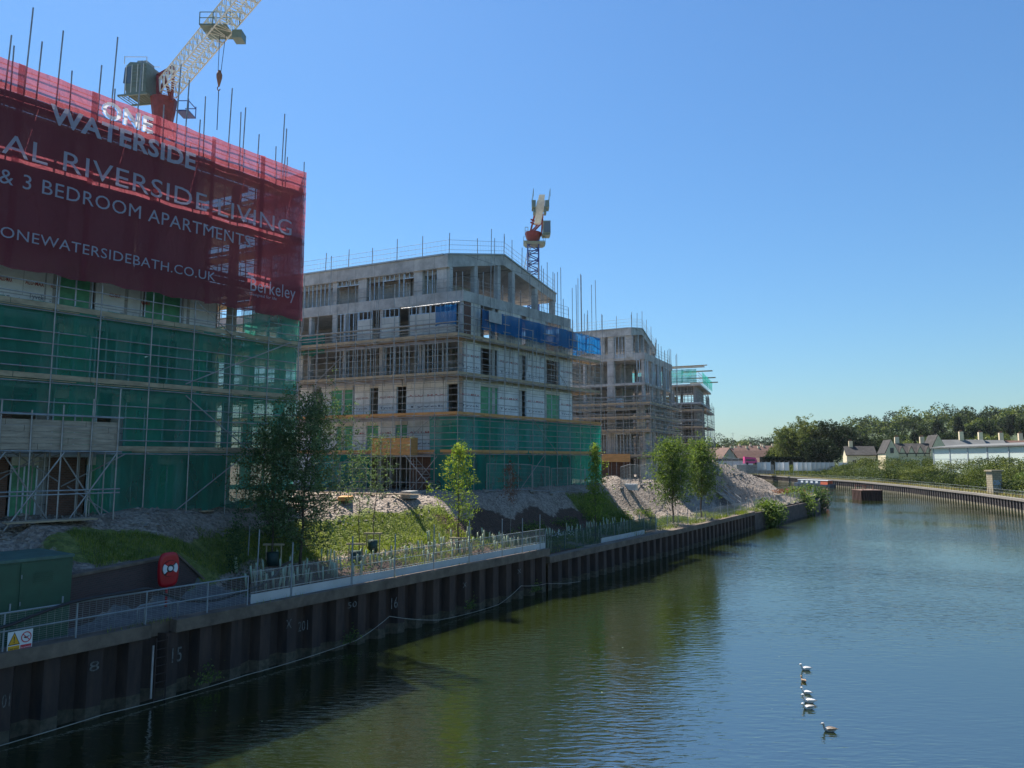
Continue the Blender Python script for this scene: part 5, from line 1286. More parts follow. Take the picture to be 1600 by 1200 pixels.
# tall thin stakes & site (temporary) fencing
def temp_fence(label, a, b, n, hz=2.0, seed=1):
    rn = random.Random(seed); a = Vector(a); b = Vector(b)
    z0 = hgt(a.x, a.y); root = empty('temporary_fence', (a.x, a.y, z0), label, 'fence')
    for i in range(n):
        p, q = a.lerp(b, i / n), a.lerp(b, (i + 1) / n); d = (q - p); off = Vector((-d.y, d.x)).normalized() * rn.uniform(-.15, .15); p, q = p + off, q - off * .5
        zp, zq = hgt(p.x, p.y) + .12, hgt(q.x, q.y) + .12; mb = MB()
        P_ = [Vector((p.x, p.y, zp)), Vector((q.x, q.y, zq)), Vector((q.x, q.y, zq + hz)), Vector((p.x, p.y, zp + hz))]
        for k in range(4): mb.bar(P_[k], P_[(k + 1) % 4], .05, seg=5)
        f = mb.build('panel_frame', M['steel'], root); mb = MB()
        for k in range(1, 26): mb.bar(P_[0].lerp(P_[1], k / 26), P_[3].lerp(P_[2], k / 26), .007)
        for k in range(1, 6): mb.bar(P_[0].lerp(P_[3], k / 6), P_[1].lerp(P_[2], k / 6), .007)
        mb.build('wire_mesh', M['meshwire'], f)
        MB().box(p.x - .15, p.x + .15, p.y - .35, p.y + .35, zp - .12, zp + .02).build('foot_block', M['concrete_dark'], root)
    return root
def sxy(px, py, z): return atz(px, py, z)
temp_fence('temporary wire fence before the netting left of the orange timber box', GS.p(15, 0, -1.3).xy, GS.p(7, 0, -1.6).xy, 3, seed=1)
temp_fence('temporary wire fence in front of the green netting of the middle building', FS.p(2, 0, -1.3).xy, FS.p(18, 0, -1.3).xy, 6, seed=2)
temp_fence('temporary wire fence at the foot of the third building', FS.p(22, 0, -1).xy, FCs.p(2, 0, -2).xy, 6, seed=3)
temp_fence('temporary wire fence on the gravel crest behind the round trees', ground(1122, 748)[:2], ground(1166, 744)[:2], 4, seed=4)
for i, (px, py, h) in enumerate(((387, 868, 2.4), (400, 928, 2.5))):
    x, y, _ = ground(px, py); tag(tube_free := MB().bar((x, y, 2.6), (x + .05, y, 2.7 + h), .05, seg=6).build('fence_post', M['rail']), ('slender grey post standing in the planting bed left of the big dark tree', 'leaning pale post just behind the start of the wire fence')[i], 'post')
# gravel stair with rails on the slope
stf = empty('site_stair', (26, 88, 3), 'narrow temporary stair with pale handrails climbing the gravel slope beyond the round trees', 'stairs')
sa = Vector((*ground(1150, 794)[:2], 0)); sb = Vector((*ground(1120, 774)[:2], 0)); sa.z = hgt(sa.x, sa.y) + .1; sb.z = hgt(sb.x, sb.y) + .2; wd = Vector((.9, .7, 0))
mb = MB()
for i in range(14): p = sa.lerp(sb, i / 13); q = sa.lerp(sb, (i + .6) / 13); mb.hexa([p, p + wd, q + wd, q] + [v + Vector((0, 0, .06)) for v in (p, p + wd, q + wd, q)])
mb.build('tread', M['oldboard'], stf)
for w in (Vector((0, 0, 0)), wd):
    for h in (.5, 1.0): tube('handrail', sa + w + Vector((0, 0, h)), sb + w + Vector((0, 0, h)), .03, M['steel'], stf)
    for i in range(4): p = sa.lerp(sb, i / 3) + w; tube('post', p, p + Vector((0, 0, 1.05)), .03, M['steel'], stf)
# loose boards, pallets of material
def board(px, py, z, l, w, ang, label, name='timber_board', mt='board', t=.06):
    x, y, _ = ground(px, py); c = Vector((x, y)); d = Vector((math.sin(R(ang)), math.cos(R(ang)))) * l / 2; n = Vector((-d.y, d.x)).normalized() * w / 2; zz = hgt(x, y) + .05
    q = [c - d - n, c + d - n, c + d + n, c - d + n]
    return tag(MB().hexa([(*p, zz) for p in q] + [(*p, zz + t) for p in q]).build(name, M[mt]), label, 'board')
board(80, 817, 5.4, 3.0, .7, 45, 'flat pale plywood sheet lying on the gravel below the left scaffold')
board(553, 765, 5.6, 6, .45, -64, 'long pale timber board lying at the foot of the net left of the orange box')
board(575, 773, 5.5, 8, .3, -64, 'thin timber board on the gravel in front of the middle scaffold')
# small digger-like arm is not shown; cabin / welfare unit glimpsed behind the big tree
wu = empty('site_cabin', (-13, 60, 5.7), 'white site cabin glimpsed between the buildings behind the big dark tree', 'cabin')
x, y = sxy(478, 757, 5.7); x, y = -17.5, 59
wz = hgt(x, y)
MB().box(x - 2, x + 3.2, y, y + 2.5, wz + .2, wz + 2.6).build('body', M['white'], wu); MB().box(x + .5, x + 1.8, y - .03, y - .005, wz + 1.3, wz + 2.1).build('window', M['glass'], wu); MB().box(x - 2.05, x + 3.25, y - .05, y + 2.55, wz + 2.602, wz + 2.7).build('roof', M['rail'], wu)

# ================================================================ VEGETATION
def quads(name, C, size, mt, parent=None, rs=None, aspect=.55, flat=0.0, jit=.4):
    rs = rs or np.random.RandomState(1); N = len(C)
    a = rs.normal(size=(N, 3)); a[:, 2] *= (1 - flat * .6); a /= np.linalg.norm(a, axis=1)[:, None]
    b = rs.normal(size=(N, 3)); b -= (b * a).sum(1)[:, None] * a; b /= np.linalg.norm(b, axis=1)[:, None]
    s = size * (1 + jit * rs.uniform(-1, 1, N))[:, None]
    a = a * s; b = b * s * aspect
    c = np.cross(a, b); c = c / np.maximum(np.linalg.norm(c, axis=1)[:, None], 1e-9) * s * .12
    V = np.stack([C - a, C - b * .9 + c, C + a, C + b * .9 + c], 1).reshape(-1, 3)
    me = bpy.data.meshes.new(name); me.vertices.add(4 * N); me.vertices.foreach_set('co', V.ravel())
    me.loops.add(4 * N); me.loops.foreach_set('vertex_index', np.arange(4 * N)); me.polygons.add(N)
    me.polygons.foreach_set('loop_start', np.arange(N) * 4); me.polygons.foreach_set('loop_total', np.full(N, 4))
    me.update(calc_edges=True); me.validate()
    return link(name, me, mt, parent)
M['leaf_dark'] = leaf_mat('dark_small_leaves', (0.042, 0.085, 0.038), (0.133, 0.189, 0.075), 1.5, .3)
M['leaf_grey'] = leaf_mat('grey_green_leaves', (0.069, 0.117, 0.058), (0.196, 0.274, 0.138), 1.5, .3)
M['leaf_bright'] = leaf_mat('yellow_green_leaves', (0.102, 0.174, 0.029), (0.29, 0.348, 0.072), 1.5, .45)
M['leaf_mid'] = leaf_mat('mid_green_leaves', (0.065, 0.116, 0.036), (0.189, 0.246, 0.072), .8, .4)
M['leaf_dead'] = leaf_mat('dead_brown_leaves', (0.145, 0.058, 0.043), (0.29, 0.131, 0.087), 2, .3)
M['leaf_far'] = leaf_mat('distant_foliage', (0.016, 0.034, 0.011), (0.061, 0.081, 0.024), .12, .25)
M['leaf_far2'] = leaf_mat('distant_olive_foliage', (0.054, 0.085, 0.024), (0.185, 0.201, 0.054), .15, .25)
M['leaf_farb'] = leaf_mat('distant_dark_foliage', (0.010, 0.022, 0.010), (0.032, 0.049, 0.018), .12, .2)
M['grassblade'] = leaf_mat('grass_blades', (0.086, 0.139, 0.026), (0.295, 0.330, 0.070), .8, .4)
def sapling(name, label, base, h, cb, w, nl, nleaf, ls, lm, r=.05, seed=1, shape='cone', bark='bark', group=None, lean=(0, 0), spread=.14, cat='tree'):
    rs = np.random.RandomState(seed); rn = random.Random(seed)
    root = empty(name, base, label, cat, group); B = Vector(base); mb = MB()
    top = B + Vector((lean[0], lean[1], h)); pts = []
    for k in range(9): f = k / 8; pts.append(B.lerp(top, f) + Vector((rn.uniform(-1, 1), rn.uniform(-1, 1), 0)) * .04 * h * .3 * (1 if 0 < k < 8 else 0) - Vector((0, 0, .15 if k == 0 else 0)))
    mb.path(pts, [r * (1 - .85 * k / 8) for k in range(9)], 7)
    mb.build('trunk', M[bark], root)
    lb_ = MB(); C = []
    for i in range(nl):
        f = cb + (1 - cb) * ((i + rn.random()) / nl) ** .9; g = (f - cb) / (1 - cb)
        if shape == 'cone': ww = w / 2 * (1 - g) ** .8 * (.55 + .45 * min(1, g * 5)) + .05
        elif shape == 'oval': ww = w / 2 * math.sqrt(max(.02, 1 - (2 * g - .85) ** 2 / 1.4))
        else: ww = w / 2 * (1 - .6 * g)
        ww *= rn.uniform(.6, 1.15); a = i * 2.4 + rn.uniform(-.5, .5)
        k = min(7.999, f * 8); p0 = pts[int(k)].lerp(pts[int(k) + 1], k - int(k))
        rise = ww * rn.uniform(.5, 1.1) if shape != 'oval' else ww * rn.uniform(.1, .8)
        p1 = p0 + Vector((math.cos(a) * ww, math.sin(a) * ww, rise)); pm = p0.lerp(p1, .5) + Vector((0, 0, -.08 * ww))
        lb_.path([p0, pm, p1], [r * .35 * (1 - .6 * f), r * .2 * (1 - .5 * f), r * .07], 4, cap=False)
        n = max(4, int(nleaf / nl)); t = rs.uniform(.15, 1.08, n) ** .8
        P = np.outer(1 - t, np.array(p0)) + np.outer(t, np.array(p1)); P += rs.normal(size=(n, 3)) * spread * (w * .25 + .25) * (.5 + t[:, None])
        P = np.repeat(P[::9], 9, axis=0); P = P + rs.normal(size=P.shape) * ls * 1.5
        C.append(P)
    lb_.build('branch', M[bark], root)
    quads('foliage', np.concatenate(C), ls, M[lm], root, rs)
    return root
def bpx(px, py, z): x, y = atz(px, py, z); return x, y
def planted(px, py, z): return ground(px, py)
b_ = planted(425, 884, 2.65); sapling('young_tree', 'dense dark small-leaved young tree with a crossbar stake, leftmost of the bank trees', b_, 6.2, .2, 4.2, 76, 12000, .058, 'leaf_dark', .05, 3, 'oval', spread=.24)
b_ = planted(468, 886, 2.65); sapling('young_tree', 'tallest dark small-leaved tree on the bank, its loose top against the middle building', b_, 7.8, .12, 4.8, 92, 15000, .06, 'leaf_grey', .075, 7, 'oval', lean=(.35, .3), spread=.24)
b_ = planted(560, 868, 2.7); sapling('young_tree', 'thin see-through sapling with sparse small leaves, left of the two stems in the grass', b_, 5.0, .38, 2.4, 26, 900, .045, 'leaf_grey', .03, 11, 'oval', spread=.2)
b_ = planted(582, 858, 2.75); sapling('young_tree', 'thin see-through sapling reaching the orange timber box, right of the two stems in the grass', b_, 6.0, .45, 2.6, 30, 1500, .045, 'leaf_grey', .03, 12, 'oval', spread=.2, lean=(.3, 0))
b_ = planted(716, 866, 2.7); sapling('young_tree', 'sunlit yellow-green conical young tree in front of the green netting, staked in the planting bed', b_, 6.1, .2, 4.0, 40, 3000, .062, 'leaf_bright', .06, 14, 'cone', spread=.12)
b_ = planted(797, 838, 2.8); sapling('young_tree', 'dead young tree with reddish brown leaves and a pale wrapped stem', b_, 4.9, .45, 1.3, 26, 1100, .05, 'leaf_dead', .035, 15, 'oval', bark='birch', spread=.16)
b_ = planted(931, 846, 2.4); sapling('young_tree', 'slender bright green young tree before the corner of the netting', b_, 6.9, .18, 2.2, 40, 2600, .075, 'leaf_bright', .05, 18, 'cone', spread=.14)
b_ = planted(1052, 818, 2.15); sapling('round_tree', 'full grey-green oval tree with a clear stem, left of the two on the gravel slope', b_, 7.2, .26, 4.0, 80, 11000, .085, 'leaf_mid', .09, 21, 'oval', spread=.26)
b_ = planted(1097, 810, 2.15); sapling('round_tree', 'lighter grey-green oval tree with a clear stem, right of the two on the gravel slope', b_, 7.4, .26, 3.7, 80, 9500, .085, 'leaf_mid', .09, 22, 'oval', spread=.26)
# stakes and green root shields at the young trees
for px, py, z in ((426, 884, 2.65), (555, 880, 2.7), (582, 862, 2.75), (716, 868, 2.7)):
    x, y, zz = planted(px, py, z); r_ = empty('tree_stake', (x, y + .1, zz), {426: 'pale crossbar stake with a green tub at the dark left tree', 555: 'crossbar stake and green tub at the left of the two thin saplings', 582: 'crossbar stake and green tub at the right of the two thin saplings', 716: 'short crossbar stake at the sunlit conical tree'}[px], 'stake')
    for s in (-.35, .35): tube('stake', (x + s, y + .1, zz - .1), (x + s, y + .1, zz + 1.0), .035, M['wood_pale'], r_)
    MB().bar((x - .5, y + .06, zz + .95), (x + .5, y + .06, zz + .95), .07, .09).build('crossbar', M['wood_pale'], r_)
    if px != 716: MB().path([(x, y, zz), (x, y, zz + .3), (x, y, zz + .6)], [.3, .26, .28], 10).build('tub', mat('green_tub', (.015, .05, .045), .6), r_)
# tree guards in the planting bed
rn = random.Random(77); gm = MB(); gm.path([(0, 0, 0), (0, 0, .33), (0, 0, .66)], [.042, .04, .046], 6); gme = gm.mesh('guard', [mat('translucent_guard', (.42, .50, .34), .6, var=.25)]); sm_ = MB(); sm_.bar((.05, 0, -.1), (.05, 0, .74), .025); sme = sm_.mesh('cane', [M['wood_pale']])
n = 0
for i in range(230):
    u = rn.uniform(10.2, 32.5) if i < 165 else rn.uniform(33, 50); v = rn.uniform(.9, 5.0) if i < 165 else rn.uniform(1.2, 4.5)
    x, y = bxy(u, v); zz = hgt(x, y); sun_ = 16.5 < u < 33
    g = bpy.data.objects.new('tree_guard', None); col.objects.link(g); g.location = (x, y, zz); g.empty_display_size = .1
    lab = ('pale green tube guard on a cane in the nearer shaded part of the planting bed', 'pale green tube guard on a cane in the sunlit part of the planting bed', 'pale green tube guard on a cane in the shaded bank beyond the coping step')[0 if u <= 16.5 else (1 if u < 33 else 2)]
    tag(g, lab, 'tree guard', 'tree guards in the nearer bed' if u <= 16.5 else ('tree guards in the sunlit bed' if u < 33 else 'tree guards beyond the step'))
    g.rotation_euler = (rn.uniform(-.12, .12), rn.uniform(-.12, .12), rn.uniform(0, 6)); s = rn.uniform(.85, 1.15) * (1 if i < 165 else 1.3); g.scale = (1, 1, s)
    for nm, me in (('tube', gme), ('cane', sme)): o = bpy.data.objects.new(nm, me); col.objects.link(o); o.parent = g
# grass, weeds and stones as ground cover
rs = np.random.RandomState(5)
def scatter(cond, n, box):
    out = []
    while len(out) < n:
        U_ = rs.uniform(box[0], box[1], n * 2); V_ = rs.uniform(box[2], box[3], n * 2)
        X = BO.x + BU.x * U_ + BN.x * V_; Y = BO.y + BU.y * U_ + BN.y * V_
        d, _, _ = sdist(NEAR, X[None], Y[None], 1); Z = site_height(X[None], Y[None], d)[0]
        ok = cond(U_, V_, X, Y)
        out += list(zip(X[ok], Y[ok], Z[ok]))
    return np.array(out[:n])
G = scatter(lambda u, v, x, y: (v + .5 * vnoise(x, y, .8, 9) * .5 < 7.0) & (v > 4.4 - 1.2 * (u < 10)) & (u > 4) & (v < 7 - 1.2 * (u < 10)) & (u < 27.5) & (v > wall_v(u) + .6), 16000, (4, 28, 3, 7.6))
def blades(name, P, h, w, mt, parent=None):
    N = len(P); a = rs.uniform(0, 6.28, N); hh = h * rs.uniform(.5, 1.3, N); l = rs.normal(size=(N, 2)) * .35 * hh[:, None]
    dx = np.stack([np.cos(a) * w, np.sin(a) * w, np.zeros(N)], 1); tip = P + np.stack([l[:, 0], l[:, 1], hh], 1); P = P - np.array([0, 0, .02])
    V = np.stack([P - dx, P + dx, tip + dx * .2, tip - dx * .2], 1).reshape(-1, 3)
    me = bpy.data.meshes.new(name); me.vertices.add(4 * N); me.vertices.foreach_set('co', V.ravel()); me.loops.add(4 * N); me.loops.foreach_set('vertex_index', np.arange(4 * N))
    me.polygons.add(N); me.polygons.foreach_set('loop_start', np.arange(N) * 4); me.polygons.foreach_set('loop_total', np.full(N, 4)); me.update(calc_edges=True)
    return link(name, me, mt, parent)
tag(blades('grass', G, .16, .012, M['grassblade']), kind='stuff')
G = scatter(lambda u, v, x, y: (v > 2.2) & (v < 8.6 - .0 * u), 9000, (44, 51.5, 2, 7.6)); tag(blades('grass', G, .2, .018, M['grassblade']), kind='stuff')
G = scatter(lambda u, v, x, y: np.sin(u * 1.7) + np.sin(u * .6 + 2) > -.2, 2500, (16, 36, .7, 5.2)); tag(blades('weeds', G, .26, .02, M['grassblade']), kind='stuff')
G = scatter(lambda u, v, x, y: np.sin(u * .9) > -.3, 5000, (36, 78, .8, 3.6)); tag(blades('weeds', G, .38, .02, M['grassblade']), kind='stuff')
# low plants: leafy clumps in the bed
G = scatter(lambda u, v, x, y: np.sin(u * 2.1 + v * 1.5) > .55, 3000, (14, 34, 2.5, 5.4)); G[:, 2] += rs.uniform(0, .3, len(G)); tag(quads('ground_cover', G, .05, M['leaf_bright'], rs=rs), kind='stuff')
G = scatter(lambda u, v, x, y: np.sin(u * 1.1 + v * 2) > .3, 3500, (9, 60, 1.6, 4.8)); G[:, 2] += rs.uniform(0, .3, len(G)); tag(quads('ground_cover', G, .06, M['leaf_dark'], rs=rs), kind='stuff')
G = np.array([(*bxy(u, rs.uniform(-.02, .5)), 2.6) for u in rs.uniform(-4, 29, 500)]); G = G[rs.rand(500) < (np.sin(G[:, 0] * 1.9) > .3)]; tag(blades('weeds', G, .14, .012, M['grassblade']), kind='stuff')
P_ = []
for u0_ in (6.5, 13.2, 21.5, 27.8):
    for k in range(160): x_, y_ = bxy(u0_ + rs.normal() * .25, -.02 - abs(rs.normal()) * .07); P_.append((x_, y_, .25 + abs(rs.normal()) * .25))
tag(quads('wall_weeds', np.array(P_), .05, M['leaf_mid'], None, rs), kind='stuff')
G = scatter(lambda u, v, x, y: np.sin(u * 1.3 + v) + np.sin(v * 2.3 + 1) > .1, 9000, (34, 58, 2.2, 5.6)); G[:, 2] += rs.uniform(0, .45, len(G)); tag(quads('ground_cover', G, .07, M['leaf_mid'], rs=rs), kind='stuff')
# stones
def stones(name, P, s0, s1, mt):
    N = len(P); T = np.array([(1, 0, 0), (-.5, .87, 0), (-.5, -.87, 0), (0, 0, .8), (0, 0, -.6)]); F = np.array([(0, 1, 3), (1, 2, 3), (2, 0, 3), (1, 0, 4), (2, 1, 4), (0, 2, 4)])
    s = (s0 + (s1 - s0) * rs.uniform(0, 1, N) ** 3); V = T[None] * (1 + .45 * rs.normal(size=(N, 5, 3))) ; a = rs.uniform(0, 6.28, N); c, d = np.cos(a), np.sin(a)
    X = V[..., 0] * c[:, None] - V[..., 1] * d[:, None]; Y = V[..., 0] * d[:, None] + V[..., 1] * c[:, None]; V = np.stack([X, Y, V[..., 2]], -1) * s[:, None, None] + P[:, None, :]
    f = (F[None] + (np.arange(N) * 5)[:, None, None]).reshape(-1, 3)
    me = bpy.data.meshes.new(name); me.from_pydata(V.reshape(-1, 3).tolist(), [], f.tolist()); me.update(); return tag(link(name, me, mt), kind='stuff')
M['stone'] = mat('rubble_stone', (.30, .26, .22), .95, var=.5, scale=2.5)
G = scatter(lambda u, v, x, y: (v > 6.3) & ((u < 26) | (v > 8.2)), 9000, (-4, 60, 6, 13)); stones('gravel', G, .03, .14, M['stone'])
G = scatter(lambda u, v, x, y: (v > 1.2), 9000, (60, 104, 1, 18)); stones('gravel', G, .04, .22, M['stone'])
# clods of planting soil
G = scatter(lambda u, v, x, y: v > .7, 4000, (10, 34, .7, 4)); stones('soil_clods', G, .02, .09, mat('mulch', (.13, .075, .05), .95, var=.5, scale=8))
# bushes
def bush(name, label, c, rx, ry, rz, n, ls, lm, seed=1, cat='bush', group=None, lobes=7, parent=None, part=None):
    rs_ = np.random.RandomState(seed); C = []
    for k in range(lobes):
        a = rs_.uniform(0, 6.28); q = np.array([math.cos(a) * rx * rs_.uniform(.1, .62), math.sin(a) * ry * rs_.uniform(.1, .62), rz * rs_.uniform(.25, .75)]); r = rs_.uniform(.35, .6)
        m = n // lobes; d = rs_.normal(size=(m, 3)); d /= np.linalg.norm(d, axis=1)[:, None]; rr_ = rs_.uniform(.6, 1.25, m)[:, None]
        C.append(q + d * rr_ * np.array([rx * r, ry * r, rz * r * .85]))
    C = np.concatenate(C); C[:, 2] = np.maximum(C[:, 2], 0) ; C += np.array(c)
    if parent is not None: return quads(part or 'crown', C, ls, M[lm], parent, rs_)
    o = quads(name, C, ls, M[lm], None, rs_); return tag(o, label, cat, group)
for i, (px, py, z, r, lm, lab) in enumerate(((1207, 815, .6, 2.6, 'leaf_mid', 'bush spilling over the stone wall into the water, nearest the end of the sheet piling'), (1252, 796, .8, 3.2, 'leaf_mid', 'bush on the stone wall just before the tip of the left bank'), (1270, 788, .8, 3.0, 'leaf_dark', 'darkest bush hanging at the very tip of the left bank'), (1228, 806, .3, 1.1, 'leaf_dark', 'small bush low on the stone wall between two larger ones'))):
    x, y = atz(px, py, z); bush('bush', lab, (x, y, z - .8), r, r, r * 1.15, 3600, .16, lm, 40 + i)
x, y = planted(366, 900, 2.8)[:2]; bush('bush', 'narrow dark leafy shrub at the end of the handrail left of the tall trees', (x, y, hgt(x, y)), .55, .55, 2.4, 1400, .05, 'leaf_dark', 50)
x, y = planted(880, 852, 2.2)[:2]; bush('flowering_weed', 'clump of white-flowered weeds by the step in the coping', (x, y, hgt(x, y)), .9, .5, .8, 500, .04, 'leaf_bright', 51, cat='plant')
rs = np.random.RandomState(6); P_ = np.array([x, y, hgt(x, y)]) + rs.normal(size=(60, 3)) * np.array([.6, .3, .12]) + np.array([0, 0, .75]); 
tag(quads('flower_heads', P_, .07, M['white'], None, rs), 'white flower heads over the weeds at the coping step', 'flowers')
x, y = planted(1228, 779, 2.5)[:2]; bush('bush', 'reddish brown scrub on the gravel tip before the moored boat', (x + 3, y + 6, hgt(x, y) - .1), 3.5, 2, 1.2, 900, .12, 'leaf_dead', 53)

# ================================================================ FAR BANK
def big_tree(label, x, y, h, w, n, ls, lm, seed, group=None, name='broadleaf_tree', cat='tree', lobes=16, cone=False):
    z = fhgt(x, y); root = empty(name, (x, y, z), label, cat, group); mb = MB()
    mb.path([(x, y, z - .5), (x + .02 * h, y, z + h * .3), (x, y, z + h * .7)], [h * .03, h * .022, h * .008], 7)
    for k in range(5): a = k * 1.3; mb.path([(x, y, z + h * .28), (x + math.cos(a) * w * .2, y + math.sin(a) * w * .2, z + h * .5), (x + math.cos(a) * w * .36, y + math.sin(a) * w * .36, z + h * .66)], [h * .012, h * .008, h * .003], 5)
    mb.build('trunk', M['bark'], root)
    rs_ = np.random.RandomState(seed); C = []
    for k in range(lobes):
        f = rs_.uniform(0, 1) if not cone else (k + .5) / lobes
        zc = h * (.30 + .55 * f); a = rs_.uniform(0, 6.28)
        lim = w / 2 * (math.sqrt(max(.05, 1 - ((f - .35) / .75) ** 2)) if not cone else (1 - f * .85)); rad = lim * rs_.uniform(.2, .75) if not cone else lim * .3
        r = w * rs_.uniform(.16, .26) if not cone else lim * .75 + .2; m = n // lobes; d = rs_.normal(size=(m, 3)); d /= np.linalg.norm(d, axis=1)[:, None]
        Q = np.array([math.cos(a) * rad, math.sin(a) * rad, zc]) + d * rs_.uniform(.6, 1.12, m)[:, None] * np.array([r, r, r * .8]); Q = np.repeat(Q[::14], 14, axis=0); C.append(Q + rs_.normal(size=Q.shape) * ls * 1.15)
    C = np.concatenate(C) + np.array([x, y, z]); quads('crown', C, ls, M[lm], root, rs_); return root
def far_at(px, Y): return (px - 800) / 1110. * Y
for i, (px, Y, h, w, lm, lab) in enumerate(((1232, 300, 20.0, 16, 'leaf_far2', 'rounded olive-green tree at the left end of the large clump'), (1262, 305, 23.5, 19, 'leaf_far2', 'tallest rounded tree of the large clump on the far bank'), (1297, 300, 21, 18, 'leaf_farb', 'dark rounded tree at the right end of the large clump'), (1322, 330, 20, 13, 'leaf_farb', 'dark tree behind the right edge of the large clump'), (1280, 290, 13, 14, 'leaf_farb', 'low dark spreading tree in front of the large clump'), (1212, 310, 11, 9, 'leaf_far', 'small dark tree leaning out of the left side of the large clump'),
        (1350, 330, 14, 13, 'leaf_farb', 'dark tree behind the small gabled house'), (1372, 340, 15, 12, 'leaf_far', 'mid green tree rising behind the hedge between the two stone houses'), (1117, 330, 12, 9, 'leaf_far', 'dark tree top showing between the farthest frame and the red-roofed house'))):
    big_tree(lab, far_at(px, Y), Y, h, w, 9000, .36, lm, 60 + i, lobes=24)
for i, (px, Y, h, w, cone, lm, lab) in enumerate(((1427, 420, 14, 8, True, 'leaf_farb', 'dark conifer on the ridge above the double-gabled house'), (1463, 440, 19, 12, True, 'leaf_farb', 'broad dark conifer on the ridge above the long shed'), (1497, 440, 21, 9, True, 'leaf_farb', 'tallest pointed conifer on the ridge'), (1440, 430, 15, 10, False, 'leaf_far', 'round tree between two ridge conifers, left'), (1480, 400, 14, 12, False, 'leaf_far', 'round tree between two ridge conifers, right'), (1520, 420, 16, 12, False, 'leaf_farb', 'wide dark tree right of the tallest conifer'), (1545, 440, 17, 14, False, 'leaf_far', 'spreading tree above the shed roof'), (1575, 440, 18, 13, False, 'leaf_farb', 'dark tree near the right edge of the ridge'), (1600, 430, 17, 12, False, 'leaf_far', 'tree cut by the right edge of the view on the ridge'), (1395, 400, 13, 12, False, 'leaf_far', 'rounded tree on the slope above the hedge'), (1560, 380, 12, 14, False, 'leaf_far2', 'pale green round tree below the ridge'), (1410, 380, 10, 12, False, 'leaf_far2', 'pale green tree behind the double-gabled house'))):
    big_tree(lab, far_at(px, Y), Y, h, w, 5200, .42, lm, 90 + i, cone=cone, lobes=14, name='conifer' if cone else 'broadleaf_tree')
# the wooded hillside, one mass
rs = np.random.RandomState(31); C = []
for k in range(760):
    Y = rs.uniform(400, 1300); az = rs.uniform(.36, .80) if Y < 650 else rs.uniform(.10, .85); x = az * Y; z = fhgt(x, Y); r = rs.choice([3.2, 4.5, 6, 8.5]) * rs.uniform(.85, 1.15) * (1 + (Y - 400) / 900); m = 230
    d = rs.normal(size=(m, 3)); d /= np.linalg.norm(d, axis=1)[:, None]; d[:, 2] = (np.abs(d[:, 2]) * 1.3 - .2) * rs.choice([.8, 1.0, 1.3])
    C.append(np.array([x, Y, z + r * .25]) + d * rs.uniform(.82, 1.02, m)[:, None] * r * np.array([1, 1, .95]))
rs.shuffle(C)
for k_, lm in enumerate(('leaf_far', 'leaf_farb', 'leaf_far2')): tag(quads('hillside_wood', np.concatenate(C[k_::3]), .9, M[lm], None, rs), kind='stuff')
# undergrowth band along the towpath
atF, LF_ = walk([Vector(p) for p in FAR[1:11]]); C = []; C2 = []
for s in np.arange(8, LF_ - 10, .85):
    p, d = atF(s); N = Vector((d.y, -d.x))
    for k in range(4):
        o = rs.uniform(3.6, 15); q = p + N * o; r = rs.uniform(.8, 2.1); z = fhgt(q.x, q.y); m = 95
        dd = rs.normal(size=(m, 3)); dd /= np.linalg.norm(dd, axis=1)[:, None]
        hh = (.7 + .13 * (o - 3.6)) * (1 if 95 < q.y < 230 else .6)
        (C if rs.rand() < .6 else C2).append(np.array([q.x, q.y, z + hh * 1.9]) + dd * rs.uniform(.7, 1.1, m)[:, None] * np.array([r, r, r * .75 if q.y < 230 else r * .5]))
tag(quads('undergrowth', np.concatenate(C), .17, M['leaf_far2'], None, rs), kind='stuff'); tag(quads('undergrowth', np.concatenate(C2), .17, M['leaf_far'], None, rs), kind='stuff')
P, N_ = [], 0
for s in np.arange(5, LF_ - 10, .35):
    p, d = atF(s); N = Vector((d.y, -d.x))
    for k in range(10): q = p + N * rs.uniform(.8, 4.2); P.append((q.x, q.y, 2.02))
tag(blades('grass', np.array(P), .45, .03, leaf_mat('dry_grass', (0.29, 0.217, 0.087), (0.522, 0.406, 0.189), .3, .3)), kind='stuff')
for i, (px, Y, r, h, lm, lab) in enumerate(((1529, 142, 4.0, 4.6, 'leaf_far2', 'spreading leafy shrub standing against the long pale shed'), (1583, 134, 3.2, 3.4, 'leaf_far2', 'shrub right of the stone pillar on the far bank'), (1603, 128, 2.8, 3.0, 'leaf_mid', 'shrub at the right edge beside the far coping'), (1420, 182, 5, 3.2, 'leaf_far2', 'broad bright bush on the towpath bank below the double-gabled house'), (1395, 188, 4, 3.6, 'leaf_far', 'tall dark bush left of the broad bright bush'), (1470, 166, 4.2, 2.6, 'leaf_far', 'rounded dark bush before the left end of the shed'), (1505, 152, 3.6, 2.4, 'leaf_far', 'rounded bush before the shed, left of the spreading shrub'), (1448, 176, 4.2, 2.9, 'leaf_far2', 'rounded green bush between the broad bright bush and the shed'))):
    x = far_at(px, Y); bush('bush', lab, (x, Y, fhgt(x, Y)), r, r, h, 5200, .15, lm, 120 + i, lobes=12)
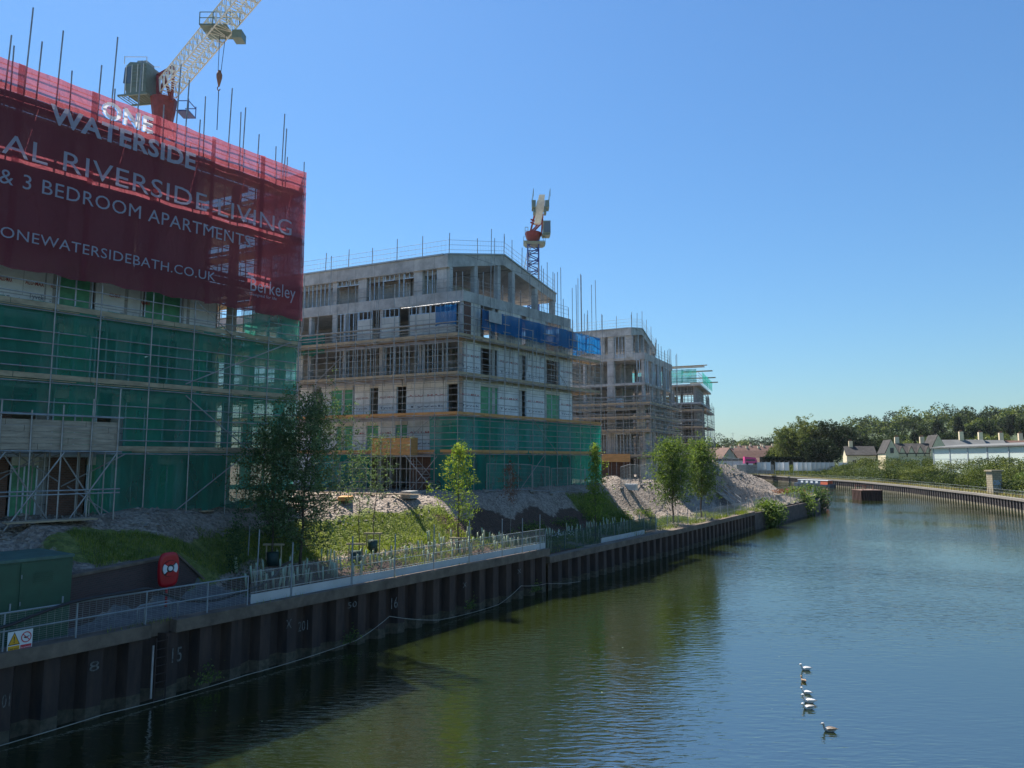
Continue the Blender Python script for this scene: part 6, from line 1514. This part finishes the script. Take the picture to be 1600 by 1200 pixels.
# towpath railing: slender posts and two wires
fp = empty('towpath_railing', (83, 129, 2.1), 'thin dark post-and-wire railing along the far towpath coping', 'railing')
po = Tubes('post', mat('dark_post', (.06, .045, .04), .8), .035, cap=100); s = 2
while s < LF_ - 60: p, d = atF(s); q = p + Vector((d.y, -d.x)) * .5; po.add((q.x, q.y, 2.08), (q.x, q.y, 3.25)); s += 1.35
po.finish(fp)
for z in (3.2, 2.7):
    mb = MB(); pr = None
    for s in np.arange(2, LF_ - 60, 6): p, d = atF(s); q = p + Vector((d.y, -d.x)) * .5; v = Vector((q.x, q.y, z)); (mb.bar(pr, v, .03) if pr else None); pr = v
    mb.build('wire', M['meshwire'], fp)
# stone pillar
x, y = far_at(1547, 127), 127.0; sp_ = empty('stone_pillar', (x, y, 3), 'square weathered pale stone pillar with blue-white graffiti and a flat capstone', 'pillar')
M['ashlar'] = brick_mat('pale_ashlar', (.46, .38, .26), (.38, .31, .21), (.2, .17, .12), bw=.7, bh=.35)
z = fhgt(x, y); MB().box(x - .85, x + .85, y - .8, y + .8, z - 1.5, 6.0).build('shaft', M['ashlar'], sp_); MB().box(x - 1.05, x + 1.1, y - 1, y + 1, 6.003, 6.25).build('capstone', M['ashlar'], sp_)
GF = Face((x - .85, y - .802), 90); M['graf'] = mat('graffiti_paint', (.40, .50, .60), .7, var=.3, scale=6)
put_text('graffiti', 'OSK', GF, .1, 1.55, 3.6, 4.5, -.004, M['graf'], sp_, bold=.05); put_text('graffiti', 'RAZE', GF, .15, 1.5, 3.05, 3.45, -.004, M['graf'], sp_, bold=.03)
# long shed
sh = empty('long_shed', (120, 150, 5), 'long low pale green-white corrugated shed with a grey roof on the right bank', 'shed')
SO = Vector((far_at(1455, 178), 178.0)); S1 = Vector((far_at(1660, 132), 132.0)); d = (S1 - SO).normalized(); ang = math.degrees(math.atan2(d.x, d.y))
SHF = Face(SO, ang, 1); SHF.N = Vector((-d.y, d.x)) if (Vector((-d.y, d.x))).dot(Vector((1, 1))) > 0 else Vector((d.y, -d.x)); Ls = (S1 - SO).length
M['shed'] = mat('pale_green_cladding', (.58, .64, .57), .6, var=.08, scale=.3); M['shedroof'] = mat('grey_sheet_roof', (.17, .17, .165), .95, spec=.15, var=.2, scale=.3)
mb = MB(); zt = SHF.tz(1456, 701)[1]; k = 0
while k < Ls: mb.fbox(SHF, k, k + .48, 2, zt, 0, .1); k += .5
mb.fbox(SHF, 0, Ls, 2, zt, .12, 14); w = mb.build('wall', M['shed'], sh)
mb = MB()
for k in np.arange(0, Ls, 7.4): mb.fbox(SHF, k, k + .35, 2, zt, -.1, -.005)
for z in (zt - 1.3, zt - 2.6): mb.fbox(SHF, 0, Ls, z, z + .05, -.03, -.003)
mb.build('cladding_strip', M['rail'], w)
a = [SHF.p(-.5, zt + .01, -.5), SHF.p(Ls, zt + .01, -.5), SHF.p(Ls, zt + .7, 7), SHF.p(-.5, zt + .7, 7)]; b = [SHF.p(-.5, zt + .7, 7.01), SHF.p(Ls, zt + .7, 7.01), SHF.p(Ls, zt + .01, 14.5), SHF.p(-.5, zt + .01, 14.5)]
mb = MB()
for q in (a, b): mb.hexa(q + [v + Vector((0, 0, .3)) for v in q])
mb.build('roof', M['shedroof'], sh)
# houses
M['bathstone'] = mat('honey_stone', (.80, .66, .44), .9, var=.2, scale=.8); M['slate'] = mat('slate_roof', (.075, .07, .066), .95, spec=.15, var=.3, scale=.7); M['tile'] = mat('red_roof_tile', (.15, .08, .058), .85, var=.3, scale=.8); M['render'] = mat('cream_render', (.50, .47, .39), .9, var=.1)
M['pane'] = mat('window_pane', (.03, .035, .045), .15, var=.2)
def house(label, px, Y, W, D_, eave, ridge, rot, wall, roof, wins=(), chim=(), base=None, gable_w=True, name='house'):
    """gable faces local -y when gable_w, otherwise the long eave side does"""
    x = far_at(px, Y); z0 = fhgt(x, Y) - .3 if base is None else base
    root = empty(name, (x, Y, z0), label, 'house'); c, s = math.cos(R(rot)), math.sin(R(rot))
    def T(a, b, z): return Vector((x + a * c - b * s, Y + a * s + b * c, z0 + z))
    mb = MB(); w = W / 2
    if gable_w:
        mb.add([T(-w, 0, 0), T(w, 0, 0), T(w, 0, eave), T(0, 0, ridge), T(-w, 0, eave), T(-w, D_, 0), T(w, D_, 0), T(w, D_, eave), T(0, D_, ridge), T(-w, D_, eave)], [(0, 1, 2, 3, 4), (9, 8, 7, 6, 5), (0, 5, 6, 1), (1, 6, 7, 2), (4, 9, 5, 0)])
        mb.build('wall', M[wall], root); mb = MB()
        for sgn in (-1, 1):
            q = [T(sgn * (w + .35), -.35, eave - .28), T(0, -.35, ridge + .01), T(0, D_ + .35, ridge + .01), T(sgn * (w + .35), D_ + .35, eave - .28)]; mb.hexa(q + [v + Vector((0, 0, .22)) for v in q])
        rf = mb.build('roof', M[roof], root)
    else:
        mb.add([T(-w, 0, 0), T(w, 0, 0), T(w, D_, 0), T(-w, D_, 0), T(-w, 0, eave), T(w, 0, eave), T(w, D_, eave), T(-w, D_, eave), T(-w, D_ / 2, ridge), T(w, D_ / 2, ridge)], [(0, 1, 5, 4), (1, 2, 6, 9, 5), (2, 3, 7, 6), (3, 0, 4, 8, 7)])
        mb.build('wall', M[wall], root); mb = MB()
        for y0, y1 in ((-.35, D_ / 2), (D_ + .35, D_ / 2)):
            q = [T(-w - .3, y0, eave - .2), T(w + .3, y0, eave - .2), T(w + .3, y1, ridge + .01), T(-w - .3, y1, ridge + .01)]; mb.hexa(q + [v + Vector((0, 0, .22)) for v in q])
        rf = mb.build('roof', M[roof], root)
    for a, z, ww, hh in wins:
        mb = MB(); mb.hexa([T(a - ww / 2 - .12, -.06, z - .12), T(a + ww / 2 + .12, -.06, z - .12), T(a + ww / 2 + .12, -.005, z - .12), T(a - ww / 2 - .12, -.005, z - .12), T(a - ww / 2 - .12, -.06, z + hh + .12), T(a + ww / 2 + .12, -.06, z + hh + .12), T(a + ww / 2 + .12, -.005, z + hh + .12), T(a - ww / 2 - .12, -.005, z + hh + .12)])
        wn = mb.build('window', M['bathstone'] if wall == 'bathstone' else M['white'], root); mb = MB()
        for k in (-1, 1): u0_, u1_ = (a - ww / 2, a - .05) if k < 0 else (a + .05, a + ww / 2); mb.hexa([T(u0_, -.08, z), T(u1_, -.08, z), T(u1_, -.065, z), T(u0_, -.065, z), T(u0_, -.08, z + hh), T(u1_, -.08, z + hh), T(u1_, -.065, z + hh), T(u0_, -.065, z + hh)])
        mb.build('pane', M['pane'], wn)
    for a, b, zt_ in chim:
        mb = MB(); v = [T(a - .6, b - .45, ridge - 1.5), T(a + .6, b - .45, ridge - 1.5), T(a + .6, b + .45, ridge - 1.5), T(a - .6, b + .45, ridge - 1.5)]; mb.hexa(v + [Vector((q.x, q.y, z0 + zt_)) for q in v]); ch = mb.build('chimney', M['bathstone'], rf)
        mb = MB()
        for k in (-.35, 0, .35): mb.bar(T(a + k, b, zt_), T(a + k, b, zt_ + .5), .24, seg=6)
        mb.build('chimney_pot', M['tile'], ch)
    return root, T
# double-gabled stone house (several steep gables)
Y = 215.
r_, T = house('stone house with two tall gables and small dormers between them, left of the shed', 1428, Y, 10, 7, 5.4, 8.2, -14, 'bathstone', 'slate', wins=[(-2.2, .9, 1.2, 1.8), (2.4, .9, 1.2, 1.8)], chim=[(-4, 4, 10.4), (3, 4, 10.4)], gable_w=False, base=4.6)
for k, (a, W_, e, rdg, D_) in enumerate(((-6.8, 3.6, 5.4, 9.4, 8), (6.0, 4.6, 6.0, 10.8, 8))):
    w = W_ / 2; mb = MB(); mb.add([T(a - w, -1.2, 0), T(a + w, -1.2, 0), T(a + w, -1.2, e), T(a, -1.2, rdg), T(a - w, -1.2, e), T(a - w, D_, 0), T(a + w, D_, 0), T(a + w, D_, e), T(a, D_, rdg), T(a - w, D_, e)], [(0, 1, 2, 3, 4), (9, 8, 7, 6, 5), (0, 5, 6, 1), (1, 6, 7, 2), (4, 9, 5, 0)]); mb.build('gable_wing', M['bathstone'], r_)
    mb = MB()
    for sg_ in (-1, 1): q = [T(a + sg_ * (w + .2), -1.0, e - .2), T(a, -1.0, rdg - .05), T(a, D_ + .2, rdg - .05), T(a + sg_ * (w + .2), D_ + .2, e - .2)]; mb.hexa(q + [v + Vector((0, 0, .2)) for v in q])
    mb.build('wing_roof', M['slate'], r_)
    for z_ in (1.0, 5.4):
        mb = MB(); q = [T(a - .5, -1.26, z_), T(a + .5, -1.26, z_), T(a + .5, -1.205, z_), T(a - .5, -1.205, z_)]; mb.hexa(q + [v + Vector((0, 0, 1.6)) for v in q]); mb.build('window', M['pane'], r_)
for a in (-3.7, -1.2, 1.2, 3.4):
    mb = MB(); mb.add([T(a - 1.2, -.25, 4.6), T(a + 1.2, -.25, 4.6), T(a, -.25, 7.4), T(a - 1.2, 3, 4.6), T(a + 1.2, 3, 4.6), T(a, 3, 7.4)], [(0, 1, 2), (0, 2, 5, 3), (1, 4, 5, 2)]); mb.cur = 0; mb.build('dormer', M['bathstone'], r_)
    mb = MB()
    for sg_ in (-1, 1): q = [T(a + sg_ * 1.35, -.4, 4.45), T(a, -.4, 7.45), T(a, 3, 7.45), T(a + sg_ * 1.35, 3, 4.45)]; mb.hexa(q + [v + Vector((0, 0, .18)) for v in q])
    mb.build('dormer_roof', M['slate'], r_)
house('small stone house with dark roof and chimney, right of the large tree clump', 1343, 240, 9, 7, 4.6, 7.4, -15, 'bathstone', 'slate', wins=[(-2.2, 1.4, 1.1, 1.5), (1.8, 1.4, 1.1, 1.5)], chim=[(-2.5, 3.5, 9.4)], gable_w=False, base=5.0)
house('cream house gable with a red-brown tiled roof just right of the farthest frame', 1138, 320, 12.5, 16, 5.4, 10.2, 40, 'render', 'tile', wins=[(0, 4.2, 1.0, 1.4)], base=3)
house('house with a brown tiled roof and white verge, second from the farthest frame', 1178, 345, 26, 9, 5, 9.2, 8, 'render', 'tile', wins=[(3, 2.6, 1.4, 1.2), (6, 2.6, 1.4, 1.2)], gable_w=False, base=3)
house('low brown-roofed outbuilding behind the ivy-covered wall', 1208, 318, 22, 8, 3.4, 5.6, 4, 'render', 'tile', gable_w=False, base=3)
for i, (px, Y, W_, b) in enumerate(((1160, 440, 26, 7), (1188, 470, 30, 9), (1130, 430, 22, 7), (1215, 450, 20, 8))):
    house(('distant terrace row with many chimneys behind the brown-roofed house', 'distant terrace row with chimneys at the foot of the wooded hill, farthest', 'distant terrace row above the cream gable', 'distant terrace row touching the large tree clump')[i], px, Y, W_, 8, 5, 8, 5, 'render', 'tile', chim=[(a, 4, 9.4) for a in np.arange(-W_ / 2 + 2, W_ / 2, 7.5)], gable_w=False, base=b)
for i, (px, Y, W_, py_ch) in enumerate(((1500, 225, 15, 0), (1530, 230, 16, 0), (1562, 235, 17, 0), (1592, 240, 18, 0))):
    house(('stone terrace house behind the shed, nearest the double-gabled house', 'stone terrace house behind the middle of the shed', 'stone terrace house behind the shed, third along', 'stone terrace house behind the shed at the right edge')[i], px, Y, W_, 8, 7.4, 10.2, -12, 'bathstone', 'tile' if i > 1 else 'shedroof', chim=[(W_ * .1, 4, 13.0)], gable_w=False, base=4)
# white flat-roofed building, fence panels, pink van
x = far_at(1143, 285); wb = empty('flat_roofed_building', (x, 285, 3), 'low white building with a dark flat roof under the cream house', 'building')
MB().box(x - 8, x + 8, 285, 295, 2.5, 7.6).build('wall', M['white'], wb); MB().box(x - 8.4, x + 8.4, 284.6, 295.4, 7.603, 8.5).build('roof', M['slate'], wb); MB().box(x + 1, x + 7, 284.9, 284.99, 2.6, 5.2).build('door', M['pane'], wb)
x = far_at(1172, 270); pv = empty('pink_van', (x, 270, 3), 'bright pink vehicle roof showing over the fence', 'van')
zb = 6.6; mb = MB(); mb.hexa([(x - 2.6, 270, zb), (x + 2.6, 270, zb), (x + 2.6, 272, zb), (x - 2.6, 272, zb), (x - 2.5, 270.1, zb + 2.6), (x + 1.6, 270.1, zb + 2.2), (x + 1.6, 271.9, zb + 2.2), (x - 2.5, 271.9, zb + 2.6)]); mb.build('body', mat('bright_pink', (.75, .05, .22), .5), pv)
mb = MB(); mb.hexa([(x - 2.0, 269.96, zb + 1.0), (x + 1.4, 269.96, zb + 1.0), (x + 1.4, 269.99, zb + 1.0), (x - 2.0, 269.99, zb + 1.0), (x - 2.0, 269.99, zb + 1.6), (x + 1.2, 269.99, zb + 1.5), (x + 1.2, 270.02, zb + 1.5), (x - 2.0, 270.02, zb + 1.6)]); mb.build('window', M['pane'], pv)
for k in (-1.6, 1.6): MB().path([(x + k, 269.9, zb), (x + k, 270.2, zb)], .45, 12).build('wheel', M['black'], pv)
MB().box(x - 6, x + 8, 269, 273, 2.8, zb - .45).build('yard_platform', M['concrete_dark']); bpy.data.objects['yard_platform']['label'] = 'grey yard deck under the pink vehicle'; bpy.data.objects['yard_platform']['category'] = 'platform'
pf = empty('panel_fence', (100, 262, 4), 'pale blue-white panel fence behind the far bushes left of the boat', 'fence')
rn = random.Random(8)
for k in range(22): 
    px = 1176 + k * 7; Y = 262 - k * 1.3; x = far_at(px, Y) + 2
    if rn.random() < .8: MB().box(x - .85, x + .8, Y, Y + .08, 4.2, 7.1).build('panel', M['white'] if rn.random() < .6 else M['kick'], pf)
    tube('post', (x - .92, Y, 2.5), (x - .92, Y, 7.6), .06, M['steel'], pf)
iw = empty('ivy_wall', (108, 285, 3), 'brown wall draped with ivy below the large tree clump', 'wall'); MB().box(far_at(1185, 290), far_at(1300, 290), 290, 290.4, 2.5, 9.2).build('wall', M['bark'], iw)
rs = np.random.RandomState(3); P = []
for k in range(2600): t = rs.rand(); P.append((far_at(1190, 290) + t * 28 + rs.normal() * .3, 289.8 + rs.normal() * .15, 9.2 - rs.exponential(1.1)))
quads('ivy', np.array(P), .35, M['leaf_farb'], iw, rs)
x = far_at(1144.5, 300); lc = empty('roof_aerial', (x, 300, 9), 'thin television aerial above the cream gable', 'aerial'); MB().bar((x, 300, 8), (x, 300, 19.5), .09).bar((x - .8, 300, 19), (x + .8, 300, 19), .06).bar((x - .4, 300, 18.4), (x + .4, 300, 18.4), .06).build('mast', M['steel'], lc)
# dolphin of sheet piles in the river
x0, y0 = atz(1363, 782, 0); dl = empty('mooring_dolphin', (x0, y0 + 2, 0), 'small island of rusty sheet piles standing alone in the river with a capping frame', 'mooring dolphin')
mb = MB(); hw = 1.85
sq = [(x0 - hw, y0), (x0 + hw, y0), (x0 + hw, y0 + 4), (x0 - hw, y0 + 4)]
for i in range(4):
    a, b = Vector(sq[i]), Vector(sq[(i + 1) % 4]); d = (b - a).normalized(); N = Vector((d.y, -d.x)); n_ = 7
    for k in range(n_):
        p, q = a.lerp(b, k / n_), a.lerp(b, (k + .55) / n_); r = a.lerp(b, (k + 1) / n_); e = N * .22
        mb.quad((*(p + e), -1), (*(q + e), -1), (*(q + e), 1.9), (*(p + e), 1.9)); mb.quad((*(q + e), -1), (*(q), -1), (*(q), 1.9), (*(q + e), 1.9)); mb.quad((*q, -1), (*r, -1), (*r, 1.9), (*q, 1.9)); mb.quad((*r, -1), (*(r + e), -1), (*(r + e), 1.9), (*r, 1.9))
mb.build('piles', mat('rusty_dolphin', (.09, .045, .035), .9, var=.4, scale=1.5, stretch=(1, 1, .3)), dl)
MB().box(x0 - hw - .25, x0 + hw + .25, y0 - .3, y0 + 4.2, 1.902, 2.05).build('cap', mat('rust_cap', (.20, .12, .09), .9), dl)
mb = MB()
for x, y in ((x0 - 1.6, y0 + .3), (x0 - 1.6, y0 + 3.4), (x0 + .4, y0 + .3), (x0 + .4, y0 + 3.4)): mb.bar((x, y, 2.05), (x, y, 3.0), .12)
mb.bar((x0 - 1.7, y0 + .3, 2.9), (x0 + .5, y0 + .3, 2.9), .12); mb.bar((x0 - 1.7, y0 + 3.4, 2.9), (x0 + .5, y0 + 3.4, 2.9), .12)
mb.build('frame', mat('rust_frame', (.2, .08, .05), .9), dl)
# narrowboat
A = Vector((*atz(1297, 760, 0), 0)); B = Vector((*atz(1239, 754.5, 0), 0)); A.y = 208; A.x = far_at(1299, 208); B = Vector((far_at(1238, 224), 224, 0))
nb = empty('narrowboat', tuple((A + B) / 2), 'moored dark blue narrowboat with white-framed windows and an orange-red rear cabin panel', 'boat')
d = (B - A).normalized(); n = Vector((d.y, -d.x, 0)) * -1; n = Vector((-d.y, d.x, 0)); Lb = (B - A).length
def bt_(s, w, z): return A + d * s + n * w + Vector((0, 0, z))
mb = MB(); rowsb = []
for s, w in ((-.3, .25), (.8, .85), (2, 1.05), (Lb - 2.5, 1.05), (Lb - 1, .8), (Lb + .2, .1)): rowsb.append((bt_(s, -w, -.3), bt_(s, w, -.3), bt_(s, w, .75 + (.25 if s < 1 or s > Lb - 1.5 else 0)), bt_(s, -w, .75 + (.25 if s < 1 or s > Lb - 1.5 else 0))))
for a, b in zip(rowsb[:-1], rowsb[1:]): mb.hexa([a[0], a[1], b[1], b[0], a[3], a[2], b[2], b[3]])
mb.build('hull', mat('navy_hull', (.02, .03, .05), .4), nb)
def cabin(nm, s0, s1, m_):
    w0, w1 = .95, .85
    return MB().hexa([bt_(s0, -w0, .755), bt_(s0, w0, .755), bt_(s1, w0, .755), bt_(s1, -w0, .755), bt_(s0, -w1, 1.95), bt_(s0, w1, 1.95), bt_(s1, w1, 1.95), bt_(s1, -w1, 1.95)]).build(nm, m_, nb)
M['boatblue'] = mat('boat_blue', (.04, .07, .12), .4); cabin('cabin', 4.6, Lb - 2.5, M['boatblue']); cabin('rear_cabin', 1.6, 4.55, mat('orange_red_paint', (.65, .13, .05), .4))
for s in np.arange(5.6, Lb - 3, 2.1):
    for sg_ in (-1, 1): MB().hexa([bt_(s, sg_ * .94, 1.1), bt_(s, sg_ * .99, 1.1), bt_(s + 1, sg_ * .99, 1.1), bt_(s + 1, sg_ * .94, 1.1), bt_(s, sg_ * .9, 1.7), bt_(s, sg_ * .95, 1.7), bt_(s + 1, sg_ * .95, 1.7), bt_(s + 1, sg_ * .9, 1.7)]).build('window', M['white'], nb)
MB().hexa([bt_(1.5, -.95, 1.955), bt_(1.5, .95, 1.955), bt_(Lb - 2.4, .95, 1.955), bt_(Lb - 2.4, -.95, 1.955), bt_(1.5, -.85, 2.02), bt_(1.5, .85, 2.02), bt_(Lb - 2.4, .85, 2.02), bt_(Lb - 2.4, -.85, 2.02)]).build('roof', M['kick'], nb)
# ================================================================ WATER BIRDS
M['duckwhite'] = mat('white_feathers', (.72, .70, .66), .8, var=.15, scale=25); M['duckbrown'] = mat('mottled_brown_feathers', (.34, .24, .16), .85, var=.55, scale=40); M['duckgrey'] = mat('grey_feathers', (.42, .40, .37), .85, var=.3, scale=30)
M['duckdark'] = mat('dark_feathers', (.07, .055, .045), .8, var=.3, scale=30); M['bill'] = mat('dark_bill', (.10, .07, .03), .5)
def duck(label, px, py, heading, L=.5, body='duckwhite', wing='duckgrey', neckup=.20, dive=False, head=None):
    x, y = atz(px, py, 0); root = empty('duck', (x, y, 0), label, 'duck', 'ducks swimming on the river'); h = R(heading); L = L * .68; neckup = neckup * .62; F_ = Vector((math.sin(h), math.cos(h), 0)); S_ = Vector((F_.y, -F_.x, 0)); O = Vector((x, y, 0)); k = L / .5
    def W(f, s, z): return O + (F_ * f + S_ * s) * k + Vector((0, 0, z * k))
    mb = MB()
    sp = [(-.30, .115, .008, .006), (-.25, .10, .045, .025), (-.17, .075, .085, .06), (-.06, .06, .11, .085), (.06, .06, .105, .085), (.14, .075, .08, .075), (.185, .12, .048, .05), (.20, .17, .034, .036), (.205, .17 + neckup * .3, .038, .04), (.21, .17 + neckup * .6, .042, .045), (.225, .17 + neckup * .85, .054, .054), (.265, .17 + neckup * .88, .05, .046), (.30, .17 + neckup * .76, .018, .016)]
    mb.path([W(f, 0, z) for f, z, _, _ in sp], [(a * k, b * k) for _, _, a, b in sp], 12); mb.build('body', M[body], root)
    mb = MB(); z = .17 + neckup * .76; mb.path([W(.295, 0, z), W(.33, 0, z - .005), W(.36, 0, z - .012)], [(.014 * k, .014 * k), (.014 * k, .009 * k), (.006 * k, .003 * k)], 8); mb.build('bill', M['bill'], root)
    for s in (-1, 1):
        mb = MB(); mb.path([W(.09, s * .085, .10), W(.0, s * .10, .115), (W(-.12, s * .085, .12)), W(-.24, s * .035, .135), W(-.29, s * .015, .13)], [(.02 * k, .035 * k), (.025 * k, .055 * k), (.022 * k, .045 * k), (.014 * k, .02 * k), (.004 * k, .006 * k)], 8); mb.build('wing', M[wing], root)
    mb = MB(); mb.path([W(-.26, 0, .10), W(-.31, 0, .125), W(-.36, 0, .13)], [(.04 * k, .012 * k), (.035 * k, .008 * k), (.015 * k, .004 * k)], 8); mb.build('tail', M['duckdark'], root)
duck('white-backed duck with a dark head, heading left, farthest of the line', 1259, 1047, -85, .55, 'duckwhite', 'duckwhite', .20)
duck('small brown duck seen from behind, second in the line', 1255.5, 1065, -10, .42, 'duckbrown', 'duckbrown', .18)
duck('small white duck with raised neck, third in the line', 1260, 1084, -60, .46, 'duckwhite', 'duckwhite', .22)
duck('large white duck just in front of the lowest of the line', 1264, 1098, -75, .56, 'duckwhite', 'duckwhite', .28)
duck('white and grey duck closest to us in the line, head low', 1263, 1108, -95, .56, 'duckwhite', 'duckgrey', .10)
duck('lone mottled brown duck away from the line, lower right', 1296, 1143, -80, .55, 'duckgrey', 'duckbrown', .22)
# distant floating marker and bottle-like debris on the water
rs = np.random.RandomState(9); P = []
for k in range(110): P.append((*atz(rs.uniform(300, 1300), rs.uniform(850, 1190), 0), .004))
P = [p for p in P if buv(p[0], p[1])[1] < -1.0]
tag(quads('floating_leaves', np.array(P), .022, M['guard'], None, rs, flat=.9), kind='stuff')

# ================================================================ MATERIALS STACKED ON THE DECKS AND THE SITE
M['insul'] = mat('yellow_insulation', (.70, .45, .12), .8, var=.2); M['block'] = mat('grey_blocks', (.38, .37, .35), .9, var=.25, scale=4); M['wrap'] = mat('white_wrap', (.75, .77, .8), .4, var=.1)
def stack(F, t, z, n, w, h, d, mt, label):
    root = empty('material_stack', F.p(t, z, n), label, 'building materials'); k = max(2, int(h / .28))
    for i in range(k): dz = h / k; MB().fbox(F, t + .02 * (i % 2), t + w - .03 * ((i + 1) % 2), z + .12 + i * dz, z + .12 + (i + 1) * dz - .02, n + .02 * (i % 3), n + d).build('bundle', M[mt], root)
    mb = MB()
    for q in (0, w / 2 - .05, w - .1): mb.fbox(F, t + q, t + q + .1, z + .003, z + .115, n, n + d)
    mb.build('pallet', M['board'], root)
stack(GP, 18.5, LBz[-1], 1.2, 2.0, 1.5, 1.2, 'insul', 'yellow insulation bundles stacked inside the top storey of the middle building')
stack(GB, 17.5, LBz[4], 1.0, 2.0, 1.1, 1.2, 'wrap', 'white wrapped pallet in the dark opening under the terrace of the middle building')
stack(FC, 3.0, LC[4], 1.0, 2.0, 1.0, 1.1, 'block', 'grey block pallet on the fourth deck of the third building')
stack(GC, 3.5, LC[3], 1.0, 1.8, 1.2, 1.1, 'wrap', 'white wrapped pallet on the third deck of the third building')
stack(GD, 4, LD[4], 1.2, 2.2, 1.2, 1.2, 'insul', 'yellow stack on the second deck from the top of the farthest frame')
stack(FAb, -3.6, LA[2], 1.2, 2.0, .9, 1.1, 'wrap', 'white wrapped pallet behind the green net on the third deck of the left building')
stack(FAb, 5.8, LA[2], 1.4, 1.6, .8, 1.1, 'block', 'grey block pallet behind the green net on the third deck of the left building')

rn = random.Random(44)
for i, (px, py, w, h, mt, lab) in enumerate(((640, 779, 1.2, .5, 'block', 'low stack of grey blocks on the rubble right of the orange timber box'), (540, 782, 1.6, .35, 'newboard', 'bundle of orange timbers lying on the rubble left of the orange timber box'), (985, 766, 1.3, .6, 'wrap', 'small white wrapped bundle on the gravel before the third building'), (1215, 775, 1.4, .35, 'board', 'short stack of brown boards on the gravel tip of the left bank'))):
    x, y, z = ground(px, py); root = empty('material_stack', (x, y, z), lab, 'building materials'); a = rn.uniform(0, 3)
    for k in range(max(2, int(h / .12))):
        c = Vector((x, y, z + .02 + k * .12)); d = Vector((math.cos(a + .03 * k), math.sin(a + .03 * k), 0)); e = Vector((-d.y, d.x, 0)) * .35
        q = [c - d * w / 2 - e, c + d * w / 2 - e, c + d * w / 2 + e, c - d * w / 2 + e]; MB().hexa(q + [v + Vector((0, 0, .105)) for v in q]).build('layer', M[mt], root)

# ================================================================ AIR
m_, n_n, b_n, out_n = nodes('hazy_air'); n_n.nodes.remove(b_n)
pv_ = n_n.nodes.new('ShaderNodeVolumePrincipled'); pv_.inputs['Color'].default_value = (.78, .86, .95, 1); pv_.inputs['Density'].default_value = .00004; pv_.inputs['Anisotropy'].default_value = .3
n_n.links.new(pv_.outputs[0], out_n.inputs['Volume'])
tag(MB().box(-950, 2500, -80, 3100, -3, 110).build('haze', m_), kind='stuff')
